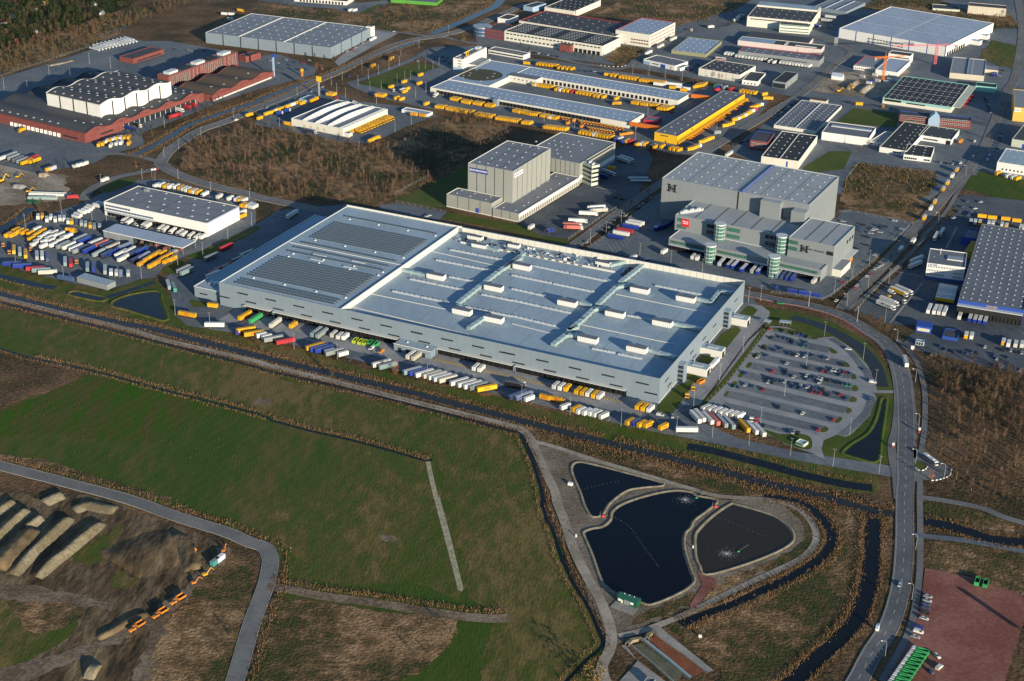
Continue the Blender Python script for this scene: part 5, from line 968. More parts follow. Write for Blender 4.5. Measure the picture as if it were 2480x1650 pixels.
b = B('brick_blue_office', 'brick office with blue edged roof by the depot access road', '20', (2195,1290), (2357,1310), (2460,1228), (2357,1395), wall='brick', roof='roof_dark', cope='trim_blue', cat='office'); b.win('F', 1, b.w-1, 9, 2, 1.6, 1.5, 'glass', 'white', rows=2, dz=3.3)
b = B('glass_pavilion', 'low glass-fronted pavilion with black roof at the bend of the road', '30', (45,745), (165,762), (285,672), (160,825), wall='wall_grey', roof='roof_black', cat='building'); b.strip('F', .5, b.w-.5, .5, b.h-2.5, 'glass', 'glass_front'); b.win('R', 3, b.d-2, 8, 1, 2, 2.4, 'glass', 'white')
b = B('ochre_hall', 'ochre-yellow hall with a white LCH board at the edge of view', '30', (2268,987), (2570,1015), (2700,860), (2565,1145), wall='wall_lcy', roof='roof_grey', cat='warehouse'); sign(b, 'F', 3.6, b.h-4.4, 6, 3.4, 'LCH', 'white', 'black', 2.4)
b = B('grey_corner_hall', 'pale hall with dark roof below the ochre hall', '30', (2248,1280), (2500,1320), (2620,1190), (2500,1390), wall='wall_palegreen', roof='roof_dark', cat='warehouse'); b.strip('F', b.w*.4, b.w, .1, 4, 'trim_blue', 'blue_band')
b = B('white_corner_hall', 'white hall with pale roof at the right edge above the field', '30', (2112,1490), (2600,1565), (2690,1440), (2600,1655), wall='wall_white', roof='roof_pale', cat='warehouse'); b.win('F', 4, b.w-2, 12, 2, 1.6, 1.8, 'glass', 'white'); b.domes(7, 3, 2, 1.5, .6)
b = B('beige_slab', 'beige panelled hall at the upper right edge beyond the brown field', '30', (1845,52), (2195,82), (2240,55), (2195,158), wall='wall_beige', roof='roof_dark', cat='warehouse'); b.seams('F', 7, 'wall_cream', .5)
b = B('low_green_shed', 'low dark-roofed shed on the brown field at the upper right', '30', (1518,76), (1768,92), (1792,55), (1766,112), wall='wall_palegreen', roof='roof_dark', cat='shed')
b = B('dock_hall_top', 'white hall with black dock doors cut by the top edge', '10', (350,-22), (835,15), (930,-25), (835,52), wall='wall_cream', roof='roof_dark', cat='warehouse'); b.docks('F', b.w*.1, b.w*.95, 14, 3.4, 4, .4, m='black', fr='white')
b = B('green_hall_top', 'bright green hall cut by the top edge', '10', (1240,-6), (1665,25), (1752,-15), (1665,56), wall='wall_lime', roof='roof_mid', cat='warehouse')
# ---- brick depot with wavy roofs
hbk = hgt('00', (780,1322), (780,1228))
b = B('wave_depot', 'red brick depot with wavy dark roofs and a raised white hall', '00', (-250,1012), (780,1228), (1872,850), h=hbk, wall='brick', roof='roof_dark', cope='trim_blue', cat='warehouse', par=1.0, keep='NR'); BW = b
bpy.data.objects.remove(b.roofo); zf = wavyroof(b, hbk, 3.0, 5.0, 'roof_dark', 'brick', ph=.6, coping='dark')
me = domemesh(2.6, 2.2, .8)
for i in range(13):
    for j in range(14):
        x, y = b.w*(.05+.075*i), b.d*(.03+.07*j)
        if x > b.w-2 or (rng.random() < .25): continue
        if not (b.w*.02 < x < b.w*.78 and b.d*.08 < y < b.d*.83): b.part('skylight', me, (x, y, zf(y)+.1))
b.docks('F', b.w*.3, b.w*.78, 12, 3.2, 3.6, .4, m='white', fr='white'); b.strip('R', b.d*.3, b.d*.92, .2, hbk*.55, 'glass', 'glass_front'); [b.box('glass_pier', b.w+.15, b.d*(.3+.62*k/14), .2, b.w+.5, b.d*(.3+.62*k/14)+.5, hbk*.55, 'steel_pale') for k in range(15)]; b.strip('F', b.w*.8, b.w*.93, 2, 1.5, 'glass', 'strip_window'); b.strip('R', b.d*.12, b.d*.22, 3, 1.5, 'glass', 'strip_window')
hw = hgt2('00', (920,1088), hbk+1.5, (920,968))
a = B('raised_hall', None, '00', (410,862), (920,968), (1572,755), h=hw, wall='wall_white', roof='roof_dark', parent=b, keep='NR', par=1.0); bpy.data.objects.remove(a.roofo)
zf2 = wavyroof(a, hw, 2.6, 3.0, 'roof_dark', 'wall_white', ph=.5, coping='wall_white'); a.seams('F', 4, w=1.6); a.seams('R', 6, w=1.6)
for i in range(6):
    for j in range(9): a.part('skylight', me, (a.w*(.1+.16*i), a.d*(.05+.11*j), zf2(a.d*(.05+.11*j))+.1))
a = B('brown_wing', None, '00', (1640,815), (1955,878), (2517,657), (1957,938), wall='brick', roof='roof_brown', parent=b, keep='NR', par=1.0); bpy.data.objects.remove(a.roofo); zf3 = wavyroof(a, a.h, 3.0, 3.0, 'roof_brown', 'brick', ph=.4, coping='brick')
for j in range(4): a.part('skylight', me, (a.w*.7, a.d*(.15+.2*j), zf3(a.d*(.15+.2*j))+.1))
a.strip('R', 2, a.d-4, .05, 1.6, 'offwhite', 'plinth')
ho = hgt('00', (2187,602), (2187,476))
b = B('brick_slab_office', 'long red brick office slab with narrow windows and rooftop plant', '00', (1432,690), (1545,702), (2187,476), h=ho, wall='brick', roof='roof_mid', cat='office', keep='NR')
b.win('R', 2, b.d-2, 36, 2.2, .9, 1.9, 'glass', 'offwhite', rows=6, dz=(ho-3.5)/6)
for k in range(17): b.box('brick_pier', b.w+.02, b.d*(k+.5)/17.5, 0, b.w+.5, b.d*(k+.5)/17.5+.7, ho, 'brick')
for f in (.25, .74): b.strip('R', b.d*f, b.d*f+3, 1, ho-1.5, 'glass_green', 'stair_glass')
for k in range(5): b.box('plant_deck', 3, b.d*(.05+.19*k), b.rzz, b.w-3, b.d*(.17+.19*k), b.rzz+(1.4 if k % 2 else 2.6), 'steel_pale' if k % 2 == 0 else 'dark')
b = B('brick_shed', 'low red brick shed with dark roof on the depot yard', '00', (1095,520), (1222,542), (1507,452), (1222,590), wall='brick', roof='roof_dark', cat='building', keep='NR'); b.win('R', 6, b.d-4, 12, 1, 3, 1.4, 'glass', 'dark')
b = B('brick_lodge', 'small red brick lodge at the end of the brick office slab', '00', (2200,505), (2262,522), (2400,485), (2262,578), wall='brick', roof='roof_dark', cat='building', keep='NR')
# ---- green hut at the ponds
b = B('green_hut', 'dark green hut with roller door on a concrete apron beside the big pond', '23', (890,852), (1053,908), (1092,868), (1053,957), wall='paint_e', roof='paint_e', cat='hut', par=.05)
for o_ in b.root.children:
    o_.data.materials.clear()
mat('hut_green', (.012,.085,.045), .5); mat('hut_roof', (.02,.10,.075), .5)
for o_ in list(b.root.children): bpy.data.objects.remove(o_)
mb = MB(); w, d, h = b.w, b.d, b.h
for q in (((0,0),(w,0)), ((w,0),(w,d)), ((w,d),(0,d)), ((0,d),(0,0))): mb.quad((*q[0],0),(*q[1],0),(*q[1],h-.1),(*q[0],h-.1))
mb.tri((w,0,h-.1),(w,d,h-.1),(w,d*.6,h+1)); mb.tri((0,d,h-.1),(0,0,h-.1),(0,d*.6,h+1)); b.part('wall', mb.mesh('wall', MT['hut_green']))
mb = MB(); mb.quad((-.4,-.4,h-.3),(w+.4,-.4,h-.3),(w+.4,d*.6,h+1.05),(-.4,d*.6,h+1.05)); mb.quad((-.4,d*.6,h+1.05),(w+.4,d*.6,h+1.05),(w+.4,d+.4,h-.3),(-.4,d+.4,h-.3)); b.part('roof', mb.mesh('roof', MT['hut_roof']))
b.part('roller_door', boxmesh('roller_door', 3, .15, 3, 'wall_grey'), (w*.48, -.06, .1)); b.part('door', boxmesh('door', 1.1, .15, 2.2, 'wall_cream'), (w*.24, -.06, .1)); b.part('window', winmesh(1.8, 1.3, 'white', 'white'), (w*.12, -.02, 1.4)); b.part('window', winmesh(1.8, 1.3, 'white', 'white'), (w*.74, -.02, 1.4))
for k in range(3): b.part('roof_vent', domemesh(.5, .5, .6, 'white'), (w*(.25+.25*k), d*.55, h+1))
b.box('apron', -1, -6, .32, w+1, -.05, .5, 'concrete')
# ------------------------------------------------------------------ vehicles
VM = {}
def vm(key, fn):
    if key not in VM: VM[key] = fn()
    return VM[key]
def P(c): return MT['paint_'+c]
def wheels(mb, xs, y=1.0, r=.5, m=0, w=.3):
    for x in xs:
        for s in (-1, 1): mb.cyl((x, s*(y+w/2), r), (x, s*(y-w/2), r), r, n=8, m=m)
def m_box(L, z0, z1, c, roof='w', W=2.5):
    def f():
        mb = MB(); mb.bbox(-L/2, -W/2, z0, L/2, W/2, z1, .09, 0, 1); x = -L/2-.02
        mb.box(x, -W/2+.12, z0+.15, x+.05, -.04, z1-.2, 2); mb.box(x, .04, z0+.15, x+.05, W/2-.12, z1-.2, 2)
        for k in range(1, 5): mb.box(-L/2+L*k/5-.03, -W/2-.02, z0+.05, -L/2+L*k/5+.03, W/2+.02, z1-.1, 2)
        return mb.mesh('cargo_box', [P(c), P(roof), P(c)])
    return vm(('box', L, z0, z1, c, roof, W), f)
def m_tgear(L):
    def f():
        mb = MB(); mb.box(-L/2+.1, -.6, .75, L/2-.2, .6, 1.12, 0); wheels(mb, (-L/2+1.6, -L/2+2.9, -L/2+4.2), 1.0, .5, 1); mb.box(L/2-3, -1.0, 0, L/2-2.8, -.8, 1.1, 0); mb.box(L/2-3, .8, 0, L/2-2.8, 1.0, 1.1, 0)
        mb.box(-L/2+5.4, -1.22, .45, L/2-3.6, -1.18, 1.0, 0); mb.box(-L/2+5.4, 1.18, .45, L/2-3.6, 1.22, 1.0, 0); return mb.mesh('running_gear', [MT['dark'], MT['tyre']])
    return vm(('tg', L), f)
def m_legs():
    def f():
        mb = MB()
        for x in (-3.0, 3.0):
            for y in (-1.05, 1.05): mb.box(x-.08, y-.08, 0, x+.08, y+.08, 1.22)
        mb.box(-3.5, -1.0, 1.05, 3.5, 1.0, 1.2); return mb.mesh('support_legs', MT['steel'])
    return vm('legs', f)
def m_cab(c, x0, zr=3.3):
    def f():
        mb = MB(); q = [(x0,.6),(x0+2.15,.6),(x0+2.2,1.7),(x0+1.95,2.9),(x0+1.5,zr),(x0,zr)]; y = 1.22
        mb.poly([(x,-y,z) for x, z in q]); mb.poly([(x,y,z) for x, z in reversed(q)])
        for i in range(len(q)):
            a, b = q[i], q[(i+1) % len(q)]; mb.quad((a[0],-y,a[1]),(a[0],y,a[1]),(b[0],y,b[1]),(b[0],-y,b[1]), 1 if i == 2 else 0)
        for s in (-1, 1): mb.box(x0+1.0, s*1.235-.01, 1.75, x0+1.85, s*1.235+.01, 2.6, 1)
        mb.box(x0+2.12, -1.15, .55, x0+2.3, 1.15, 1.0, 1)
        me = mb.mesh('cab', [P(c), MT['glass']]); return me
    return vm(('cab', c, x0, zr), f)
def m_gear(xr, xs):
    def f():
        mb = MB(); mb.box(xr, -.5, .7, xs[0]+1.2, .5, 1.05, 0); wheels(mb, xs, 1.0, .5, 1); return mb.mesh('running_gear', [MT['dark'], MT['tyre']])
    return vm(('gear', xr, xs), f)
def m_car(c, van=False):
    def f():
        mb = MB(); L, W = (4.9, 1.9) if van else (4.4, 1.78); x = L/2
        lo = [(-x,.35),(-x,.85),(-x+.3,.98),(x*.42,.95),(x-.15,.78),(x,.55),(x,.35)] if not van else [(-x,.35),(-x,1.2),(x*.6,1.15),(x-.1,.95),(x,.55),(x,.35)]
        y = W/2; mb.poly([(a,-y,b) for a, b in lo]); mb.poly([(a,y,b) for a, b in reversed(lo)])
        for i in range(len(lo)-1): a, b = lo[i], lo[i+1]; mb.quad((a[0],-y,a[1]),(b[0],-y,b[1]),(b[0],y,b[1]),(a[0],y,a[1]))
        return mb.mesh('car_body', P(c))
    def g():
        mb = MB(); L = 4.9 if van else 4.4; x = L/2; zt = 1.95 if van else 1.44; b = [(-x+.25,.96),(x*.45,.94)] if not van else [(-x+.05,1.18),(x*.62,1.14)]; t = [(-x+.75,zt),(x*.08,zt)] if not van else [(-x+.2,zt),(x*.4,zt)]
        y, yt = .84, .66 if not van else .78
        V = [(b[0][0],-y,b[0][1]),(b[1][0],-y,b[1][1]),(b[1][0],y,b[1][1]),(b[0][0],y,b[0][1])]; T = [(t[0][0],-yt,t[0][1]),(t[1][0],-yt,t[1][1]),(t[1][0],yt,t[1][1]),(t[0][0],yt,t[0][1])]
        for i in range(4): j = (i+1) % 4; mb.quad(V[i], V[j], T[j], T[i], 0)
        mb.quad(*T, 1); z = zt+.01; mb.box(t[0][0]+.05, -yt+.05, zt-.02, t[1][0]-.05, yt-.05, zt+.03, 1)
        if van: mb.box(-x+.1, -.96, 1.0, x*.2, .96, zt-.12, 1)
        return mb.mesh('cabin', [MT['glass'], P(c)])
    def h():
        mb = MB(); wheels(mb, (-1.35, 1.35), .82, .32, 0, .2); return mb.mesh('wheels', MT['tyre'])
    return vm(('carb', c, van), f), vm(('carc', c, van), g), vm('carw', h)
KIND = dict(T=('trailer', 'trailer', 'trailer', 2.5), S=('swap_body', 'swap body', 'swap body', 2.5), K=('box_truck', 'box truck', 'truck', 2.2), A=('articulated_lorry', 'articulated lorry', 'lorry', 2.4), t=('tractor_unit', 'tractor unit', 'truck', 1.8), C=('car', 'car', 'car', .8), V=('van', 'van', 'van', 1.0), v=('delivery_van', 'delivery van', 'van', 1.4), B=('bus', 'bus', 'bus', 1.6), D=('skip', 'open skip', 'skip', 1.2), U=('tipper_truck', 'tipper truck', 'truck', 1.8), G=('dump_truck', 'articulated dump truck', 'truck', 1.8), L=('storage_tube', 'storage tube', 'tank', 1.2), X=('site_container', 'site container', 'container', 1.4))
ROOFC = dict(y='y', b='m', d='m', r='r', p='p', k='x', e='e', t='s', g='s', n='c', c='w', w='w', m='s', v='m', o='y', s='w', x='g', a='w', l='l', q='t', f='f')
NV = [0]
QUEUE = []
def vehicle(*a): QUEUE.append(a) if a[0] == 'S' else vehicle_(*a)
def flush():
    QUEUE.sort(key=lambda a: a[2].length); far = MB(); mats = []
    for k, a in enumerate(QUEUE):
        if k < 298: vehicle_(*a); continue
        col, p, rz = a[1], a[2], a[3]; me = m_box(7.45, 1.22, 3.95, col, a[7] if len(a) > 7 and a[7] else ROOFC.get(col, 'w')); M_ = Matrix.Translation((p.x, p.y, .22)) @ Matrix.Rotation(rz, 4, 'Z')
        for me_ in (me, m_legs()):
            n = len(far.v); far.v += [tuple(M_ @ x.co) for x in me_.vertices]
            for pl in me_.polygons:
                m = me_.materials[pl.material_index]
                if m not in mats: mats.append(m)
                far.f.append(tuple(n+i for i in pl.vertices)); far.m.append(mats.index(m))
    if far.v: tag(obj('far_swap_bodies', far.mesh('far_swap_bodies', mats)), 'rows of yellow swap bodies along the far parcel depot docks', 'swap bodies', None, 'stuff')
def vehicle_(kind, col, pos, rz, label, group, text_=None, roofc=None):
    nm, kn, cat, _ = KIND[kind]; jit = .0
    o = thing(nm, label, cat, (pos.x, pos.y, .22), rz, group); NV[0] += 1; rc = roofc or ROOFC.get(col, 'w')
    if kind == 'T': obj('cargo_box', m_box(13.6, 1.12, 3.95, col, rc), o); obj('running_gear', m_tgear(13.6), o)
    elif kind == 'S': obj('cargo_box', m_box(7.45, 1.22, 3.95, col, rc), o); obj('support_legs', m_legs(), o)
    elif kind == 'K': obj('cargo_box', m_box(7.2, 1.1, 3.75, col, rc), o, (-1.1, 0, 0)); obj('cab', m_cab(col if col in 'ywro' else 'w', 2.6), o); obj('running_gear', m_gear(-4.6, (3.6, -2.2, -3.3)), o)
    elif kind == 'A': obj('cargo_box', m_box(13.6, 1.12, 3.95, col, rc), o, (-1.6, 0, 0)); obj('cab', m_cab('w' if col not in 'br' else col, 5.4, 3.6), o); obj('running_gear', m_gear(-8, (6.6, 3.4, -4.2, -5.5, -6.8)), o)
    elif kind == 't': obj('cab', m_cab(col, .4, 3.5), o); obj('running_gear', m_gear(-3.0, (1.4, -2.0)), o)
    elif kind == 'C' or kind == 'V':
        a, b, c = m_car(col, kind == 'V'); obj('body', a, o); obj('cabin', b, o); obj('wheels', c, o)
    elif kind == 'v': obj('cargo_box', m_box(4.4, .7, 2.9, col, rc, 2.1), o, (-.9, 0, 0)); obj('cab', m_cab(col, 1.4, 2.4), o, (0,0,0), 0, (.85,.85,.95)); obj('running_gear', m_gear(-2.8, (2.0, -1.9)), o)
    elif kind == 'B':
        def f():
            mb = MB(); mb.bbox(-6, -1.27, .4, 6, 1.27, 3.1, .15, 0, 0); mb.box(-5.9, -1.3, 1.3, 5.9, 1.3, 2.4, 1); mb.box(5.9, -1.1, 1.2, 6.04, 1.1, 2.6, 1)
            for k in (-3, 2.5): mb.box(k-.8, -.7, 3.08, k+.8, .7, 3.3, 0)
            return mb.mesh('bus_body', [P('w'), MT['glass']])
        obj('body', vm('bus', f), o)
        def g(): mb = MB(); wheels(mb, (-3.2, 3.4), 1.05, .48); mb.box(-5.98, -1.28, .35, 5.98, 1.28, .9, 1); return mb.mesh('wheels', [MT['tyre'], P('r')])
        obj('wheels', vm('busw', g), o)
    elif kind == 'D' or kind == 'U':
        def f():
            mb = MB(); L, W = 6.2, 2.4
            for x0, y0, x1, y1 in ((-L/2,-W/2,L/2,-W/2+.18), (-L/2,W/2-.18,L/2,W/2), (-L/2,-W/2+.18,-L/2+.18,W/2-.18), (L/2-.18,-W/2+.18,L/2,W/2-.18)): mb.box(x0, y0, .25, x1, y1, 2.3, 0)
            mb.box(-L/2+.18, -W/2+.18, .25, L/2-.18, W/2-.18, .6, 1)
            for k in range(5): mb.box(-L/2+.6+k*1.2, -W/2-.1, .3, -L/2+.75+k*1.2, W/2+.1, 2.25, 0) if k in (0, 4) else mb.box(-L/2+.6+k*1.2, -W/2-.1, .3, -L/2+.75+k*1.2, -W/2, 2.25, 0)
            return mb.mesh('hopper', [P(col), MT['black']])
        if kind == 'D': obj('hopper', vm(('hop', col), f), o); obj('skids', boxmesh('skids', 6.0, 1.2, .26, 'dark'), o)
        else: obj('hopper', vm(('hop', col), f), o, (-1.0, 0, .9)); obj('cab', m_cab('w', 2.4, 3.2), o); obj('running_gear', m_gear(-4.2, (3.5, -1.8, -3.1)), o)
    elif kind == 'G':
        def f():
            mb = MB(); mb.quad((-5.2,-1.4,1.7),(-.2,-1.4,1.7),(-.2,-1.7,3.1),(-5.9,-1.7,3.3)); mb.quad((-.2,1.4,1.7),(-5.2,1.4,1.7),(-5.9,1.7,3.3),(-.2,1.7,3.1)); mb.quad((-.2,-1.4,1.7),(-.2,1.4,1.7),(-.2,1.7,3.4),(-.2,-1.7,3.4))
            mb.quad((-5.2,1.4,1.7),(-5.2,-1.4,1.7),(-5.9,-1.7,2.6),(-5.9,1.7,2.6)); mb.quad((-5.7,-1.55,2.5),(-.3,-1.55,2.5),(-.3,1.55,2.5),(-5.7,1.55,2.5),1); mb.box(-5.9,-1.85,3.0,-.2,-1.65,3.3); mb.box(-5.9,1.65,3.0,-.2,1.85,3.3); return mb.mesh('dump_body', [P('o'), MT['soil']])
        obj('dump_body', vm('gdump', f), o)
        def g():
            mb = MB(); mb.bbox(2.6,-1.1,1.2,5.0,1.1,2.3,.2); mb.bbox(.6,-.9,1.2,2.6,.9,2.2,.1); mb.box(.9,-.75,2.2,2.4,.75,3.3,1); mb.box(.8,-.85,3.3,2.5,.85,3.5,0); return mb.mesh('cab', [P('o'), MT['glass']])
        obj('cab', vm('gcab', g), o)
        def h(): mb = MB(); wheels(mb, (3.4, -2.4, -4.3), 1.25, .85, 0, .6); mb.box(-5,-.5,1.0,4,.5,1.7,1); return mb.mesh('running_gear', [MT['tyre'], MT['dark']])
        obj('running_gear', vm('ggear', h), o)
    elif kind == 'L':
        def f(): mb = MB(); mb.cyl((-9,0,1.1),(9,0,1.1),1.0,n=10); mb.cyl((-8,-.9,.2),(-8,.9,.2),.2,n=4); return mb.mesh('tube', MT['steel_pale'])
        obj('tube', vm('ltube', f), o); obj('cradle', boxmesh('cradle', 12, 1.2, .3, 'dark'), o)
    elif kind == 'X': obj('container_box', m_box(6.0, .15, 2.8, col, rc, 2.45), o); obj('skids', boxmesh('skids', 5.8, 2.0, .16, 'dark'), o)
    if kind == 'G': o.scale = (.86,.86,.86)
    if text_:
        L = dict(T=3.0, S=2.2, A=3.0, K=2.2).get(kind, 2); c_ = 'sign_red' if text_ == 'DHL' else 'sign_text' if col in 'bk' else 'black'
        o_ = obj('lettering', text(text_, 2.1, c_, .02), o.children[0], (0, -1.285, 2.6)); obj('lettering', TXT[(text_, 2.1, c_)], o.children[0], (0, 1.285, 2.6), R(180))
    return o
def head(t, x, y, z, dx, dy):
    a, b = G(t, x, y, z), G(t, x+dx, y+dy, z); d = b-a; return math.atan2(d.y, d.x)
def VR(phrase, t, kind, line, cols, d, group=None, tx=None, rc=None):
    """a row of like vehicles between two surveyed spots"""
    z = KIND[kind][3]; q = [tuple(map(float, w.split(','))) for w in line.split()]; dx, dy = map(float, d.split(',')); n = len(cols)
    if len(q) == 1: q = q*2
    a, b = G(t, *q[0], z), G(t, *q[-1], z); rz = head(t, *q[0], z, dx, dy); kn = KIND[kind][1]
    for i, c in enumerate(cols):
        if len(q) == n and n > 2: p = G(t, *q[i], z)
        else: p = a.lerp(b, i/(n-1)) if n > 1 else a
        lab = '%s %s, %s of %s' % (PNAME[c], kn, ordn(i), phrase) if n > 1 else '%s %s %s' % (PNAME[c], kn, phrase)
        vehicle(kind, c, p, rz+(rng.random()-.5)*.035, lab, group, tx if c in 'y' or tx != 'DHL' else None, rc)
def VP(phrase, t, kind, s, d, group=None, tx=None, rc=None):
    """loose vehicles: 'x,y,c x,y,c'"""
    dx, dy = map(float, d.split(',')); z = KIND[kind][3]; L = []
    for w in s.split(): x, y, c = w.split(','); L.append((float(x), float(y), c))
    for i, (x, y, c) in enumerate(L):
        lab = ('%s %s, %s listed left to right %s' % (PNAME[c], KIND[kind][1], ordn(sorted(range(len(L)), key=lambda k: L[k][0]).index(i)), phrase)).replace(' listed left to right', ' from the left') if len(L) > 1 else '%s %s %s' % (PNAME[c], KIND[kind][1], phrase)
        vehicle(kind, c, G(t, x, y, z), head(t, x, y, z, dx, dy)+(rng.random()-.5)*.03, lab, group, tx if c in 'y' or tx != 'DHL' else None, rc)
gr = 'vehicles docked along the great warehouse'
VR('docked at the great warehouse by its left end', 'e', 'T', '195,850', 'y', '-180,105', gr, 'DHL'); VR('docked next to the canopy step of the great warehouse', 'e', 'T', '350,890', 'e', '-170,110', gr)
VR('docked alone under the great warehouse canopy', 'e', 'T', '630,955', 'c', '-170,125', gr); VR('docked beside the cream trailer at the great warehouse', 'e', 'S', '885,985', 'y', '-110,75', gr, 'DHL')
VR('the docked pair at the great warehouse', 'e', 'T', '1215,1085 1295,1105', 'tg', '-150,110', gr); VR('the docked trio near the lime skips', 'e', 'S', '1465,1115 1550,1140 1630,1150', 'cww', '-100,85', gr)
VR('the skips by the gate wing', 'e', 'D', '1770,1210 1845,1228 1910,1240', 'lll', '-90,80', 'skips by the gate wing'); VR('the green skips by the gate wing', 'e', 'D', '1985,1240 2070,1262', 'ee', '-90,80', 'skips by the gate wing')
VR('parked by the green skips', 'e', 'V', '2000,1315', 'w', '-70,50'); VR('parked at the gate wing door', 'e', 'V', '2140,1360', 'o', '-70,40')
gr = 'vehicles along the lower yard edge'
VP('at the left end of the lower yard edge', 'e', 'T', '210,1050,y 320,1105,y', '280,-45', gr, 'DHL'); VP('in front of the yellow trailers', 'e', 't', '110,1095,b', '-80,10', gr); VP('by the red trailer at the yard edge', 'e', 'S', '430,1130,w 505,1155,w', '180,-40', gr); VP('at the yard edge beside a lamp post', 'e', 'T', '600,1180,g 775,1215,r', '245,-48', gr)
VP('in the fan below the docks', 'e', 'T', '1195,1290,y 1250,1312,b 1320,1332,b 1470,1370,g', '280,-75', gr); VP('ending the fan below the docks', 'e', 'S', '1400,1362,t 1595,1395,w', '170,-45', gr)
VP('by the red-leaved tree at the yard edge', '12', 'T', '1155,305,c 1215,325,t', '160,-40', gr); VP('in the long row below the docks', '12', 'T', '1440,372,t 1490,382,b 1550,395,w 1620,405,n 1670,418,w 1715,435,s 1765,447,n 1870,472,w 1940,487,w 1995,502,w 2045,514,x', '160,-45', gr); VP('ending the long row below the docks', '12', 'T', '2125,532,y', '190,-35', gr, 'DHL')
VR('the pair beside the gate wing', '12', 'T', '1440,218 1490,232', 'cn', '-130,90', gr); VR('the white pair docked mid-front', '12', 'S', '2025,340 2075,352', 'ww', '-70,60', gr)
VR('the docked trio near the right third', '22', 'S', '405,508 458,520 510,530', 'wwy', '-60,52', gr); VR('the docked five near the right end', '22', 'S', '610,555 662,567 712,577 765,592 815,602', 'yywyw', '-60,52', gr); VR('the docked trio at the right corner', '22', 'S', '1170,698 1222,711 1275,722', 'yyw', '-60,52', gr)
VP('with dark trailer on the dock apron', '22', 't', '90,500,w', '60,12', gr); VP('behind the white tractor on the apron', '22', 'T', '25,500,k', '60,12', gr); VP('below the white tractor', '22', 'T', '45,600,d 110,605,m', '100,-35', gr); VP('beside the two dark trailers below the tractor', '22', 'S', '158,627,w', '100,-38', gr)
VP('of the two-piece yellow road train', '22', 'S', '305,617,y', '110,30', gr, 'DHL'); VP('leading the two-piece yellow road train', '22', 'K', '425,642,y', '110,30', gr, 'DHL'); VP('by the road train at the yard edge', '22', 'S', '490,702,w', '100,-35', gr)
VR('the six along the yard edge', '22', 'S', '595,722 635,740 690,752 745,757 785,768 845,786', 'ywwwww', '100,-45', gr); VR('the four by the ditch corner', '22', 'S', '1085,842 1140,848 1195,862 1255,867', 'ybyy', '95,-48', gr, 'DHL'); VP('alone between the four and the white semi', '22', 'S', '1393,888,y', '95,-48', gr, 'DHL')
VP('broadside at the yard corner', '22', 'T', '1610,914,w', '195,2', gr); VP('parked by the right corner lawn', '22', 'V', '1365,777,a', '60,10'); VP('standing by the corner lawn', '22', 'C', '1478,792,s', '5,40'); VP('parked on the side lawn edge', '22', 't', '1670,535,y 1615,600,y', '-12,40'); VP('parked by the porch', '22', 'D', '1740,475,o', '60,-30')
VP('standing between the two porches', '22', 'T', '1865,300,w', '85,-88')
gr = 'trailers massed beside the big car park'
VR('the front fan beside the car park', 'b', 'T', '487,510 530,497 605,520 665,530 740,550 810,565 950,595 1030,615 1100,635', 'wwwpgtysw', '95,105', gr); VR('the rear rank beside the car park', 'b', 'S', '587,425 643,437 700,450 748,466 805,477 857,490 913,499', 'wwwwwcw', '98,-42', gr); VP('beside the trailer fan', 'b', 't', '1070,537,r 1023,532,w', '-5,40', gr)
# trailer park on the left
gr = 'trailers in the western trailer park'
VR('the rank behind the cross-dock', '01', 'S', '1440,188 1490,182 1530,192 1570,197 1625,198 1665,207 1700,217 1730,226 1765,236 1795,242 1830,248', 'wwywwywwywy', '92,-40', gr); VP('by the rank behind the cross-dock', '01', 'K', '1885,268,w', '-80,40', gr)
VP('along the road behind the cross-dock', '01', 'S', '2020,287,w 2120,304,w 2185,312,w 2215,320,y 2250,324,w', '75,-38', gr); VP('at the back corner of the cross-dock', '01', 'S', '2240,367,y 2270,371,y 2292,368,w 2318,376,w 2345,382,w', '75,-38', gr); VP('behind the right end of the cross-dock', '01', 'S', '2235,467,y 2235,432,w', '70,-30', gr)
VR('the line of white trucks at the cross-dock', '01', 'K', '1150,507 1188,525 1335,547 1360,558 1482,582 1520,592 1590,607 1655,622 1690,640 1760,648 1815,663', 'wwwwwwwwwww', '-85,52', gr); VP('at the cross-dock end', '01', 'S', '1870,657,w', '-85,45', gr); VP('at the cross-dock', '01', 'V', '1255,550,w', '40,20', gr)
VR('the upright rank by the ditch', '01', 'S', '350,475 390,470 432,500 470,480 508,500 552,490 590,492', 'wywwwww', '3,-60', gr); VR('the upright rank below the white jumble', '01', 'S', '627,517 662,520 703,527 750,535 788,542 830,555 868,562 917,567', 'wydggyxg', '3,-60', gr)
VP('in the white jumble by the roundabout', '01', 'S', '720,457,w 700,477,w 755,432,w 790,420,w 815,402,w 835,384,w 890,372,w 925,357,w', '105,25', gr); VP('in front of the upright rank', '01', 'K', '655,600,y', '90,12', gr, 'DHL')
VP('in the yellow cluster at the left', '01', 'S', '75,642,y 120,642,y 145,597,y 187,607,y 225,617,y 282,627,y', '85,-42', gr, 'DHL'); VP('in the yellow line beside the white block', '01', 'S', '290,675,y 340,640,y 392,606,y', '90,-48', gr); VP('above the yellow line', '01', 'S', '345,588,w', '90,-40', gr)
VP('in the white block', '01', 'S', '315,727,w 400,744,w 490,732,w 345,697,w 412,704,w 475,692,w 560,692,w 385,662,w 447,672,w 510,650,w 590,665,w 635,650,w 440,630,w 500,622,w 560,635,w', '92,-42', gr)
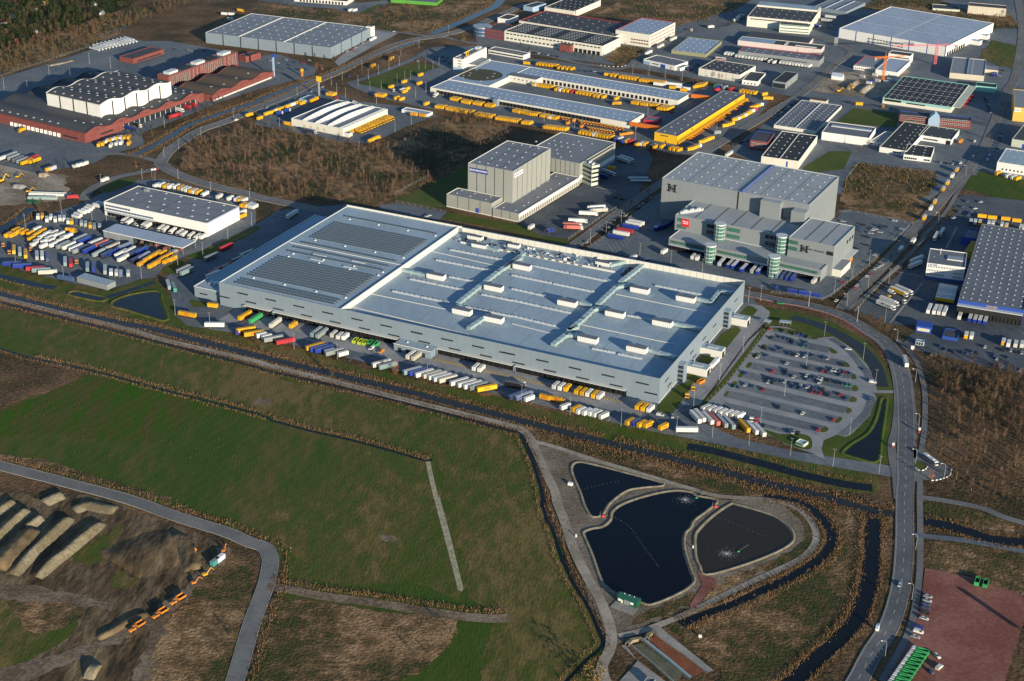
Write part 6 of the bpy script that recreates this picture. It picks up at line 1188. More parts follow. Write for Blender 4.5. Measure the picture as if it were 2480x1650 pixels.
VP('in the mixed middle row', '01', 'T', '580,735,g 635,742,w 700,757,w 730,777,g 775,762,d 820,777,b 740,672,t 775,690,b', '110,-50', gr); VP('right of the mixed middle row', '01', 'T', '880,707,s 937,722,p 972,737,d 1037,747,n 1150,747,m', '110,-45', gr); VP('in the dark rank before the canopy', '01', 'T', '910,807,g 985,817,d 1040,800,b 1115,812,w 1140,852,w 1190,787,w 1240,807,d 1300,787,b 1262,862,d 1325,837,m', '112,-58', gr)
VP('in the yellow block near the canopy', '01', 'S', '1300,905,y 1350,870,y 1405,838,y 1395,925,y 1450,893,y 1450,812,y 1505,858,y 1500,808,y 1530,885,y 1590,862,y 1555,832,y', '105,-58', gr, 'DHL')
VP('in the upright row at the lower left', '01', 'T', '128,777,y 183,797,t 235,817,y 340,832,g 388,832,s 437,847,v', '0,-80', gr); VP('in the upright row at the lower left', '01', 't', '28,735,o 85,802,o 285,772,o', '2,50', gr); VP('in the upright row nearest the water', '01', 'T', '600,887,t 652,897,r 805,937,t 862,942,b 967,962,g', '0,-80', gr); VP('in the upright row nearest the water', '01', 'S', '1022,987,w 1072,992,s 1112,997,m 1180,997,s', '0,-60', gr); VP('between trailers near the water', '01', 't', '705,890,o', '0,50', gr)
VP('lengthwise along the lower bank', '01', 'T', '110,907,b 205,927,b 325,952,r 380,967,t 440,985,c', '160,-8', gr); VP('by the grey storage shed', '01', 'T', '605,1042,v', '150,25', gr); VP('on the grass island', '01', 'T', '1690,958,g 1722,977,t', '120,-55', gr); VP('at the corner beside the square pond', '01', 'T', '1550,1102,t 1600,1124,q', '50,130', gr)
VP('in the shade beside the annex', '01', 'T', '2085,752,r 1945,842,x 2270,815,n 2190,868,x 2070,932,r 2040,948,s 1980,977,r 1960,1007,s', '105,-45', gr); VP('in the left yard of the great warehouse', '01', 'T', '1725,1373,y', '165,28', gr, 'DHL'); VP('below the yellow trailer in the left yard', '01', 'T', '1975,1470,w', '180,2', gr); VP('at the first dock of the great warehouse', '01', 'S', '1958,1292,y', '90,12', gr)
VP('by the small roundabout of the building site', '01', 'K', '670,292,r', '60,-5'); VP('driving on the road by the trailer park', '01', 'K', '965,133,w', '50,-25'); VP('parked in the shaded rear lane', '11', 'A', '330,452,w', '-110,62')
# brick depot
gr = 'vehicles at the brick depot'
VP('near the brick depot corner', '00', 'S', '912,1332,y 950,1322,y 983,1302,w 1015,1292,y 1050,1282,w 1082,1272,y 1112,1270,w 1150,1266,y 1186,1264,y 1022,1338,w 1075,1320,w 1116,1314,w 1188,1317,y', '32,-42', gr); VP('at the glass front of the brick depot', '00', 'A', '1195,1177,b 1255,1147,k 1645,1007,w 1710,982,r 1765,962,r', '120,40', gr); VP('parked across the brick depot front', '00', 'A', '1600,1067,r', '-120,32', gr)
VP('in the shadowy lower corner', '00', 'T', '20,1455,w 100,1427,g 125,1447,g 165,1465,x 205,1475,g 245,1490,y 320,1478,y 300,1455,r', '110,-42', gr); VP('in the low planted corner', '00', 'S', '450,1557,y 485,1550,s 700,1527,w 740,1517,w 780,1507,w', '90,-35', gr); VP('at the brick depot ramp', '00', 'K', '200,1197,y', '-80,30', gr); VP('on the yard behind the blue-grey warehouse', '00', 'S', '2065,127,w 2130,130,w 2120,177,s', '60,5', gr); VP('behind the blue-grey warehouse', '00', 'K', '2215,97,y', '60,10', gr)
VR('the pale tube stacks', '00', 'L', '870,452 1215,372', 'ssssssssssss', '95,28', 'pale tubes stacked on the depot yard'); VR('the rear pale tube stacks', '00', 'L', '900,425 1190,355', 'sssssssss', '95,28', 'pale tubes stacked on the depot yard')
gr = 'yellow vehicles at the parcel depot'
VP('driving on the road by the depot', '10', 'K', '1245,540,y 1075,607,y', '-60,30', gr); VP('scattered on the depot forecourt', '10', 'S', '1515,689,y 1365,752,y 1505,767,y 1245,800,y 1350,828,w 1370,842,y 1392,818,y 1297,902,y 1343,912,y 1570,955,y', '60,-22', gr); VP('on the depot forecourt', '10', 't', '1270,832,w', '-5,40', gr)
for ph, ln, cs in (('the forecourt row', '1115,872 1178,880', 'yyyy'), ('the first docked bunch', '1812,907 1868,917', 'yyyy'), ('the second docked bunch', '1915,932 1972,944', 'yyyy'), ('the third docked bunch', '2020,947 2078,958', 'yyyy'), ('the fourth docked bunch', '2130,966 2182,975', 'yyy'), ('the outer row, first bunch', '1672,980 1735,988', 'yyyy'), ('the outer row, second bunch', '1772,997 1942,1030', 'yyyyyyyy'), ('the outer row, third bunch', '2040,1050 2180,1072', 'yyyyyyy'), ('the outer row, fourth bunch', '2228,1086 2357,1104', 'yyyyyyy')): VR(ph+' at the parcel depot', '10', 'S', ln, cs, '62,-26', gr)
VP('between the outer bunches', '10', 'S', '1990,1032,y', '62,-26', gr); VP('docked by the depot corner', '10', 'K', '1655,875,w', '-50,30', gr); VR('the bunch by the filling canopy', '10', 'S', '670,862 715,870', 'yyy', '60,-22', gr); VP('by the sawtooth hall roadside', '10', 'S', '390,942,y 428,948,y 100,1047,y 150,1032,y 190,1012,y 228,1002,y 168,1024,w 290,979,y 337,962,w 35,1087,y', '70,-28', gr); VP('under the filling canopy', '10', 'T', '535,917,y', '90,-42', gr); VP('in the sawtooth hall shade', '10', 'K', '215,1042,b 285,1017,b', '60,-25', gr); VP('at the sawtooth hall corner', '10', 'K', '290,1140,y', '60,12', gr); VP('parked behind the sawtooth hall', '10', 'V', '745,902,r 805,915,v 910,937,a', '50,8', gr)
VR('the line along the sawtooth hall', '10', 'K', '948,1207 1238,1085', 'yyyyyyyyyyy', '80,26', gr); VP('of the two-piece yellow truck south of the sawtooth hall', '10', 'S', '1060,1292,y', '55,-22', gr); VP('leading the two-piece truck south of the sawtooth hall', '10', 'K', '1112,1269,y', '55,-22', gr); VP('before the flat shed', '10', 'S', '1455,1052,y 1535,1062,y', '75,12', gr, 'DHL'); VP('parked on the sawtooth hall front lawn', '10', 'A', '500,1207,d', '110,25', gr); VP('parked near the top dock hall', '10', 'S', '870,94,w 910,94,w', '50,-15'); VP('parked beside the blue-grey warehouse', '10', 'C', '840,472,s 882,460,r 917,440,s 985,400,s', '40,-18'); VP('beside the blue-grey warehouse', '10', 'X', '1062,367,a 1090,352,a', '40,-18')
for ph, k_, ln, cs, d_ in (('the rear rank, first bunch', 'K', '245,587 410,607', 'yyyyyyy', '45,-22'), ('the rear rank, second bunch', 'K', '440,622 557,634', 'yyyy', '45,-22'), ('the rear rank, third bunch', 'S', '925,692 958,697', 'yy', '55,-26'), ('the rear rank, fourth bunch', 'S', '1005,707 1147,727', 'yyyyyy', '55,-26'), ('the rear rank, fifth bunch', 'S', '1190,737 1402,762', 'yyyyyyyyy', '55,-26'), ('the courtyard, first bunch', 'S', '205,777 372,802', 'ywyyyyyy', '60,-24'), ('the courtyard, second bunch', 'S', '415,822 562,842', 'ywyyr', '60,-24'), ('the courtyard, third bunch', 'S', '610,850 732,870', 'yyyyy', '60,-24'), ('the courtyard, fourth bunch', 'S', '770,880 802,886', 'yy', '60,-24'), ('the courtyard, fifth bunch', 'S', '1120,942 1166,950', 'yyy', '60,-24'), ('the courtyard, sixth bunch', 'S', '1205,954 1250,962', 'yyy', '60,-24'), ('the courtyard, seventh bunch', 'S', '1290,966 1336,973', 'yyy', '60,-24'), ('the courtyard end', 'T', '1372,990 1455,1000', 'yyyy', '95,-40'),
                       ('the front docks, fifth bunch', 'S', '30,1017 76,1027', 'yyy', '58,-24'), ('the front docks, sixth bunch', 'S', '96,1027 152,1042', 'yyyy', '58,-24'), ('the front docks, seventh bunch', 'S', '177,1047 236,1053', 'yyyy', '58,-24'), ('the front docks, eighth bunch', 'S', '280,1062 326,1070', 'yyy', '58,-24'), ('the front docks, ninth bunch', 'S', '346,1077 410,1087', 'ywyy', '58,-24'), ('the van docks, first bunch', 'v', '460,1092 518,1102', 'ooo', '35,18'), ('the van docks, second bunch', 'v', '628,1127 772,1147', 'oooooo', '35,18'), ('the van docks, third bunch', 'v', '802,1152 932,1177', 'ooooooo', '35,18'), ('the van docks, last bunch', 'v', '947,1182 1012,1192', 'ooo', '35,18'), ('the second van row', 'v', '707,1187 922,1222', 'ooooooooo', '35,18'),
                       ('the fence row, first bunch', 'S', '20,1107 60,1113', 'yyy', '58,-24'), ('the fence row, second bunch', 'S', '112,1127 168,1133', 'yyy', '58,-24'), ('the fence row, third bunch', 'S', '310,1167 498,1190', 'yyyyyyyyy', '58,-24'), ('the fence row, fourth bunch', 'S', '635,1217 920,1264', 'yyyywyyyyy', '45,-24'), ('the fence row, last bunch', 'S', '1470,1367 1540,1380', 'yyy', '58,-20'), ('the stack yard behind the yellow hall', 'S', '2115,837 2240,857', 'yyyyy', '55,-24'), ('the van bunch at the fence', 'v', '1010,1242 1090,1230', 'ooooo', '45,-8')): VR(ph+' at the depot', '20', k_, ln, cs, d_, gr)
VP('beside the depot courtyard office', '20', 'S', '135,582,y', '70,8', gr); VP('on the rear depot lane', '20', 'S', '880,687,y 1480,807,y 1540,806,w 1610,818,w 1580,830,y', '75,8', gr); VP('parked lengthwise on the rear depot lane', '20', 'T', '1360,777,w 1465,772,w 1505,777,w', '100,12', gr); VR('the bunch at the yellow hall end', '20', 'T', '1695,792 1772,778', 'yyyy', '75,-48', gr); VP('in the shade at the yellow hall end', '20', 'K', '1885,792,e 1905,797,b 1890,827,r 1962,807,t 2022,820,r', '50,-22', gr); VP('at the far yard corner', '20', 'S', '2325,867,y 2335,902,y', '60,-10', gr); VP('in the courtyard', '20', 'S', '848,892,y 963,907,y', '55,-24', gr); VP('turning in the courtyard', '20', 'K', '965,952,y', '-70,-2', gr, 'DHL'); VP('beside the courtyard end', '20', 'V', '1470,1032,r', '40,-10', gr); VP('on the van apron', '20', 'v', '575,1112,o 645,1167,o 515,1138,o', '35,-18', gr)
VP('by the fence below the depot', '20', 'S', '1000,1277,w 1065,1297,y 1155,1332,y 1195,1324,w 1230,1327,y 1385,1349,y 1320,1352,y', '42,-22', gr); VP('between swap bodies at the fence', '20', 'K', '965,1282,b 1030,1302,b 1095,1302,r 1295,1342,k', '40,-18', gr)
for ph, ln, cs in (('the first van bunch', '1660,1257 1742,1202', 'ooooo'), ('the second van bunch', '1780,1177 1882,1112', 'oooooo'), ('the third van bunch', '1902,1102 1948,1077', 'ooo'), ('the far vans', '1988,1042 2160,928', 'oooo')): VR(ph+' beside the yellow hall', '20', 'v', ln, cs, '58,8', gr)
for ph, ln, cs in (('the first stack', '1642,1372 1712,1345', 'yyyyw'), ('the second stack', '1745,1307 1830,1272', 'yyyy'), ('the third stack', '1962,1157 2018,1137', 'yyyy'), ('the fourth stack', '2050,1102 2112,1075', 'ywyy'), ('the fifth stack', '2135,1065 2230,1010', 'wyywr'), ('the sixth stack', '2215,990 2285,965', 'yyyw')): VR(ph+' across from the yellow hall', '20', 'S', ln, cs, '72,-12', gr)
VP('alone across from the yellow hall', '20', 'S', '1890,1220,g', '72,-8', gr); VP('beside the yellow hall front', '20', 'v', '1640,1280,o', '58,10', gr)
gr = 'trucks in the upper district'
VP('driving by the red window block', '20', 'A', '1260,482,w 1370,424,w 1487,357,w', '60,-32', gr); VP('on the upper loop road', '20', 'K', '1830,247,w 2060,187,w 2090,162,w 2115,147,w', '60,-10', gr); VP('parked at the upper loop road', '20', 't', '1655,278,w', '-20,10', gr); VR('the white trio before the grey hall', '20', 'K', '1975,492 2035,500', 'www', '38,-22', gr); VR('the white rank before the grey hall', '20', 'K', '2075,512 2340,548', 'wwwwwwwwww', '38,-22', gr); VR('the pair at the grey hall', '30', 'K', '20,562 62,572', 'ww', '38,-22', gr); VR('the right white rank before the grey hall', '30', 'K', '125,572 385,607', 'wwwwwwwwww', '38,-22', gr); VP('before the square dark hall', '20', 'B', '1920,542,w', '100,12', gr)
VP('on the road by the brick blue office', '20', 'T', '1998,1417,w', '75,-50', gr); VP('on the back road right of the depot', '30', 'S', '15,905,y 840,957,y', '45,2', gr); VP('turning before the turquoise hall', '30', 't', '1062,980,y', '-20,20', gr); VP('behind the white office hall', '30', 'T', '540,187,s 575,155,s', '100,12', gr); VP('beside the white office hall', '30', 'K', '460,240,b', '60,15', gr); VR('the red drums beside the turquoise hall', '30', 'X', '1795,970 1880,890', 'rrrr', '40,-30', gr); VP('under the workshop bay', '30', 'K', '1775,1300,o', '30,-40', gr); VP('parked by the right road', '30', 'V', '1905,1300,w 1890,1440,w 2040,1430,a 2020,1470,a 1775,1500,w', '20,-40', gr); VP('by the right beige hall', '30', 'X', '2080,692,b 2095,682,b', '30,-30')
# tall store yard
gr = 'lorries at the tall store'
VP('in the shade of the rear hall', 'c', 'A', '2165,188,s 2195,175,s 2025,307,s 1950,332,b', '120,38', gr); VP('against the rear hall dock', 'c', 'S', '2045,264,y', '80,5', gr); VP('of the lorry pair near the street', 'c', 'A', '1895,637,w', '-110,6', gr); VP('near the street', 'c', 'A', '1918,667,c', '-150,12', gr); VP('nearest the docks of that group', 'c', 'A', '1832,694,w', '100,4', gr); VP('standing alone on the open apron', 'c', 'A', '1732,764,w', '100,4', gr); VP('on the open apron edge', 'c', 'A', '1680,803,p 1690,827,p', '130,4', gr); VP('at the dock wing corner', 'c', 'S', '1283,824,w', '62,-38', gr); VP('among shrubs at the apron corner', 'c', 'S', '1462,857,b', '55,-15', gr)
VP('on the apron of the tall store', 'c', 'L', '2300,358,s 2325,384,s', '70,0')
gr = 'vehicles at the logistics centre'
VP('in the group on the west apron', '21', 'T', '1145,527,w 1120,540,w 1092,566,b 1040,602,r 1005,627,w 955,660,b', '140,25', gr); VR('the shaded bunch by the tall block', '21', 'T', '1352,565 1440,540', 'bbbbb', '75,-45', gr); VP('on the sunny west apron', '21', 'S', '1402,795,w', '62,-38', gr); VR('the west docks', '21', 'S', '1672,842 1713,852', 'ww', '-40,38', gr); VP('at the middle docks', '21', 'T', '1930,890,s 2010,907,b 2055,917,b 2135,948,b 2230,957,g 2280,967,b', '-55,58', gr, None, 'w'); VR('the east docks', '31', 'T', '100,1002 145,1012 190,1022 235,1032', 'mvbb', '-48,58', gr); VP('at the east corner dock', '31', 'S', '425,1067,c', '-45,45', gr); VR('the fence line below the east docks', '31', 'S', '225,1160 330,1177 440,1197', 'bbb', '100,15', gr); VP('at the fence line', '31', 't', '65,1132,b', '60,8', gr); VP('behind the great warehouse screen', '21', 'S', '1115,852,w 1235,880,d', '60,-25', gr); VP('beside the east block ramp', '31', 'X', '690,930,o 735,890,o 755,872,o', '40,-45'); VP('at the east block ramp', '31', 'X', '650,977,f', '40,10')
gr = 'swap bodies parked along the street'
VP('parked along the long street', '31', 'S', '1740,42,y 1698,97,w 1655,162,y 1615,218,y 1537,337,y 1500,395,w 1440,483,y', '28,-48', gr, None, 'w'); VP('on the street at the terminal', '31', 'A', '1598,620,y 1545,658,w', '-28,48', gr, None, 'w'); VP('entering the terminal', '31', 'A', '1365,870,w 1352,917,w', '-70,28', gr); VP('on the street bend', '31', 'K', '1220,777,w 1335,702,w', '-40,45', gr)
gr = 'lorries on the terminal apron'
VP('on the terminal apron', '31', 'A', '1210,1167,y', '170,72', gr, None, 'w'); VP('behind the yellow lorry on the apron', '31', 'A', '1255,1150,w', '170,72', gr); VP('in the apron pair', '31', 'A', '1120,1252,w', '170,66', gr); VP('in front of the apron pair', '31', 'A', '1090,1290,w', '170,66', gr, 'VIP Trans'); VP('between apron lorries', '31', 't', '1100,1217,y 1240,1257,w', '40,18', gr); VP('between apron lorries', '31', 'v', '1138,1172,w', '60,25', gr)
VR('the rank before the blue office base', '31', 'T', '1485,1322 1540,1330 1583,1334 1630,1342', 'wwww', '-28,62', gr, None, 'w'); VR('the shaded stack under the terminal office', '31', 'T', '1628,1240 1660,1125', 'ywwwwwww', '112,18', gr, None, 'w'); VR('the hall docks', '31', 'T', '1770,1377 1865,1397 1912,1407 1957,1414 2005,1424', 'wbbbb', '-28,72', gr, None, 'w')
VR('the yellow line above the terminal', '31', 'S', '1972,469 2065,482 2188,494 2290,510', 'yyyy', '80,8', gr); VP('in the rank above the terminal', '31', 'S', '1868,522,v 1908,524,w 1950,527,y 2035,534,w 2072,537,w 2155,550,w 2195,560,y 2330,572,w 2358,582,w', '12,-42', gr, None, 'w'); VP('before the white corner hall', '31', 'S', '2120,74,y 2212,100,w 2262,112,w 2300,122,y', '85,-28', gr); VP('along the terminal lower fence', '32', 'S', '1825,47,y 1875,52,w 2168,107,y 2215,122,w 2280,127,w 2340,130,w', '12,-48', gr, None, 'w')
# roads, lots, works
VP('waiting at the turning place', '32', 'B', '1495,1192,w', '120,92'); VP('driving down the main road', '32', 'T', '1266,285,w', '28,100', None, None, 's')
VR('the green tippers on the red lot', '33', 'U', '1285,1318 1082,1610', 'eeeeeeeeee', '-140,-42', 'green tipper trucks on the red lot'); VP('on the red lot', '33', 'D', '1765,728,e 1835,745,e', '22,-70'); VP('in the row at the red lot edge', '33', 'C', '1350,852,s 1345,887,s 1335,917,v 1330,947,v 1325,987,k 1318,1037,a 1275,1107,b 1245,1192,s', '70,22'); VP('in the row at the red lot edge', '33', 'V', '1270,1147,w', '75,22'); VP('behind the green tippers', '33', 'C', '1425,1352,w 1370,1482,v', '65,60'); VP('behind the green tippers', '33', 'V', '1445,1447,w', '40,-35'); VP('driving on the main road', '33', 'C', '1113,750,a', '12,-40')
VP('in the convoy on the haul track', '03', 'G', '1150,1110,o 1345,997,o 1495,882,o', '-120,72', 'dump trucks on the haul track'); VP('at the site compound', '03', 'X', '1815,562,q', '45,-35'); VP('beside the teal container', '03', 'X', '1857,532,a', '45,-35')
def carrow(phrase, t, s, rzv): 
    L = [(float(a), float(b), c) for a, b, c in (w.split(',') for w in s.split())]; L.sort()
    for i, (x, y, c) in enumerate(L): vehicle('C', c, G(t, x, y, .7), rzv+(math.pi if rng.random() < .5 else 0)+(rng.random()-.5)*.04, '%s car, %s from the left in %s' % (PNAME[c], ordn(i), phrase), 'cars in the big car park')
_d = G('a', *PROWS[4][1])-G('a', *PROWS[4][0]); crz = math.atan2(_d.y, _d.x)+math.pi/2
for ph, s in (('the top row of the car park', '410,380,r 545,405,x 650,430,x 680,435,m 718,440,b 780,458,x'), ('the second row of the car park', '437,470,v 520,460,v 555,470,v 590,478,v 620,485,k 640,515,v 752,510,v 735,540,q 765,545,m'), ('the third row of the car park', '365,562,k 465,585,v 520,567,v 598,618,v 630,622,k 670,630,w 740,642,s 765,620,v 820,632,v 930,655,v 962,660,s'),
               ('the fourth row of the car park', '295,645,s 385,635,m 572,707,s 765,748,k 915,778,r 945,782,k 1005,770,s 1038,775,w 1070,782,v 1115,795,r 1145,797,v 1175,805,v 1088,820,q 1110,720,k'), ('the fifth row of the car park', '438,782,r 560,775,k 572,812,v 638,832,s 762,825,w 795,835,k 835,840,v 870,848,s 905,853,w 940,860,k 965,867,k 775,860,m 882,887,s 1045,885,k 1110,900,v 1143,910,e 1180,915,q'),
               ('the sixth row of the car park', '178,798,b 388,845,k 395,885,s 432,888,k 460,862,v 485,872,v 517,880,v 555,880,s 605,897,v 640,935,v 700,912,s 703,945,v 768,932,s 835,942,v 910,955,k 818,978,r 850,985,v 885,993,r 960,1005,k 1083,1003,r 1140,1042,v'), ('the seventh row of the car park', '82,928,q 115,935,v 178,910,s 245,925,v 348,957,r'), ('the sparse lower rows of the car park', '490,1122,k 722,1180,w 1015,1243,r 872,1335,r'), ('the bottom row by the gate house', '345,1298,k 605,1355,v 635,1362,s 675,1370,k')): carrow(ph, 'a', s, crz)
VP('on the curved edge of the car park', 'a', 'C', '1155,570,w 1325,770,v 1375,1032,v 1370,1057,v', '60,8'); VP('on the curved edge of the car park', 'a', 'V', '1387,882,w', '60,8')
VP('on the street before the logistics centre', '31', 'C', '630,1247,w 710,1232,k 755,1152,v 795,1130,r 820,1107,s 842,1082,v 910,1024,s 942,1007,r 985,957,a 1020,937,s 1050,920,s 1095,887,v', '30,-26', 'cars on the street'); VP('on the yard of the logistics centre', '31', 'C', '690,1078,r 735,1042,v 980,832,s 1005,822,a 930,900,k', '40,10'); VP('on the curve above the car park', '31', 'C', '110,1272,e', '60,12')
VP('in the side lot of the logistics centre', '31', 'C', '835,602,v 852,572,v 825,582,v 872,548,k 945,627,s 970,600,a 985,588,s 1018,560,v 1062,580,v 1030,617,s 1082,565,k 915,662,k 910,737,k 810,767,k 690,517,s 1165,512,a 1230,587,s 1225,604,v', '50,10', 'cars in the side lot'); VP('along the street behind the great warehouse', '21', 'C', '690,710,s 640,747,v 895,572,s 922,553,k 845,612,k 1045,464,s 1080,442,l 1170,377,s 1207,357,s 1242,335,k 1282,302,s 1165,397,k', '40,-28', 'cars along the street')
VP('in the terminal staff car park', '32', 'C', '1510,222,s 1545,227,s 1590,147,v 1640,177,v 1700,192,k 1800,207,v 1837,212,m 1885,197,v 1920,207,k 2000,152,w 2090,227,m 2110,262,s 2215,252,v 2240,187,s 2282,197,k 2340,207,s 2090,322,r 2157,337,s 2325,367,s 2165,182,k', '12,-35', 'cars at the terminal'); VP('in the lot above the terminal', '31', 'C', '1708,487,w 1760,430,v 1840,460,v 1870,440,a 1905,400,a 1790,385,v 1830,335,v 1955,340,s', '-45,8', 'cars at the terminal'); VP('by the tall store', 'c', 'C', '260,740,v 285,725,s 310,715,s 2080,540,k 2145,555,k', '45,-8')
VP('in the office lot by the depot', '10', 'C', '1600,505,v 1640,515,s 1680,520,v 1720,520,k 1760,530,v 1640,545,v 1690,555,s 1740,560,k 1780,580,v 1840,520,v 1490,560,s', '25,-25', 'cars in the office lot'); VP('in the lot beside the brick office', '10', 'C', '200,580,s 275,552,s 310,600,v 360,575,v 430,580,r 390,640,k 470,640,v 130,560,s 60,500,v 490,555,s', '45,10', 'cars beside the brick office'); VP('on the main road by the depot', '10', 'C', '515,842,s 615,800,s 860,705,m 100,992,s 1270,290,w 2080,560,v', '50,-26'); VP('on the yard of the brick depot', '00', 'C', '1610,452,v 1735,462,s 1770,470,s 1880,462,v', '45,10'); VP('driving past the brick depot', '00', 'V', '2175,1105,w', '55,-22'); VP('driving past the brick depot', '00', 'K', '2295,1057,y', '60,-22')

flush()
# ------------------------------------------------------------------ vegetation
def vmats(prefix, cols, rough=.9):
    out = []
    for i, c in enumerate(cols): out.append(noisy('%s_%d' % (prefix, i), [(.3, tuple(x*.7 for x in c)), (.7, tuple(x*1.3 for x in c))], .4, 3.0, rough=rough, spec=.1))
    return out
M_TWIG = vmats('twig', [(.1461,.0898,.0594), (.1240,.0838,.0505), (.1727,.1043,.0713), (.0974,.0770,.0431)]); M_REED = vmats('reed', [(.2478,.1588,.0900), (.1927,.1249,.0727), (.1378,.0953,.0575)]); M_GRASSY = vmats('tuft', [(.1790,.1224,.0678), (.1377,.0945,.0524), (.0780,.0810,.0293), (.1056,.0774,.0416)])
M_GREEN = vmats('leaf', [(.014,.034,.014), (.022,.046,.018), (.036,.056,.022), (.052,.052,.028)]); mat('bark', (.14,.115,.095), .9); mat('bark_birch', (.36,.32,.28), .9); M_WARM = vmats('warm', [(.33,.14,.05), (.26,.18,.05), (.30,.10,.06)])
def geo_bare(rs, h=9.0, n=80, spread=.26, trunk=True):
    """leafless tree: trunk, limbs and a haze of fine twigs; triangles"""
    T = []
    def sliver(p, q, w):
        d = q-p; s = np.cross(d, rs.randn(3)); s = s/(np.linalg.norm(s)+1e-6)*w; T.append((p-s, p+s, q))
    if trunk:
        top = np.array([rs.randn()*.3, rs.randn()*.3, h*.85])
        for a in range(3): s = np.array([math.cos(a*2.1), math.sin(a*2.1), 0])*h*.011; s2 = np.array([math.cos(a*2.1+2.1), math.sin(a*2.1+2.1), 0])*h*.011; T.append((s, s2, top))
    n0 = len(T)
    for i in range(n):
        z = h*(.22+.70*rs.rand()**.8); r = h*spread*(1-(z/h-.45)**2*1.6)*rs.rand()**.5; a = rs.rand()*6.283; p = np.array([math.cos(a)*r*.35, math.sin(a)*r*.35, z-h*.06]); q = np.array([math.cos(a)*r, math.sin(a)*r, z+h*(.05+.14*rs.rand())]); sliver(p, q, h*(.007+.009*rs.rand()))
    return np.array(T), n0
def geo_ever(rs, h=9.0, n=90, r=.26, cone=True):
    T = []
    for i in range(n):
        z = h*(.06+.9*rs.rand()); rr = h*r*((1-z/h)*1.15+.05 if cone else math.sqrt(max(.05, 1-((z/h-.55)/.5)**2))); a = rs.rand()*6.283; k = .55+.5*rs.rand(); c = np.array([math.cos(a)*rr*k, math.sin(a)*rr*k, z]); e = rs.randn(2,3)*h*.055; e[:,2] *= .7; T.append((c, c+e[0], c+e[1]))
    return np.array(T), 0
def geo_tuft(rs, h=1.0, n=4, w=.35):
    T = []
    for i in range(n):
        a = rs.rand()*6.283; o = np.array([math.cos(a), math.sin(a), 0])*w*.6*rs.rand(); s = np.array([-math.sin(a), math.cos(a), 0])*w*.5; T.append((o-s, o+s, o+np.array([rs.randn()*.2*h, rs.randn()*.2*h, h*(.7+.5*rs.rand())])))
    return np.array(T), 0
def scatter_mesh(name, geos, pts, sc, mats, zs=None, z0=.1):
    """many small plants joined into one mesh; pts (n,2), sc (n,)"""
    n = len(pts); out = []; mi = []
    pick = nrs.randint(len(geos), size=n); ang = nrs.rand(n)*6.283; mp = nrs.randint(len(mats), size=n)
    for g, (T, _) in enumerate(geos):
        idx = np.where(pick == g)[0]
        if not len(idx): continue
        V = T.reshape(-1, 3); c, s = np.cos(ang[idx])[:,None], np.sin(ang[idx])[:,None]; k = sc[idx][:,None]
        X = (V[None,:,0]*c-V[None,:,1]*s)*k+pts[idx,0][:,None]; Y = (V[None,:,0]*s+V[None,:,1]*c)*k+pts[idx,1][:,None]; Z = V[None,:,2]*k*(1 if zs is None else zs[idx][:,None])+z0
        out.append(np.stack([X,Y,Z],-1).reshape(-1,3)); mi.append(np.repeat(mp[idx], len(T)))
    V = np.concatenate(out); mi = np.concatenate(mi); return mesh_np(name, V, np.arange(len(V)).reshape(-1,3), mats, mi)
def inpoly(p, poly):
    x, y = p[:,0], p[:,1]; r = np.zeros(len(p), bool); j = len(poly)-1
    for i in range(len(poly)):
        xi, yi, xj, yj = poly[i].x, poly[i].y, poly[j].x, poly[j].y
        c = ((yi > y) != (yj > y)) & (x < (xj-xi)*(y-yi)/((yj-yi) if yj != yi else 1e-9)+xi); r ^= c; j = i
    return r
def sample(poly, dens, clump=0.0):
    xs = [p.x for p in poly]; ys = [p.y for p in poly]; n = int((max(xs)-min(xs))*(max(ys)-min(ys))*dens)
    p = np.stack([min(xs)+nrs.rand(n)*(max(xs)-min(xs)), min(ys)+nrs.rand(n)*(max(ys)-min(ys))], -1); p = p[inpoly(p, poly)]
    if clump:
        f = np.sin(p[:,0]*.031+1.3)*np.sin(p[:,1]*.027)+.6*np.sin(p[:,0]*.083+p[:,1]*.06)+.5*np.sin(p[:,0]*.19-p[:,1]*.15); p = p[nrs.rand(len(p)) < 1/(1+np.exp(-f*2.5*clump))]
    return p
def keepout(p, keys=('R1','R2','R3','R4','canal','canal_down','FP1','L2','T2','T3','moat_pond','canal_east','FP2','FP3','thin_ditch','T1','R13'), w=7.0):
    ok = np.ones(len(p), bool)
    for k in keys:
        q = np.array([(v.x, v.y) for v in LINES[k]])
        for a, b in zip(q[:-1], q[1:]):
            d = b-a; L2 = d@d+1e-9; t = np.clip(((p-a)@d)/L2, 0, 1); dist = np.hypot(*(p-a-t[:,None]*d).T); ok &= dist > w
    return p[ok]
def polyt(t, s): return PTS(t, s)
GT = [geo_tuft(np.random.RandomState(i), 1.0) for i in range(6)]; GB = [geo_bare(np.random.RandomState(20+i)) for i in range(6)]; GE = [geo_ever(np.random.RandomState(40+i)) for i in range(5)]; GR = [geo_ever(np.random.RandomState(60+i), cone=False, r=.42, n=110) for i in range(4)]; GS = [geo_bare(np.random.RandomState(80+i), 3.0, 40, .5, False) for i in range(5)]
def stuff(name, me, label, cat): return tag(obj(name, me), label, cat, None, 'stuff')
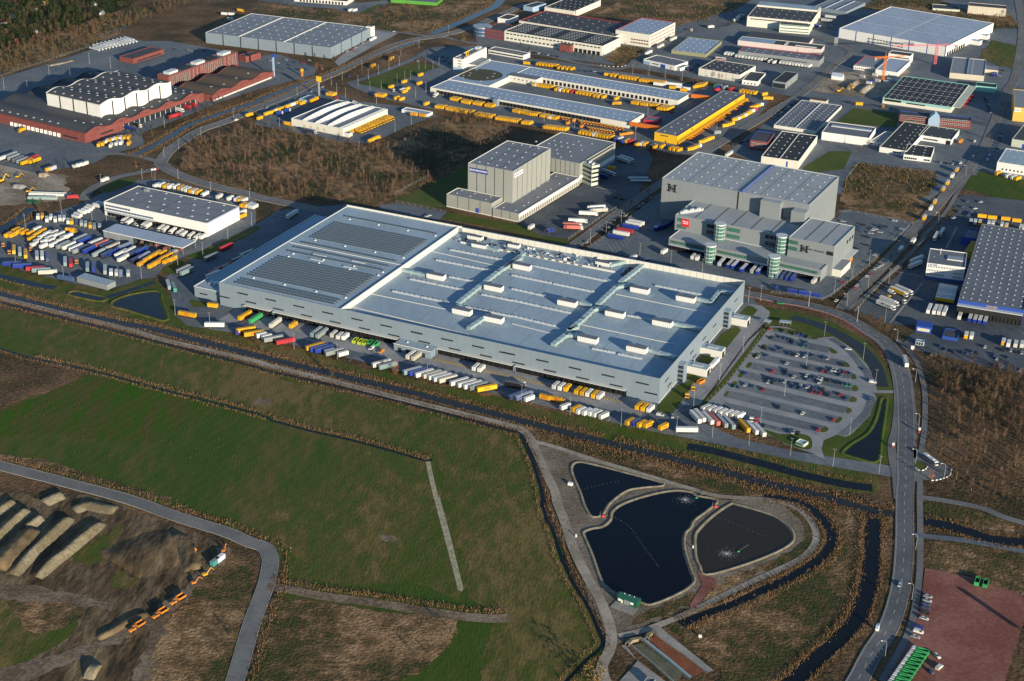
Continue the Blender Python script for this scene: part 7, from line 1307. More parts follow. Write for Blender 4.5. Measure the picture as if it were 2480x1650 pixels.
# tussocks on the rough land
P_ = [keepout(sample(AREAS[k], d, 1.0), w=4.5) for k, d in (('dry_meadow', 0.56), ('dry_left', 0.56), ('dry_small', 0.60), ('pond_meadow', 0.52), ('south_bank', 0.60), ('right_low', 0.70), ('right_small', 0.60), ('pond_grass', 0.60), ('verge', .45), ('dark_scrub', .3))]
p = np.concatenate(P_); stuff('dry_grass', scatter_mesh('dry_grass', GT, p, .28+.42*nrs.rand(len(p)), M_GRASSY), 'tawny tussocks of dry grass on the rough land', 'grass')
P_ = [sample(AREAS[k], d, 1.0) for k, d in (('waste_right', .16), ('waste_top', .06), ('waste_topleft', .06), ('waste_ne', .08), ('slope', .10), ('waste_mid', .15))]
p = np.concatenate(P_); stuff('dry_grass', scatter_mesh('dry_grass', GT, p, 1.0+1.4*nrs.rand(len(p)), M_GRASSY), 'brown weeds on the waste fields between the halls', 'weeds')
p = keepout(sample(AREAS['meadow'], .05, 1.5), ('T1','T2','thin_ditch','R13'), 5); q_ = sample(AREAS['canal_bank'], .10, .8); p = np.concatenate([p, keepout(q_, ('canal','T2'), 7)]); stuff('field_grass', scatter_mesh('field_grass', GT, p, .35+.5*nrs.rand(len(p)), [M_GRASSY[2], M_GRASSY[3], M_GRASSY[1], M_GREEN[3]]), 'short coarse grass on the meadows', 'grass')
# reeds on the banks
def bank(key, off, w, dens, lo=0.0, hi=1.0):
    q = LINES[key]; L = []; n = len(q)
    for i in range(int(n*lo), int(n*hi)-1):
        d = q[i+1]-q[i]; k = max(1, int(d.length*dens*2.6)); dd = d.normalized(); nv = Vector((-dd.y, dd.x, 0))
        for _ in range(k):
            v = q[i]+d*rng.random()+nv*(off+rng.gauss(0, w)); L.append((v.x, v.y))
    return np.array(L)
BK = [bank('canal', 6.2, 1.5, 4.2, 0, .58), bank('canal', 6.5, 2.0, 5, .58, 1), bank('canal', -4.8, .6, 1.2, 0, .55), bank('canal', -6.5, 2.0, 4, .55, 1), bank('thin_ditch', -3.5, .8, 1.0), bank('thin_ditch', 3.2, .7, 1.2), bank('canal_down', -6.2, 1.4, 3.5), bank('canal_down', 5.2, .8, 1.4), bank('moat_pond', 4.6, 1.3, 3.5), bank('moat_pond', -4.6, 1.3, 3), bank('hedge_line', 3.5, 1.2, 2.6, .2, 1), bank('hedge_line', -3, .8, 1.2), bank('hedge_ditch', 3.5, 1.1, 3), bank('canal_east', 6, 1.2, 2.5), bank('canal_east', -6, 1.2, 2), bank('canal_north', 7, 1.6, 2.5), bank('canal_north', -6.5, 1.4, 2), bank('ditch_low', 7, .8, 1), bank('ditch_west', -5, .8, 1), bank('canal_north2', 9, 2, 2), bank('T1', 6.5, 1.4, 3.5), bank('R13', 8, 1.5, 2.0), bank('ditch_site', 6.5, 1.2, 2.0), bank('ditch_site', -6.5, 1.2, 2.0)]
p = np.concatenate(BK); stuff('reeds', scatter_mesh('reeds', GT, p, .42+.6*nrs.rand(len(p)), M_REED+M_REED[:1]+[M_GRASSY[3]], zs=1.0+.6*nrs.rand(len(p))), 'tawny reeds fringing the canal and ditches', 'reeds')
p = keepout(sample(AREAS['south_bank'], .9, .8), ('canal','T3','thin_ditch'), 5); stuff('reeds', scatter_mesh('reeds', GT, p, .4+.5*nrs.rand(len(p)), M_REED+[M_GRASSY[3], M_GRASSY[2]], zs=1.0+.7*nrs.rand(len(p))), 'golden reed belt between canal and pond track', 'reeds')
# woods
wood = AREAS['birch_wood']; p = sample(wood, .065, .4); stuff('birch_scrub', scatter_mesh('birch_scrub', GB, p, .32+.5*nrs.rand(len(p))**1.5, M_TWIG, z0=.0), 'bare birch scrub covering the fenced wood', 'scrub'); p = sample(wood, .05, .8); stuff('undergrowth', scatter_mesh('undergrowth', GT+GS, p, .6+.7*nrs.rand(len(p)), M_GRASSY), 'low brown undergrowth between the birches', 'undergrowth')
rw = AREAS['right_wood']; p = keepout(sample(rw, .12, .3), ('R1','FP1','canal_east','FP2'), 9); stuff('birch_scrub', scatter_mesh('birch_scrub', GB+GS, p, .30+.45*nrs.rand(len(p))**1.4, M_TWIG), 'bare brown scrub beside the main road', 'scrub'); p = keepout(sample(rw, .12, .6), ('R1','FP1','canal_east','FP2'), 7); stuff('undergrowth', scatter_mesh('undergrowth', GT+GS, p, .6+.6*nrs.rand(len(p)), M_GRASSY), 'brown brambles and weeds beside the main road', 'undergrowth')
p = keepout(sample(polyt('32', '1400,250 1560,240 2480,430 2480,1100 2200,900 1900,700 1480,560'), .07, .2), ('R1','FP1'), 8); stuff('thicket', scatter_mesh('thicket', GB+GS, p, .5+.5*nrs.rand(len(p)), [M_TWIG[3], M_TWIG[1], M_GRASSY[3], M_TWIG[0]]), 'dense dark thicket below the terminal car park', 'thicket')
al = polyt('00', '-60,-60 1380,-60 1120,90 640,260 -60,470'); p = sample(al, .028); stuff('treeline', scatter_mesh('treeline', GE+GR+GB[:3], p, .7+.8*nrs.rand(len(p)), M_GREEN+[M_TWIG[1]]), 'dense dark trees of the garden colony', 'trees')
sl = polyt('00', '-60,500 600,260 700,290 900,180 1150,170 1400,60 1700,0 1750,60 1350,200 1150,260 700,470 -60,690'); p = sample(sl, .045, .3); stuff('treeline', scatter_mesh('treeline', GB+GS, p, .7+.5*nrs.rand(len(p)), [M_TWIG[1], M_TWIG[3], M_TWIG[0]]), 'bare brown trees on the slope behind the depot yard', 'trees')
for t_, s_, d_, sc_, lab in (('10', '1100,130 1350,80 1560,130 1420,190 1200,190', .02, .7, 'dark bushes on the waste field at the top'), ('20', '1720,650 2090,705 2080,760 1700,710', .03, .45, 'bare shrubs before the square dark hall'), ('20', '1250,640 1700,700 1720,760 2357,840 2357,870 1700,790 1240,680', .02, .4, 'shrub belt behind the rear depot lane'), ('20', '850,560 1000,430 1180,450 1150,560 1000,610', .02, .5, 'bare thicket beside the red window block'), ('30', '1880,190 2240,150 2330,260 1930,270', .012, .6, 'brown thicket right of the great white hall'), ('30', '370,850 560,690 1040,930 1010,960', .012, .35, 'low brown hedge round the crane yard'), ('10', '640,820 780,760 900,850 1350,960 1200,950 900,880', .02, .4, 'brown hedge below the depot lawn'), ('c', '1390,900 1640,930 1760,840 1600,860 1480,870', .05, .35, 'dark shrubs at the apron corner'), ('31', '760,1420 830,1330 1250,970 1280,980 870,1340 1100,1470 1400,1566 1300,1566', .025, .35, 'brown hedge along the terminal fence'), ('32', '1230,150 1340,170 1420,340 1460,600 1440,900 1400,890 1420,600 1380,400', .02, .3, 'thin shrubs between footpath and road'), ('03', '2160,640 2100,900 1990,1200 1900,1566 1860,1566 1960,1200 2080,850', .03, .35, 'brown shrubs beside the farm road'), ('13', '1640,1060 1760,1060 1640,1330 1400,1500 1200,1600 1150,1566 1500,1330', .06, .4, 'dark thicket in the hollow of the meadow'), ('01', '-60,580 180,470 330,360 560,330 560,430 320,480 -60,640', .03, .35, 'brown bushes between building site and trailer park'), ('00', '1080,1420 1330,1340 2000,1060 2357,900 2357,860 1950,1000 1340,1260 1300,1340', .02, .35, 'brown bushes along the northern ditch'), ('10', '740,690 900,660 1450,500 1480,520 1000,680 880,730', .02, .4, 'brown hedge between road and depot drive'), ('32', '1030,600 1140,620 1160,830 1110,1000 1150,1240 1060,1230 1080,900', .03, .25, 'low dark shrubs on the bank left of the main road'), ('33', '930,220 1080,230 1060,700 960,1000 870,1100 900,1000 920,700', .05, .3, 'dark shrubs on the bank beside the canal')):
    p = sample(polyt(t_, s_), d_); stuff('shrubbery', scatter_mesh('shrubbery', GS+GB[:2], p, sc_*(1.0+1.0*nrs.rand(len(p))), [M_TWIG[0], M_TWIG[1], M_TWIG[3], M_GRASSY[3]]), lab, 'shrubs')
# single trees
def split(T, n0, name, mats, bark):
    V = T.reshape(-1,3); a = mesh_np(name+'_trunk', V[:n0*3], np.arange(n0*3).reshape(-1,3), [bark]) if n0 else None
    b = mesh_np(name+'_crown', V[n0*3:], np.arange(len(V)-n0*3).reshape(-1,3), mats, nrs.randint(len(mats), size=len(T)-n0)); return a, b
def trunkmesh(h, r, bark):
    mb = MB(); mb.cyl((0,0,-.2),(0,0,h),r,r*.4,6); return mb.mesh('trunk', bark)
TP = {}
def tree(name, label, kind, pos, h, group=None):
    if kind not in TP:
        L = []
        for i in range(3):
            rs = np.random.RandomState(200+len(TP)*7+i)
            if kind == 'birch': a, b = split(*geo_bare(rs, 9, 90, .24), 'birch', [M_TWIG[0], M_TWIG[2]], MT['bark_birch'])
            elif kind == 'bare': a, b = split(*geo_bare(rs, 9, 110, .36), 'bare', [M_TWIG[1], M_TWIG[3]], MT['bark'])
            elif kind == 'ever': a, b = trunkmesh(6, .2, MT['bark']), split(*geo_ever(rs, 9, 190, .27), 'ever', M_GREEN[:2], None)[1]
            elif kind == 'leafy': a, b = trunkmesh(5, .28, MT['bark']), split(*geo_ever(rs, 9, 220, .40, False), 'leafy', M_GREEN[1:], None)[1]
            elif kind == 'red': a, b = trunkmesh(7, .2, MT['bark']), split(*geo_ever(rs, 9, 150, .28, False), 'red', [M_WARM[0], M_WARM[2]], None)[1]
            else: a, b = trunkmesh(6, .3, MT['bark']), split(*geo_ever(rs, 9, 260, .42, False), 'willow', [M_WARM[1], M_WARM[1], M_GREEN[3]], None)[1]
            L.append((a, b))
        TP[kind] = L
    a, b = rng.choice(TP[kind]); o = thing(name, label, 'tree', (pos.x, pos.y, .1), rng.random()*6.28, group); s = h/9; o.scale = (s, s, s); obj('trunk', a, o); obj('crown', b, o)
def trees(name, label, kind, t, s, h, group=None):
    q = PTS(t, s)
    for i, v in enumerate(q): tree(name, label if len(q) == 1 else '%s, %s in the row' % (label, ordn(i)), kind, v, h*(.85+.3*rng.random()), group)
for k, (key, n, lab, g) in enumerate((('birch_wood', 70, 'slender leafless birch rising above the scrub of the fenced wood', 'birches in the fenced wood'), ('right_wood', 45, 'leafless birch rising above the scrub by the main road', 'birches by the main road'))):
    p = sample(AREAS[key], .02); p = keepout(p, ('R1','FP1','canal_east','FP2','R4'), 14); nrs.shuffle(p)
    for x, y in p[:n]: tree('birch_tree', lab, 'birch', Vector((x, y, 0)), 5.5+4*rng.random(), g)
p = sample(al, .02); nrs.shuffle(p)
for x, y in p[:45]: tree('garden_tree', 'tall dark tree standing out of the garden colony', rng.choice(['ever', 'leafy', 'bare']), Vector((x, y, 0)), 9+5*rng.random(), 'tall trees of the garden colony')
trees('conifer', 'green conifer by the brick depot', 'ever', '00', '1215,1265 1300,1260 1395,1225 1905,1010 1985,965 2055,945', 8); trees('conifer', 'green conifer beside the blue-grey warehouse', 'ever', '10', '540,560 712,580', 8); trees('maple_tree', 'orange-leaved tree beside the brick office rotunda', 'willow', '10', '1910,385', 9); trees('russet_tree', 'russet bushy tree at the car park of the brick office', 'red', '10', '560,640 610,650', 8); trees('red_leaved_tree', 'slender red-leaved tree at the lower yard edge', 'red', '12', '1285,405', 11); trees('willow_tree', 'golden willow at the bottom edge beside the basins', 'willow', '23', '690,1590', 12); trees('conifer', 'small conifer before the cream block', 'ever', '20', '80,440 158,465 575,520 655,535 740,545', 6)
trees('russet_tree', 'russet tree at the junction by the depot', 'red', '00', '1255,1545', 6); trees('russet_tree', 'pinkish tree in the garden colony slope', 'red', '00', '160,420', 9); trees('bare_tree', 'leafless street tree beside the brick depot front', 'bare', '00', '1680,1100 1830,1050 1580,1130 1240,1320', 7); trees('bare_tree', 'leafless tree in the terminal corner hedge', 'bare', '31', '950,1440 1030,1500 1100,1550', 8); trees('bare_tree', 'leafless tree at the end of the turning place', 'red', '32', '1500,1380', 6); trees('bare_tree', 'leafless tree on the canal bank', 'bare', '12', '60,190 620,350 700,440 1160,350', 6); trees('conifer', 'conifer in the planted corner of the brick depot', 'ever', '00', '340,1560 590,1560 690,1560', 7); trees('leafy_tree', 'dark shrub tree at the top edge by the road', 'leafy', '10', '220,40 300,60', 6)
# garden huts among the trees
for i, (x, y, c) in enumerate(((40, 215, 'brick'), (315, 95, 'brick'), (415, 45, 'wall_lcy'), (110, 170, 'wall_ltblue'), (940, 135, 'wall_ltblue'), (330, 300, 'wall_grey'), (870, 50, 'wall_grey'))):
    g_ = G('00', x, y); o = thing('garden_hut', 'small %s hut among the dark trees, %s counted downwards' % ({'brick': 'red', 'wall_lcy': 'ochre', 'wall_ltblue': 'pale blue', 'wall_grey': 'grey'}[c], ORD[i]), 'hut', g_, .4+i*.3); mb = MB(); mb.box(-4, -2.5, 0, 4, 2.5, 2.6); obj('wall', mb.mesh('wall', MT['offwhite']), o)
    mb = MB(); mb.quad((-4.5,-3,2.5),(4.5,-3,2.5),(4.5,0,4.6),(-4.5,0,4.6)); mb.quad((-4.5,0,4.6),(4.5,0,4.6),(4.5,3,2.5),(-4.5,3,2.5)); mb.tri((4,-2.5,2.6),(4,2.5,2.6),(4,0,4.4)); mb.tri((-4,2.5,2.6),(-4,-2.5,2.6),(-4,0,4.4)); obj('roof', mb.mesh('roof', MT[c]), o)
# ------------------------------------------------------------------ lamps, cranes, mounds, basins, small things
def lampmesh(kind, h):
    mb = MB()
    if kind == 'mast': mb.cyl((0,0,0),(0,0,h),.12,.06,6); p = mb.mesh('pole', MT['pole']); mb = MB(); mb.box(-.9,-.04,h-.1,.9,.04,h+.05); mb.box(-1.0,-.22,h,-.45,.22,h+.16); mb.box(.45,-.22,h,1.0,.22,h+.16); q = mb.mesh('lamp_head', MT['pole'])
    else:
        mb.cyl((0,0,0),(0,0,h*.8),.14,.10,6)
        for a, b in (((0,0,h*.8),(-.3,0,h*.92)), ((-.3,0,h*.92),(-1.0,0,h*.99)), ((-1.0,0,h*.99),(-2.2,0,h))): mb.cyl(a,b,.09,.08,5)
        p = mb.mesh('pole', MT['pole']); mb = MB(); mb.bbox(-3.1,-.22,h-.08,-2.1,.22,h+.14,.06); q = mb.mesh('lamp_head', MT['white'])
    return p, q
LM = {k: lampmesh(k, 12.0 if k == 'mast' else 10.0) for k in ('mast', 'street')}
def lamps(phrase, t, s, kind='mast', h=12.0, rz=None, group='lamp posts'):
    q = PTS(t, s); k = h/(12.0 if kind == 'mast' else 10.0)
    for i, v in enumerate(q):
        o = thing('lamp_post', '%s %s, %s counted along %s' % ('tall grey' if kind == 'mast' else 'curved', 'lamp post', ordn(i), phrase), 'lamp post', v, (rz if rz is not None else -.45), group); o.scale = (k,k,k)
        obj('pole', LM[kind][0], o); obj('lamp_head', LM[kind][1], o)
lamps('the trailer park', '01', '237,590 570,462 985,530 1105,785 150,935 590,1070 1305,1050 1640,945 1870,850 2100,690 2320,570 850,512'); lamps('the left yard', '01', '1615,1385 1935,1507'); lamps('the lower yard edge', '12', '352,177 750,268 1580,462 2005,562'); lamps('the right yard edge', '22', '88,662 535,777 1003,887 1513,955 1843,988 2180,1062'); lamps('the side drive', '22', '1670,725 1910,462 2125,207'); lamps('the car park', 'a', '755,735 547,1020 925,462 1295,670 1407,925 1165,1392 320,1290'); lamps('the gate drive', '32', '205,1158 597,1260 1020,1325')
lamps('the street above the car park', 'a', '775,172 1235,318 1500,320 205,130 320,115'); lamps('the main road', '33', '1245,462 1213,882 985,1372', 'street', 10, 0); lamps('the upper main road', '32', '1357,1230 1383,900 1355,482 1185,112 1620,1365', 'street', 10, 0); lamps('the terminal street', '31', '725,1302 920,1132 1565,540 1820,100', 'street', 10, 0); lamps('the logistics yard', '31', '375,1305 820,1447 930,920 770,1060 1110,1090 610,1170'); lamps('the depot forecourt', '10', '745,865 825,908 1110,962 1470,902 1565,852 1430,1150 1280,1218 840,1302 220,1187 1225,652 1320,608 1130,692 1035,732 940,792', 'mast', 11)
lamps('the depot lawn', '10', '1560,632 1630,642 1685,602 1500,642 1425,727 1370,732 1300,762 1050,835 1155,830', 'mast', 9); lamps('the parcel depot lanes', '20', '1250,1062 295,1122 575,1197 1135,1297 1110,692 1260,702 1410,722 1565,747 1880,1240', 'mast', 11); lamps('the brick depot yard', '00', '455,702 825,592 1020,632 40,822 1515,1172 255,850 650,740'); lamps('the road by the brick depot', '00', '1850,1258 1645,1370 1510,1450 2150,1085', 'street', 10, 2.2); lamps('the street behind the great warehouse', '21', '865,652 1005,542 720,722 1175,852 1460,922 1750,1002'); lamps('the road junction at the top', '10', '1775,310 1500,440 1335,520 975,640 795,740 695,790 380,890', 'mast', 10); lamps('the road behind the trailer park', '01', '1310,130 930,180 1640,130 1940,250 2300,310', 'street', 10, 2.0)
def mpoly(name, q, m, z): p = [M.o+M.ex*x+M.ey*y for x, y in q]; tag(obj(name, fillmesh(name, p, z, m)), kind='structure')
mpoly('dock_apron', [(14,-22),(MW-4,-22),(MW-4,-.2),(14,-.2)], 'pavers', .235)
# flag poles and pylons
def pylon(name, label, t, x, y, h, w, d, m, cap=None, capm=None):
    o = thing(name, label, 'sign', G(t, x, y), -.45); mb = MB(); mb.box(-w/2,-d/2,0,w/2,d/2,h); obj('post', mb.mesh('post', MT[m]), o)
    if cap: mb = MB(); mb.box(-cap/2,-d/2-.3,h-cap,cap/2,d/2+.3,h+.4); obj('sign_box', mb.mesh('sign_box', MT[capm]), o)
pylon('pylon_sign', 'tall yellow-topped pylon sign beside the depot road', '10', 582, 882, 20, 1.6, 1.0, 'pole', 5, 'wall_yellow'); pylon('pylon_sign', 'dark blue lattice pylon beside the brown brick wing', '10', 165, 705, 24, 2.0, 1.2, 'wall_ltblue', 3, 'trim_blue'); pylon('pylon_sign', 'small orange sign column at the brick office car park', '10', 425, 705, 8, 2, 1, 'trim_orange', 2.5, 'wall_yellow')
for i, (x, y, c) in enumerate(((1402, 152, 'pole'), (1437, 147, 'pole'), (1425, 150, 'pole'))):
    o = thing('flag_pole', 'white flag pole behind the cross-dock, %s from the left' % ORD[(0, 2, 1)[i]], 'flag pole', G('01', x, y), .3); obj('pole', LM['mast'][0], o, (0,0,0), 0, (.7,.7,1)); mb = MB(); mb.quad((0,0,10.2),(1.6,.3,10.1),(1.6,.3,11.4),(0,0,11.6)); obj('flag', mb.mesh('flag', MT['sign_red' if i == 1 else 'white']), o)
for i in range(4): pylon('flag_pole', 'thin white pole before the great white hall, %s from the left' % ORD[i], '30', 610+i*9, 420, 10, .25, .25, 'white')
for i, (t, x, y) in enumerate((('32', 1150, 1085), ('32', 1392, 945))): pylon('traffic_pillar', 'red and white traffic pillar on the %s of the main road' % ('left pavement' if i == 0 else 'right footpath'), t, x, y, 3.2, .9, .5, 'trim_red', 1.2, 'white')
pylon('info_board', 'white information board on the terminal corner', '32', 1328, 190, 3.4, .3, .2, 'pole', 2.2, 'white'); pylon('white_box', 'white cabinet at the junction of the main road', '33', 920, 1142, 3.2, 1.6, 1.6, 'white', 1.4, 'wall_ltblue'); pylon('white_box', 'small white cabinet beside the triangular pond', '22', 537, 1428, 1.8, 2.6, 1.6, 'white'); pylon('white_box', 'white box on posts beside the basin path', '23', 1587, 1200, 1.6, 1.4, .8, 'white')
for i, (x, y) in enumerate(((540, 355), (1527, 450))): pylon('marker_post', 'white marker post %s' % ('left of the big pond' if i == 0 else 'between the two round ponds'), '23', x, y, 2.0, .6, .6, 'white')
# the tall signboard whose shadow crosses the red lot
g_ = G('33', 2080, 1100)+Vector((22.1, -36.9, 0)); o = thing('advert_tower', 'tall advertising tower beyond the red lot', 'sign', g_, -.5); mb = MB(); mb.cyl((0,0,0),(0,0,17),.35,.3,8); obj('mast', mb.mesh('mast', MT['steel']), o); mb = MB(); mb.box(-1.5,-.7,9,1.5,.7,17); obj('sign_box', mb.mesh('sign_box', MT['white']), o)
# shelters by the car park
for i, (x0, y0, x1, y1, lab) in enumerate(((350, 310, 410, 322, 'flat-roofed bicycle shelter at the top of the side drive'), (500, 318, 612, 330, 'long bicycle shelter above the big car park'))):
    A, Bq = G('a', x0, y0, 2.5), G('a', x1, y1, 2.5); d = Bq-A; o = thing('shelter', lab, 'shelter', (A.x, A.y, .25), math.atan2(d.y, d.x)); L_ = d.length; mb = MB(); mb.box(0,0,2.4,L_,4,2.7); obj('roof', mb.mesh('roof', MT['roof_white']), o)
    for k in range(4): obj('post', boxmesh('post', .15, .15, 2.4, 'steel'), o, (.3+(L_-.6)*k/3, .3, 0)); obj('post', boxmesh('post', .15, .15, 2.4, 'steel'), o, (.3+(L_-.6)*k/3, 3.7, 0))
# barrier fences
def fence(label, t, s, h=2.0, step=6.0):
    q = PTS(t, s); o = thing('fence', label, 'fence', q[0]); mb = MB(); pm = boxmesh('post', .14, .14, h, 'fence'); k = 0
    for a, b in zip(q[:-1], q[1:]):
        d = b-a; L_ = d.length; n = max(1, int(L_/step)); nv = Vector((-d.y, d.x, 0)).normalized()*.03
        for z0, z1 in ((.3,.36), (h*.5,h*.5+.06), (h-.12,h-.04)): A, Bq = a-q[0], b-q[0]; mb.quad((A.x-nv.x,A.y-nv.y,z0),(Bq.x-nv.x,Bq.y-nv.y,z0),(Bq.x+nv.x,Bq.y+nv.y,z1),(A.x+nv.x,A.y+nv.y,z1))
        for i in range(n): v = a+d*(i/n)-q[0]; obj('post', pm, o, v)
    obj('wires', mb.mesh('wires', MT['fence']), o)
fence('wire fence between the birch wood and the tall store lawn', 'c', '-20,520 330,330 700,130'); fence('wire fence along the small lot behind the great warehouse', 'c', '0,590 480,690'); fence('wire fence beside the tall store apron', 'c', '1640,945 2020,690 2320,520'); fence('wire fence beside the logistics apron', '21', '700,770 860,660 1380,270'); fence('wire fence along the logistics centre street front', '31', '30,1180 500,1245 580,1210 930,930 1310,560'); fence('wire fence along the terminal front', '31', '800,1350 1100,1040 1500,640 1560,570'); fence('guard fence along the side drive hedge', 'a', '395,340 200,640 0,890 -290,1180', 1.8); fence('wire fence round the brown field above the side lot', '31', '660,440 760,430 1330,545 1370,540')
fence('wire fence behind the brick depot yard', '00', '-60,730 450,560 900,410 1100,310'); fence('wire fence beside the waste field on the right', '31', '720,130 830,-10')
# excavators and small machines
def digger(label, t, x, y, ang, s=1.0, c='y'):
    o = thing('excavator', label, 'excavator', G(t, x, y)+Vector((0,0,.2)), ang); s *= .72; o.scale = (s,s,s); mb = MB(); mb.bbox(-2,-1.4,0,2,-.7,.9,.2); mb.bbox(-2,.7,0,2,1.4,.9,.2); obj('tracks', mb.mesh('tracks', MT['tyre']), o)
    mb = MB(); mb.bbox(-2.2,-1.2,1.0,1.2,1.2,2.0,.15); mb.box(.0,.1,2.0,1.2,1.1,3.0,1); obj('cab', mb.mesh('cab', [P(c), MT['glass']]), o)
    mb = MB(); mb.cyl((1.0,-.3,1.6),(3.6,-.3,4.4),.28,.24,6); mb.cyl((3.6,-.3,4.4),(5.8,-.3,1.9),.24,.16,6); obj('boom', mb.mesh('boom', P(c)), o); mb = MB(); mb.box(5.3,-.8,.9,6.2,.2,1.9); obj('bucket', mb.mesh('bucket', MT['dark']), o)
for i, (t, x, y, a, s, c, lab) in enumerate((('03', 1640, 750, .6, 1.1, 'o', 'orange excavator behind the dump truck convoy'), ('03', 1735, 680, .7, 1.2, 'y', 'yellow excavator near the site compound'), ('03', 1890, 475, 1.4, 1.0, 'o', 'orange excavator at the site entrance'), ('03', 1645, 470, -1.2, 1.1, 'o', 'orange excavator on the churned soil'), ('01', 165, 120, .3, 1.3, 'y', 'yellow excavator in the middle of the demolition site'), ('01', 265, 255, .2, 1.4, 'y', 'yellow excavator beside the steel girders'), ('01', 15, 160, 1.0, 2.0, 'y', 'large yellow machine at the edge of the demolition site'), ('30', 650, 850, .2, 1.6, 'y', 'yellow excavator on the crane yard'), ('30', 770, 820, 2.0, 1.6, 'y', 'yellow excavator on the crane yard rubble heap'))): digger(lab, t, x, y, a, s, c)
def beam(label, t, a, b, w, h, m, z=.3):
    A, Bq = G(t, *a), G(t, *b); d = Bq-A; o = thing('girder', label, 'girder', (A.x, A.y, z), math.atan2(d.y, d.x)); mb = MB(); L_ = d.length; mb.box(0,-w/2,0,L_,-w/2+.4,h); mb.box(0,w/2-.4,0,L_,w/2,h); obj('flange', mb.mesh('flange', MT[m]), o); mb = MB()
    for k in range(int(L_/3)): mb.box(k*3+1,-w/2+.4,.2,k*3+1.4,w/2-.4,h-.3)
    obj('web', mb.mesh('web', MT[m]), o)
beam('long pale steel girder at the demolition site', '01', (270,275), (610,285), 3.5, 2.2, 'steel_pale'); beam('second pale girder below the long one', '01', (260,312), (530,318), 3.0, 2.0, 'duct'); beam('green girder at the demolition site', '01', (258,350), (365,352), 3.0, 1.6, 'hut_green')
# tower cranes
def crane(name, label, t, base, top, jl, jr, ang, m):
    g_ = G(t, *base); h = hgt(t, base, top); o = thing(name, label, 'crane', g_, ang); mb = MB(); n = int(h/3); w = 1.1
    for sx in (-w, w):
        for sy in (-w, w): mb.box(sx-.2, sy-.2, 0, sx+.2, sy+.2, h)
    for k in range(n):
        for sy in (-w, w): mb.cyl((-w,sy,k*3),(w,sy,k*3+3),.12,n=4); mb.cyl((sy,-w,k*3),(sy,w,k*3+3),.12,n=4)
    obj('mast', mb.mesh('mast', MT[m]), o); mb = MB()
    for y, z in ((-.7,h),(.7,h),(0,h+1.6)): mb.cyl((-jl,y,z),(jr,y,z if z == h else h+.6),.22,n=5)
    k = -jl
    while k < jr-3: mb.cyl((k,-.7,h),(k+1.5,0,h+1.5),.1,n=4); mb.cyl((k+1.5,0,h+1.5),(k+3,.7,h),.1,n=4); k += 3
    obj('jib', mb.mesh('jib', MT[m]), o); mb = MB(); mb.box(-jl,-1,h-2.5,-jl+2.5,1,h-.1); obj('counterweight', mb.mesh('counterweight', MT['concrete']), o); mb = MB(); mb.cyl((0,0,h),(0,0,h+6),.5,.15,6); obj('apex', mb.mesh('apex', MT[m]), o)
crane('tower_crane', 'orange tower crane standing in the crane yard', '30', (1055,755), (1075,530), 14, 24, R(20), 'trim_orange')
mat('crane_pink', (.55,.12,.16), .5); crane('tower_crane', 'red and white crane with long pink jib before the great white hall', '30', (1535,600), (1560,420), 24, 52, R(188), 'crane_pink')
for i, (x, y, c) in enumerate(((640, 700, 'w'), (940, 750, 'b'), (985, 690, 'w'), (1100, 690, 'a'), (930, 765, 'w'), (1090, 755, 'a'), (1120, 735, 'w'), (1180, 745, 's'), (870, 705, 's'), (1010, 745, 's'))): VP('on the crane yard, number %s of the stacked cabins' % ORD[i], '30', 'X', '%d,%d,%s' % (x, y, c), '45,10', 'cabins on the crane yard')
mb = MB(); w, d, h = 12, 8, 4; mb.box(-w/2,-d/2,0,w/2,d/2,h); me = mb.mesh('wall', MT['white']); o = thing('marquee', 'white gabled marquee tent on the crane yard', 'tent', G('30', 640, 730), -.45); obj('wall', me, o); mb = MB(); mb.quad((-w/2-.3,-d/2-.3,h),(w/2+.3,-d/2-.3,h),(w/2+.3,0,h+3),(-w/2-.3,0,h+3)); mb.quad((-w/2-.3,0,h+3),(w/2+.3,0,h+3),(w/2+.3,d/2+.3,h),(-w/2-.3,d/2+.3,h)); mb.tri((w/2,-d/2,h),(w/2,d/2,h),(w/2,0,h+2.9)); mb.tri((-w/2,d/2,h),(-w/2,-d/2,h),(-w/2,0,h+2.9)); obj('roof', mb.mesh('roof', MT['roof_white']), o)
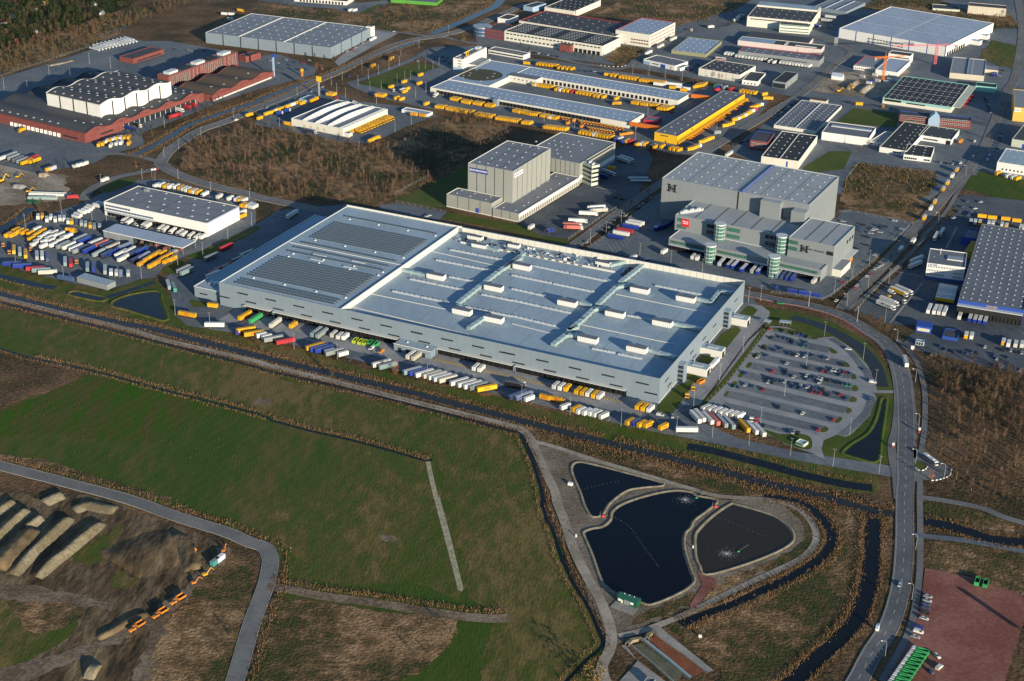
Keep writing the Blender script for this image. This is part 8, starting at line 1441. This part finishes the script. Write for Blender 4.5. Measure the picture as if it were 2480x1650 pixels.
# sand ridges and heaps
def ridge(name, label, t, s, w, h, m, sm=8, m2=None):
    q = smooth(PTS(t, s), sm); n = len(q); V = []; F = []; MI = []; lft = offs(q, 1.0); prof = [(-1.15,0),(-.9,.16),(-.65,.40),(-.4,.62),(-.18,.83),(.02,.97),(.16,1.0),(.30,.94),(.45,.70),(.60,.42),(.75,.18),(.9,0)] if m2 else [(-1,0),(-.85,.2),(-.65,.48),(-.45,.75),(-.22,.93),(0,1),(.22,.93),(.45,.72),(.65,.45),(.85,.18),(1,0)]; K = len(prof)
    wob = [rng.gauss(0, .022) for _ in range(n+4)]
    for i, c in enumerate(q):
        e = min(1, (.12+min(i, n-1-i)/(.18*n))); e = e*(2-e); nv = (lft[i]-c); e *= 1+.5*(wob[i]+wob[i+1]+wob[i+2])
        for u, z in prof: v = c+nv*(u*w*(.75+.25*min(1, e))+rng.gauss(0, .04)*w*.3); V.append((v.x, v.y, z*h*e*(1+rng.gauss(0, .03))+.06 if z else .03))
    for i in range(n-1):
        for k in range(K-1): F.append((i*K+k, (i+1)*K+k, (i+1)*K+k+1, i*K+k+1)); MI.append(1 if m2 and k < 5 else 0)  # shade painted in: the slope away from the sun takes the darker m2
    me = bpy.data.meshes.new(name); me.from_pydata(V, [], F); me.materials.append(MT[m])
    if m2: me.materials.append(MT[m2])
    me.polygons.foreach_set('material_index', MI); me.polygons.foreach_set('use_smooth', [True]*len(F)); me.update(); me.flip_normals(); tag(obj(name, me), label, 'mound')
ridge('sand_ridge', 'longest pale sand ridge, nearest the churned soil', '03', '850,235 700,360 560,480 440,570 300,700', 5.5, 3.4, 'sand', 8, 'soil'); ridge('sand_ridge', 'middle pale sand ridge with a dark shaded trench beside it', '03', '580,195 470,300 330,430 220,540 100,680', 5.5, 3.6, 'sand', 8, 'soil'); ridge('sand_ridge', 'sand ridge cut by the left edge of the picture', '03', '230,130 120,220 0,330 -80,400', 5.5, 3.6, 'sand', 8, 'soil'); ridge('sand_ridge', 'short stub of a sand ridge between two longer ones', '03', '345,195 270,250 215,290', 5, 3.2, 'sand', 8, 'soil'); ridge('sand_ridge', 'uppermost sand ridge at the left edge', '03', '110,60 30,110 -80,180', 5.5, 3, 'sand', 8, 'soil')  # sand colours the lit slopes, darker soil paints the shade on the others
ridge('soil_bank', 'dark soil bank below the left edge of the sand ridges', '03', '280,300 180,420 60,540 -40,630', 9, 4.5, 'soil'); ridge('sand_heap', 'rough sand heap beside the farm road', '03', '620,130 740,90 860,110 980,130', 5, 2.2, 'sand'); ridge('sand_heap', 'ochre sand heap at the road bend above the ridges', '03', '370,70 450,30 530,0', 5, 2.5, 'sand'); ridge('soil_bank', 'churned dark soil bank beside the compound', '03', '1480,340 1560,440 1620,560 1640,640', 6, 3, 'soil'); ridge('sand_heap', 'round sand heap near the bottom edge', '03', '745,1480 790,1490 835,1495', 6, 3.0, 'sand', 6); ridge('soil_bank', 'low soil bank along the haul track', '03', '820,1210 950,1150 1100,1060 1250,1000', 3, 1.6, 'soil')
ridge('soil_heap', 'broad dark churned soil heap beside the excavators', '03', '1000,600 1120,540 1250,490 1380,450 1500,430', 20, 2.2, 'soil'); ridge('rubble_heap', 'pale rubble heap on the demolition site', '01', '350,105 400,100 440,110', 4, 3, 'building_site', 3); ridge('rubble_heap', 'grey rubble heap at the far side of the demolition site', '01', '110,205 170,200 230,215', 5, 2.5, 'concrete', 3); ridge('rubble_heap', 'brown rubble row on the crane yard', '30', '850,860 900,820 960,790', 5, 3, 'building_site', 3); ridge('rubble_heap', 'rubble heap between the excavators of the crane yard', '30', '720,830 780,790 820,750', 4, 3.5, 'building_site', 3); ridge('rubble_heap', 'stone heaps in a line behind the depot yard', '00', '450,610 560,590 680,560', 2.5, 1.5, 'building_site', 4)
# settling basins at the bottom
area('basin_path', 'concrete', .38, '23', '915,1270 960,1265 1050,1390 1330,1600 1280,1640 900,1580 1000,1470 1060,1400'); area('basin_path', 'concrete', .39, '23', '1170,1110 1240,1105 1300,1160 1700,1480 1640,1505 1210,1170'); area('basin_water', 'water_red', .35, '23', '1145,1215 1215,1190 1625,1490 1515,1545'); area('basin_water', 'water_green', .35, '23', '1010,1275 1090,1250 1450,1510 1370,1600 1330,1570')
def wall_line(name, label, t, s, w, h, m): ridge_ = PTS(t, s); o = None; mb = MB(); q = ridge_; a = offs(q, w/2); b = offs(q, -w/2)
def lowwall(t, s, w, h, m, label):
    q = PTS(t, s); a, b = offs(q, w/2), offs(q, -w/2); mb = MB()
    for i in range(len(q)-1): mb.quad((a[i].x,a[i].y,h),(b[i].x,b[i].y,h),(b[i+1].x,b[i+1].y,h),(a[i+1].x,a[i+1].y,h)); mb.quad((b[i].x,b[i].y,0),(b[i+1].x,b[i+1].y,0),(b[i+1].x,b[i+1].y,h),(b[i].x,b[i].y,h)); mb.quad((a[i+1].x,a[i+1].y,0),(a[i].x,a[i].y,0),(a[i].x,a[i].y,h),(a[i+1].x,a[i+1].y,h))
    tag(obj('basin_wall', mb.mesh('basin_wall', MT[m])), label, 'wall')
lowwall('23', '1105,1225 1300,1380 1510,1555', 1.2, 1.4, 'duct', 'steel walkway wall between the red and green basins'); lowwall('23', '970,1270 1010,1235 1080,1220 1110,1250', 2.0, 1.5, 'sand', 'curved sand-coloured end wall of the green basin'); lowwall('23', '1135,1230 1150,1190 1205,1160 1215,1190', 2.0, 1.5, 'sand', 'curved sand-coloured end wall of the red basin'); lowwall('23', '1215,1185 1420,1330 1640,1500', .6, 1.2, 'concrete', 'right side wall of the red basin'); lowwall('23', '1005,1275 1180,1420 1370,1590', .6, 1.2, 'concrete', 'left side wall of the green basin')
b2 = B('pump_house', 'small flat-roofed pump house at the bottom edge by the basins', '23', (1115,1560), (1185,1585), (1215,1550), h=3.2, wall='wall_grey', roof='roof_mid', cat='hut')
# pond furniture: floats, aerators and foam
def floats(label, t, s):
    q = smooth(PTS(t, s), 6); mb = MB(); k = 0
    for a, b in zip(q[:-1], q[1:]):
        d = b-a; n = max(1, int(d.length/2.4))
        for i in range(n): v = a+d*(i/n); mb.box(v.x-.2, v.y-.12, .15, v.x+.2, v.y+.12, .3)
    tag(obj('float_line', mb.mesh('float_line', MT['roof_mid'])), label, 'float line')
floats('dotted float line across the big middle pond', '23', '860,185 990,265 1080,390 1160,500 1240,610'); floats('dotted float line across the brown pond', '23', '1720,185 1900,250 2140,355'); floats('long dotted float line along the triangular pond', '22', '620,1475 800,1430 1000,1390')
for i, (t, x, y) in enumerate((('23', 1500, 40), ('23', 1850, 495))):
    c = G(t, x, y); mb = MB()
    for k in range(330):
        a, r = rng.random()*6.28, abs(rng.gauss(0, 2.2)); px, py = c.x-2.5+r*math.cos(a)*1.5, c.y+r*math.sin(a)*1.5; e = .05+.12*rng.random()*math.exp(-r*.15); mb.quad((px-e,py-e*.5,.23),(px+e,py-e*.5,.23),(px+e*.7,py+e,.24),(px-e*.8,py+e,.23))
    tag(obj('foam', mb.mesh('foam', MT['white'])), 'white foam thrown up by the aerator of the %s pond' % ('middle' if i == 0 else 'brown'), 'foam', None, 'stuff')
    v = c+Vector((4, 2, .2)); o = thing('aerator', 'small green aerator float on the %s pond' % ('middle' if i == 0 else 'brown'), 'aerator', v, .4); mb = MB(); mb.bbox(-.8,-.35,0,.8,.35,.4,.1); obj('float', mb.mesh('float', P('f')), o); mb = MB(); mb.cyl((0,0,.4),(8,3,.9),.06,n=4); obj('arm', mb.mesh('arm', MT['steel']), o)
for i, (x, y) in enumerate(((742, 185), (1690, 105))):
    o = thing('pond_lamp', 'small lamp and pump beside the %s' % ('triangular pond' if i == 0 else 'middle pond'), 'lamp', G('23', x, y), .2); obj('pole', LM['mast'][0], o, (0,0,0), 0, (.6,.6,.33)); mb = MB(); mb.box(1,-.6,0,3,.6,1.2); obj('pump', mb.mesh('pump', MT['trim_red']), o)
# white edge stones of the turning places
k_ = boxmesh('edge_stone', 1.5, .4, .5, 'white')
def stones(label, t, s, step=2.6):
    q = smooth(PTS(t, s), 6); o = thing('edge_stones', label, 'kerb', q[0]); acc = 0
    for a, b in zip(q[:-1], q[1:]):
        d = b-a; L_ = d.length
        while acc < L_: v = a+d*(acc/L_)-q[0]; obj('stone', k_, o, (v.x, v.y, .3), math.atan2(d.y, d.x)); acc += step
        acc -= L_
stones('white edge stones round the outer turning place', '32', '1690,1290 1675,1340 1630,1365 1560,1385 1500,1390'); stones('white edge stones round the small traffic island', '32', '1360,1275 1390,1295 1440,1292 1468,1262'); stones('white edge stones at the bend by the rear depot lane', '20', '820,605 900,618 1000,618 1060,605', 5)
# parked cars and street trees of the upper district
for ph, t, ln, cs, dd in (('the lot beside the turquoise wing', '30', '2000,900 2060,1040', 'vkvksvkxvs', '45,8'), ('the lane below the ochre hall', '30', '2150,1230 2100,1390', 'vsvkvvks', '40,8'), ('the lot beside the white blue pavilion', '20', '1640,640 1725,585', 'vvsvmvks', '40,8'), ('the forecourt of the brick blue office', '20', '2040,1330 2170,1290', 'vkvksv', '15,-25'), ('the kerb below the white workshop', '30', '1560,1490 1740,1515', 'vskvsk', '20,-28'), ('the lot right of the great white hall', '30', '1990,385 2060,372', 'kvsv', '30,-16'), ('the yard before the cream block', '20', '120,470 420,520', 'vskwvsvk', '25,-16'), ('the kerb behind the rear depot lane', '20', '640,655 760,660', 'vkvks', '45,6'), ('the lane left of the twin roof hall', '30', '60,1090 250,940', 'vksvskv', '40,-28'), ('the yard behind the white office hall', '30', '560,255 610,225', 'bsv', '45,8'), ('the yard beside the beige hall', '30', '2130,700 2160,650', 'svk', '45,8')):
    VR(ph, t, 'C', ln, cs, dd, 'cars in the upper district')
for lab, t, q, h in (('along the terminal street', '31', '1000,1015 1130,880 1290,705 1420,565 1540,410 1650,280', 5), ('along the right-hand street', '30', '2030,1290 2090,1140 2150,990 2210,850 2250,740', 7), ('behind the logistics apron', '21', '960,475 1100,375 1250,275', 5), ('along the depot drive', '10', '980,690 1080,650 1180,610 1280,570 1380,530', 6), ('behind the rear depot lane', '20', '1250,702 1400,718 1550,742 1700,765 1850,790', 6), ('along the crane yard road', '30', '590,640 510,710 430,780 350,845', 6), ('behind the white workshop', '30', '820,1420 880,1390 930,1350', 7), ('beside the twin roof hall', '30', '760,990 790,975', 6), ('along the brown field', '20', '2010,240 2060,215 2110,180', 6)): trees('bare_tree', 'leafless tree '+lab, 'bare', t, q, h, 'street trees')
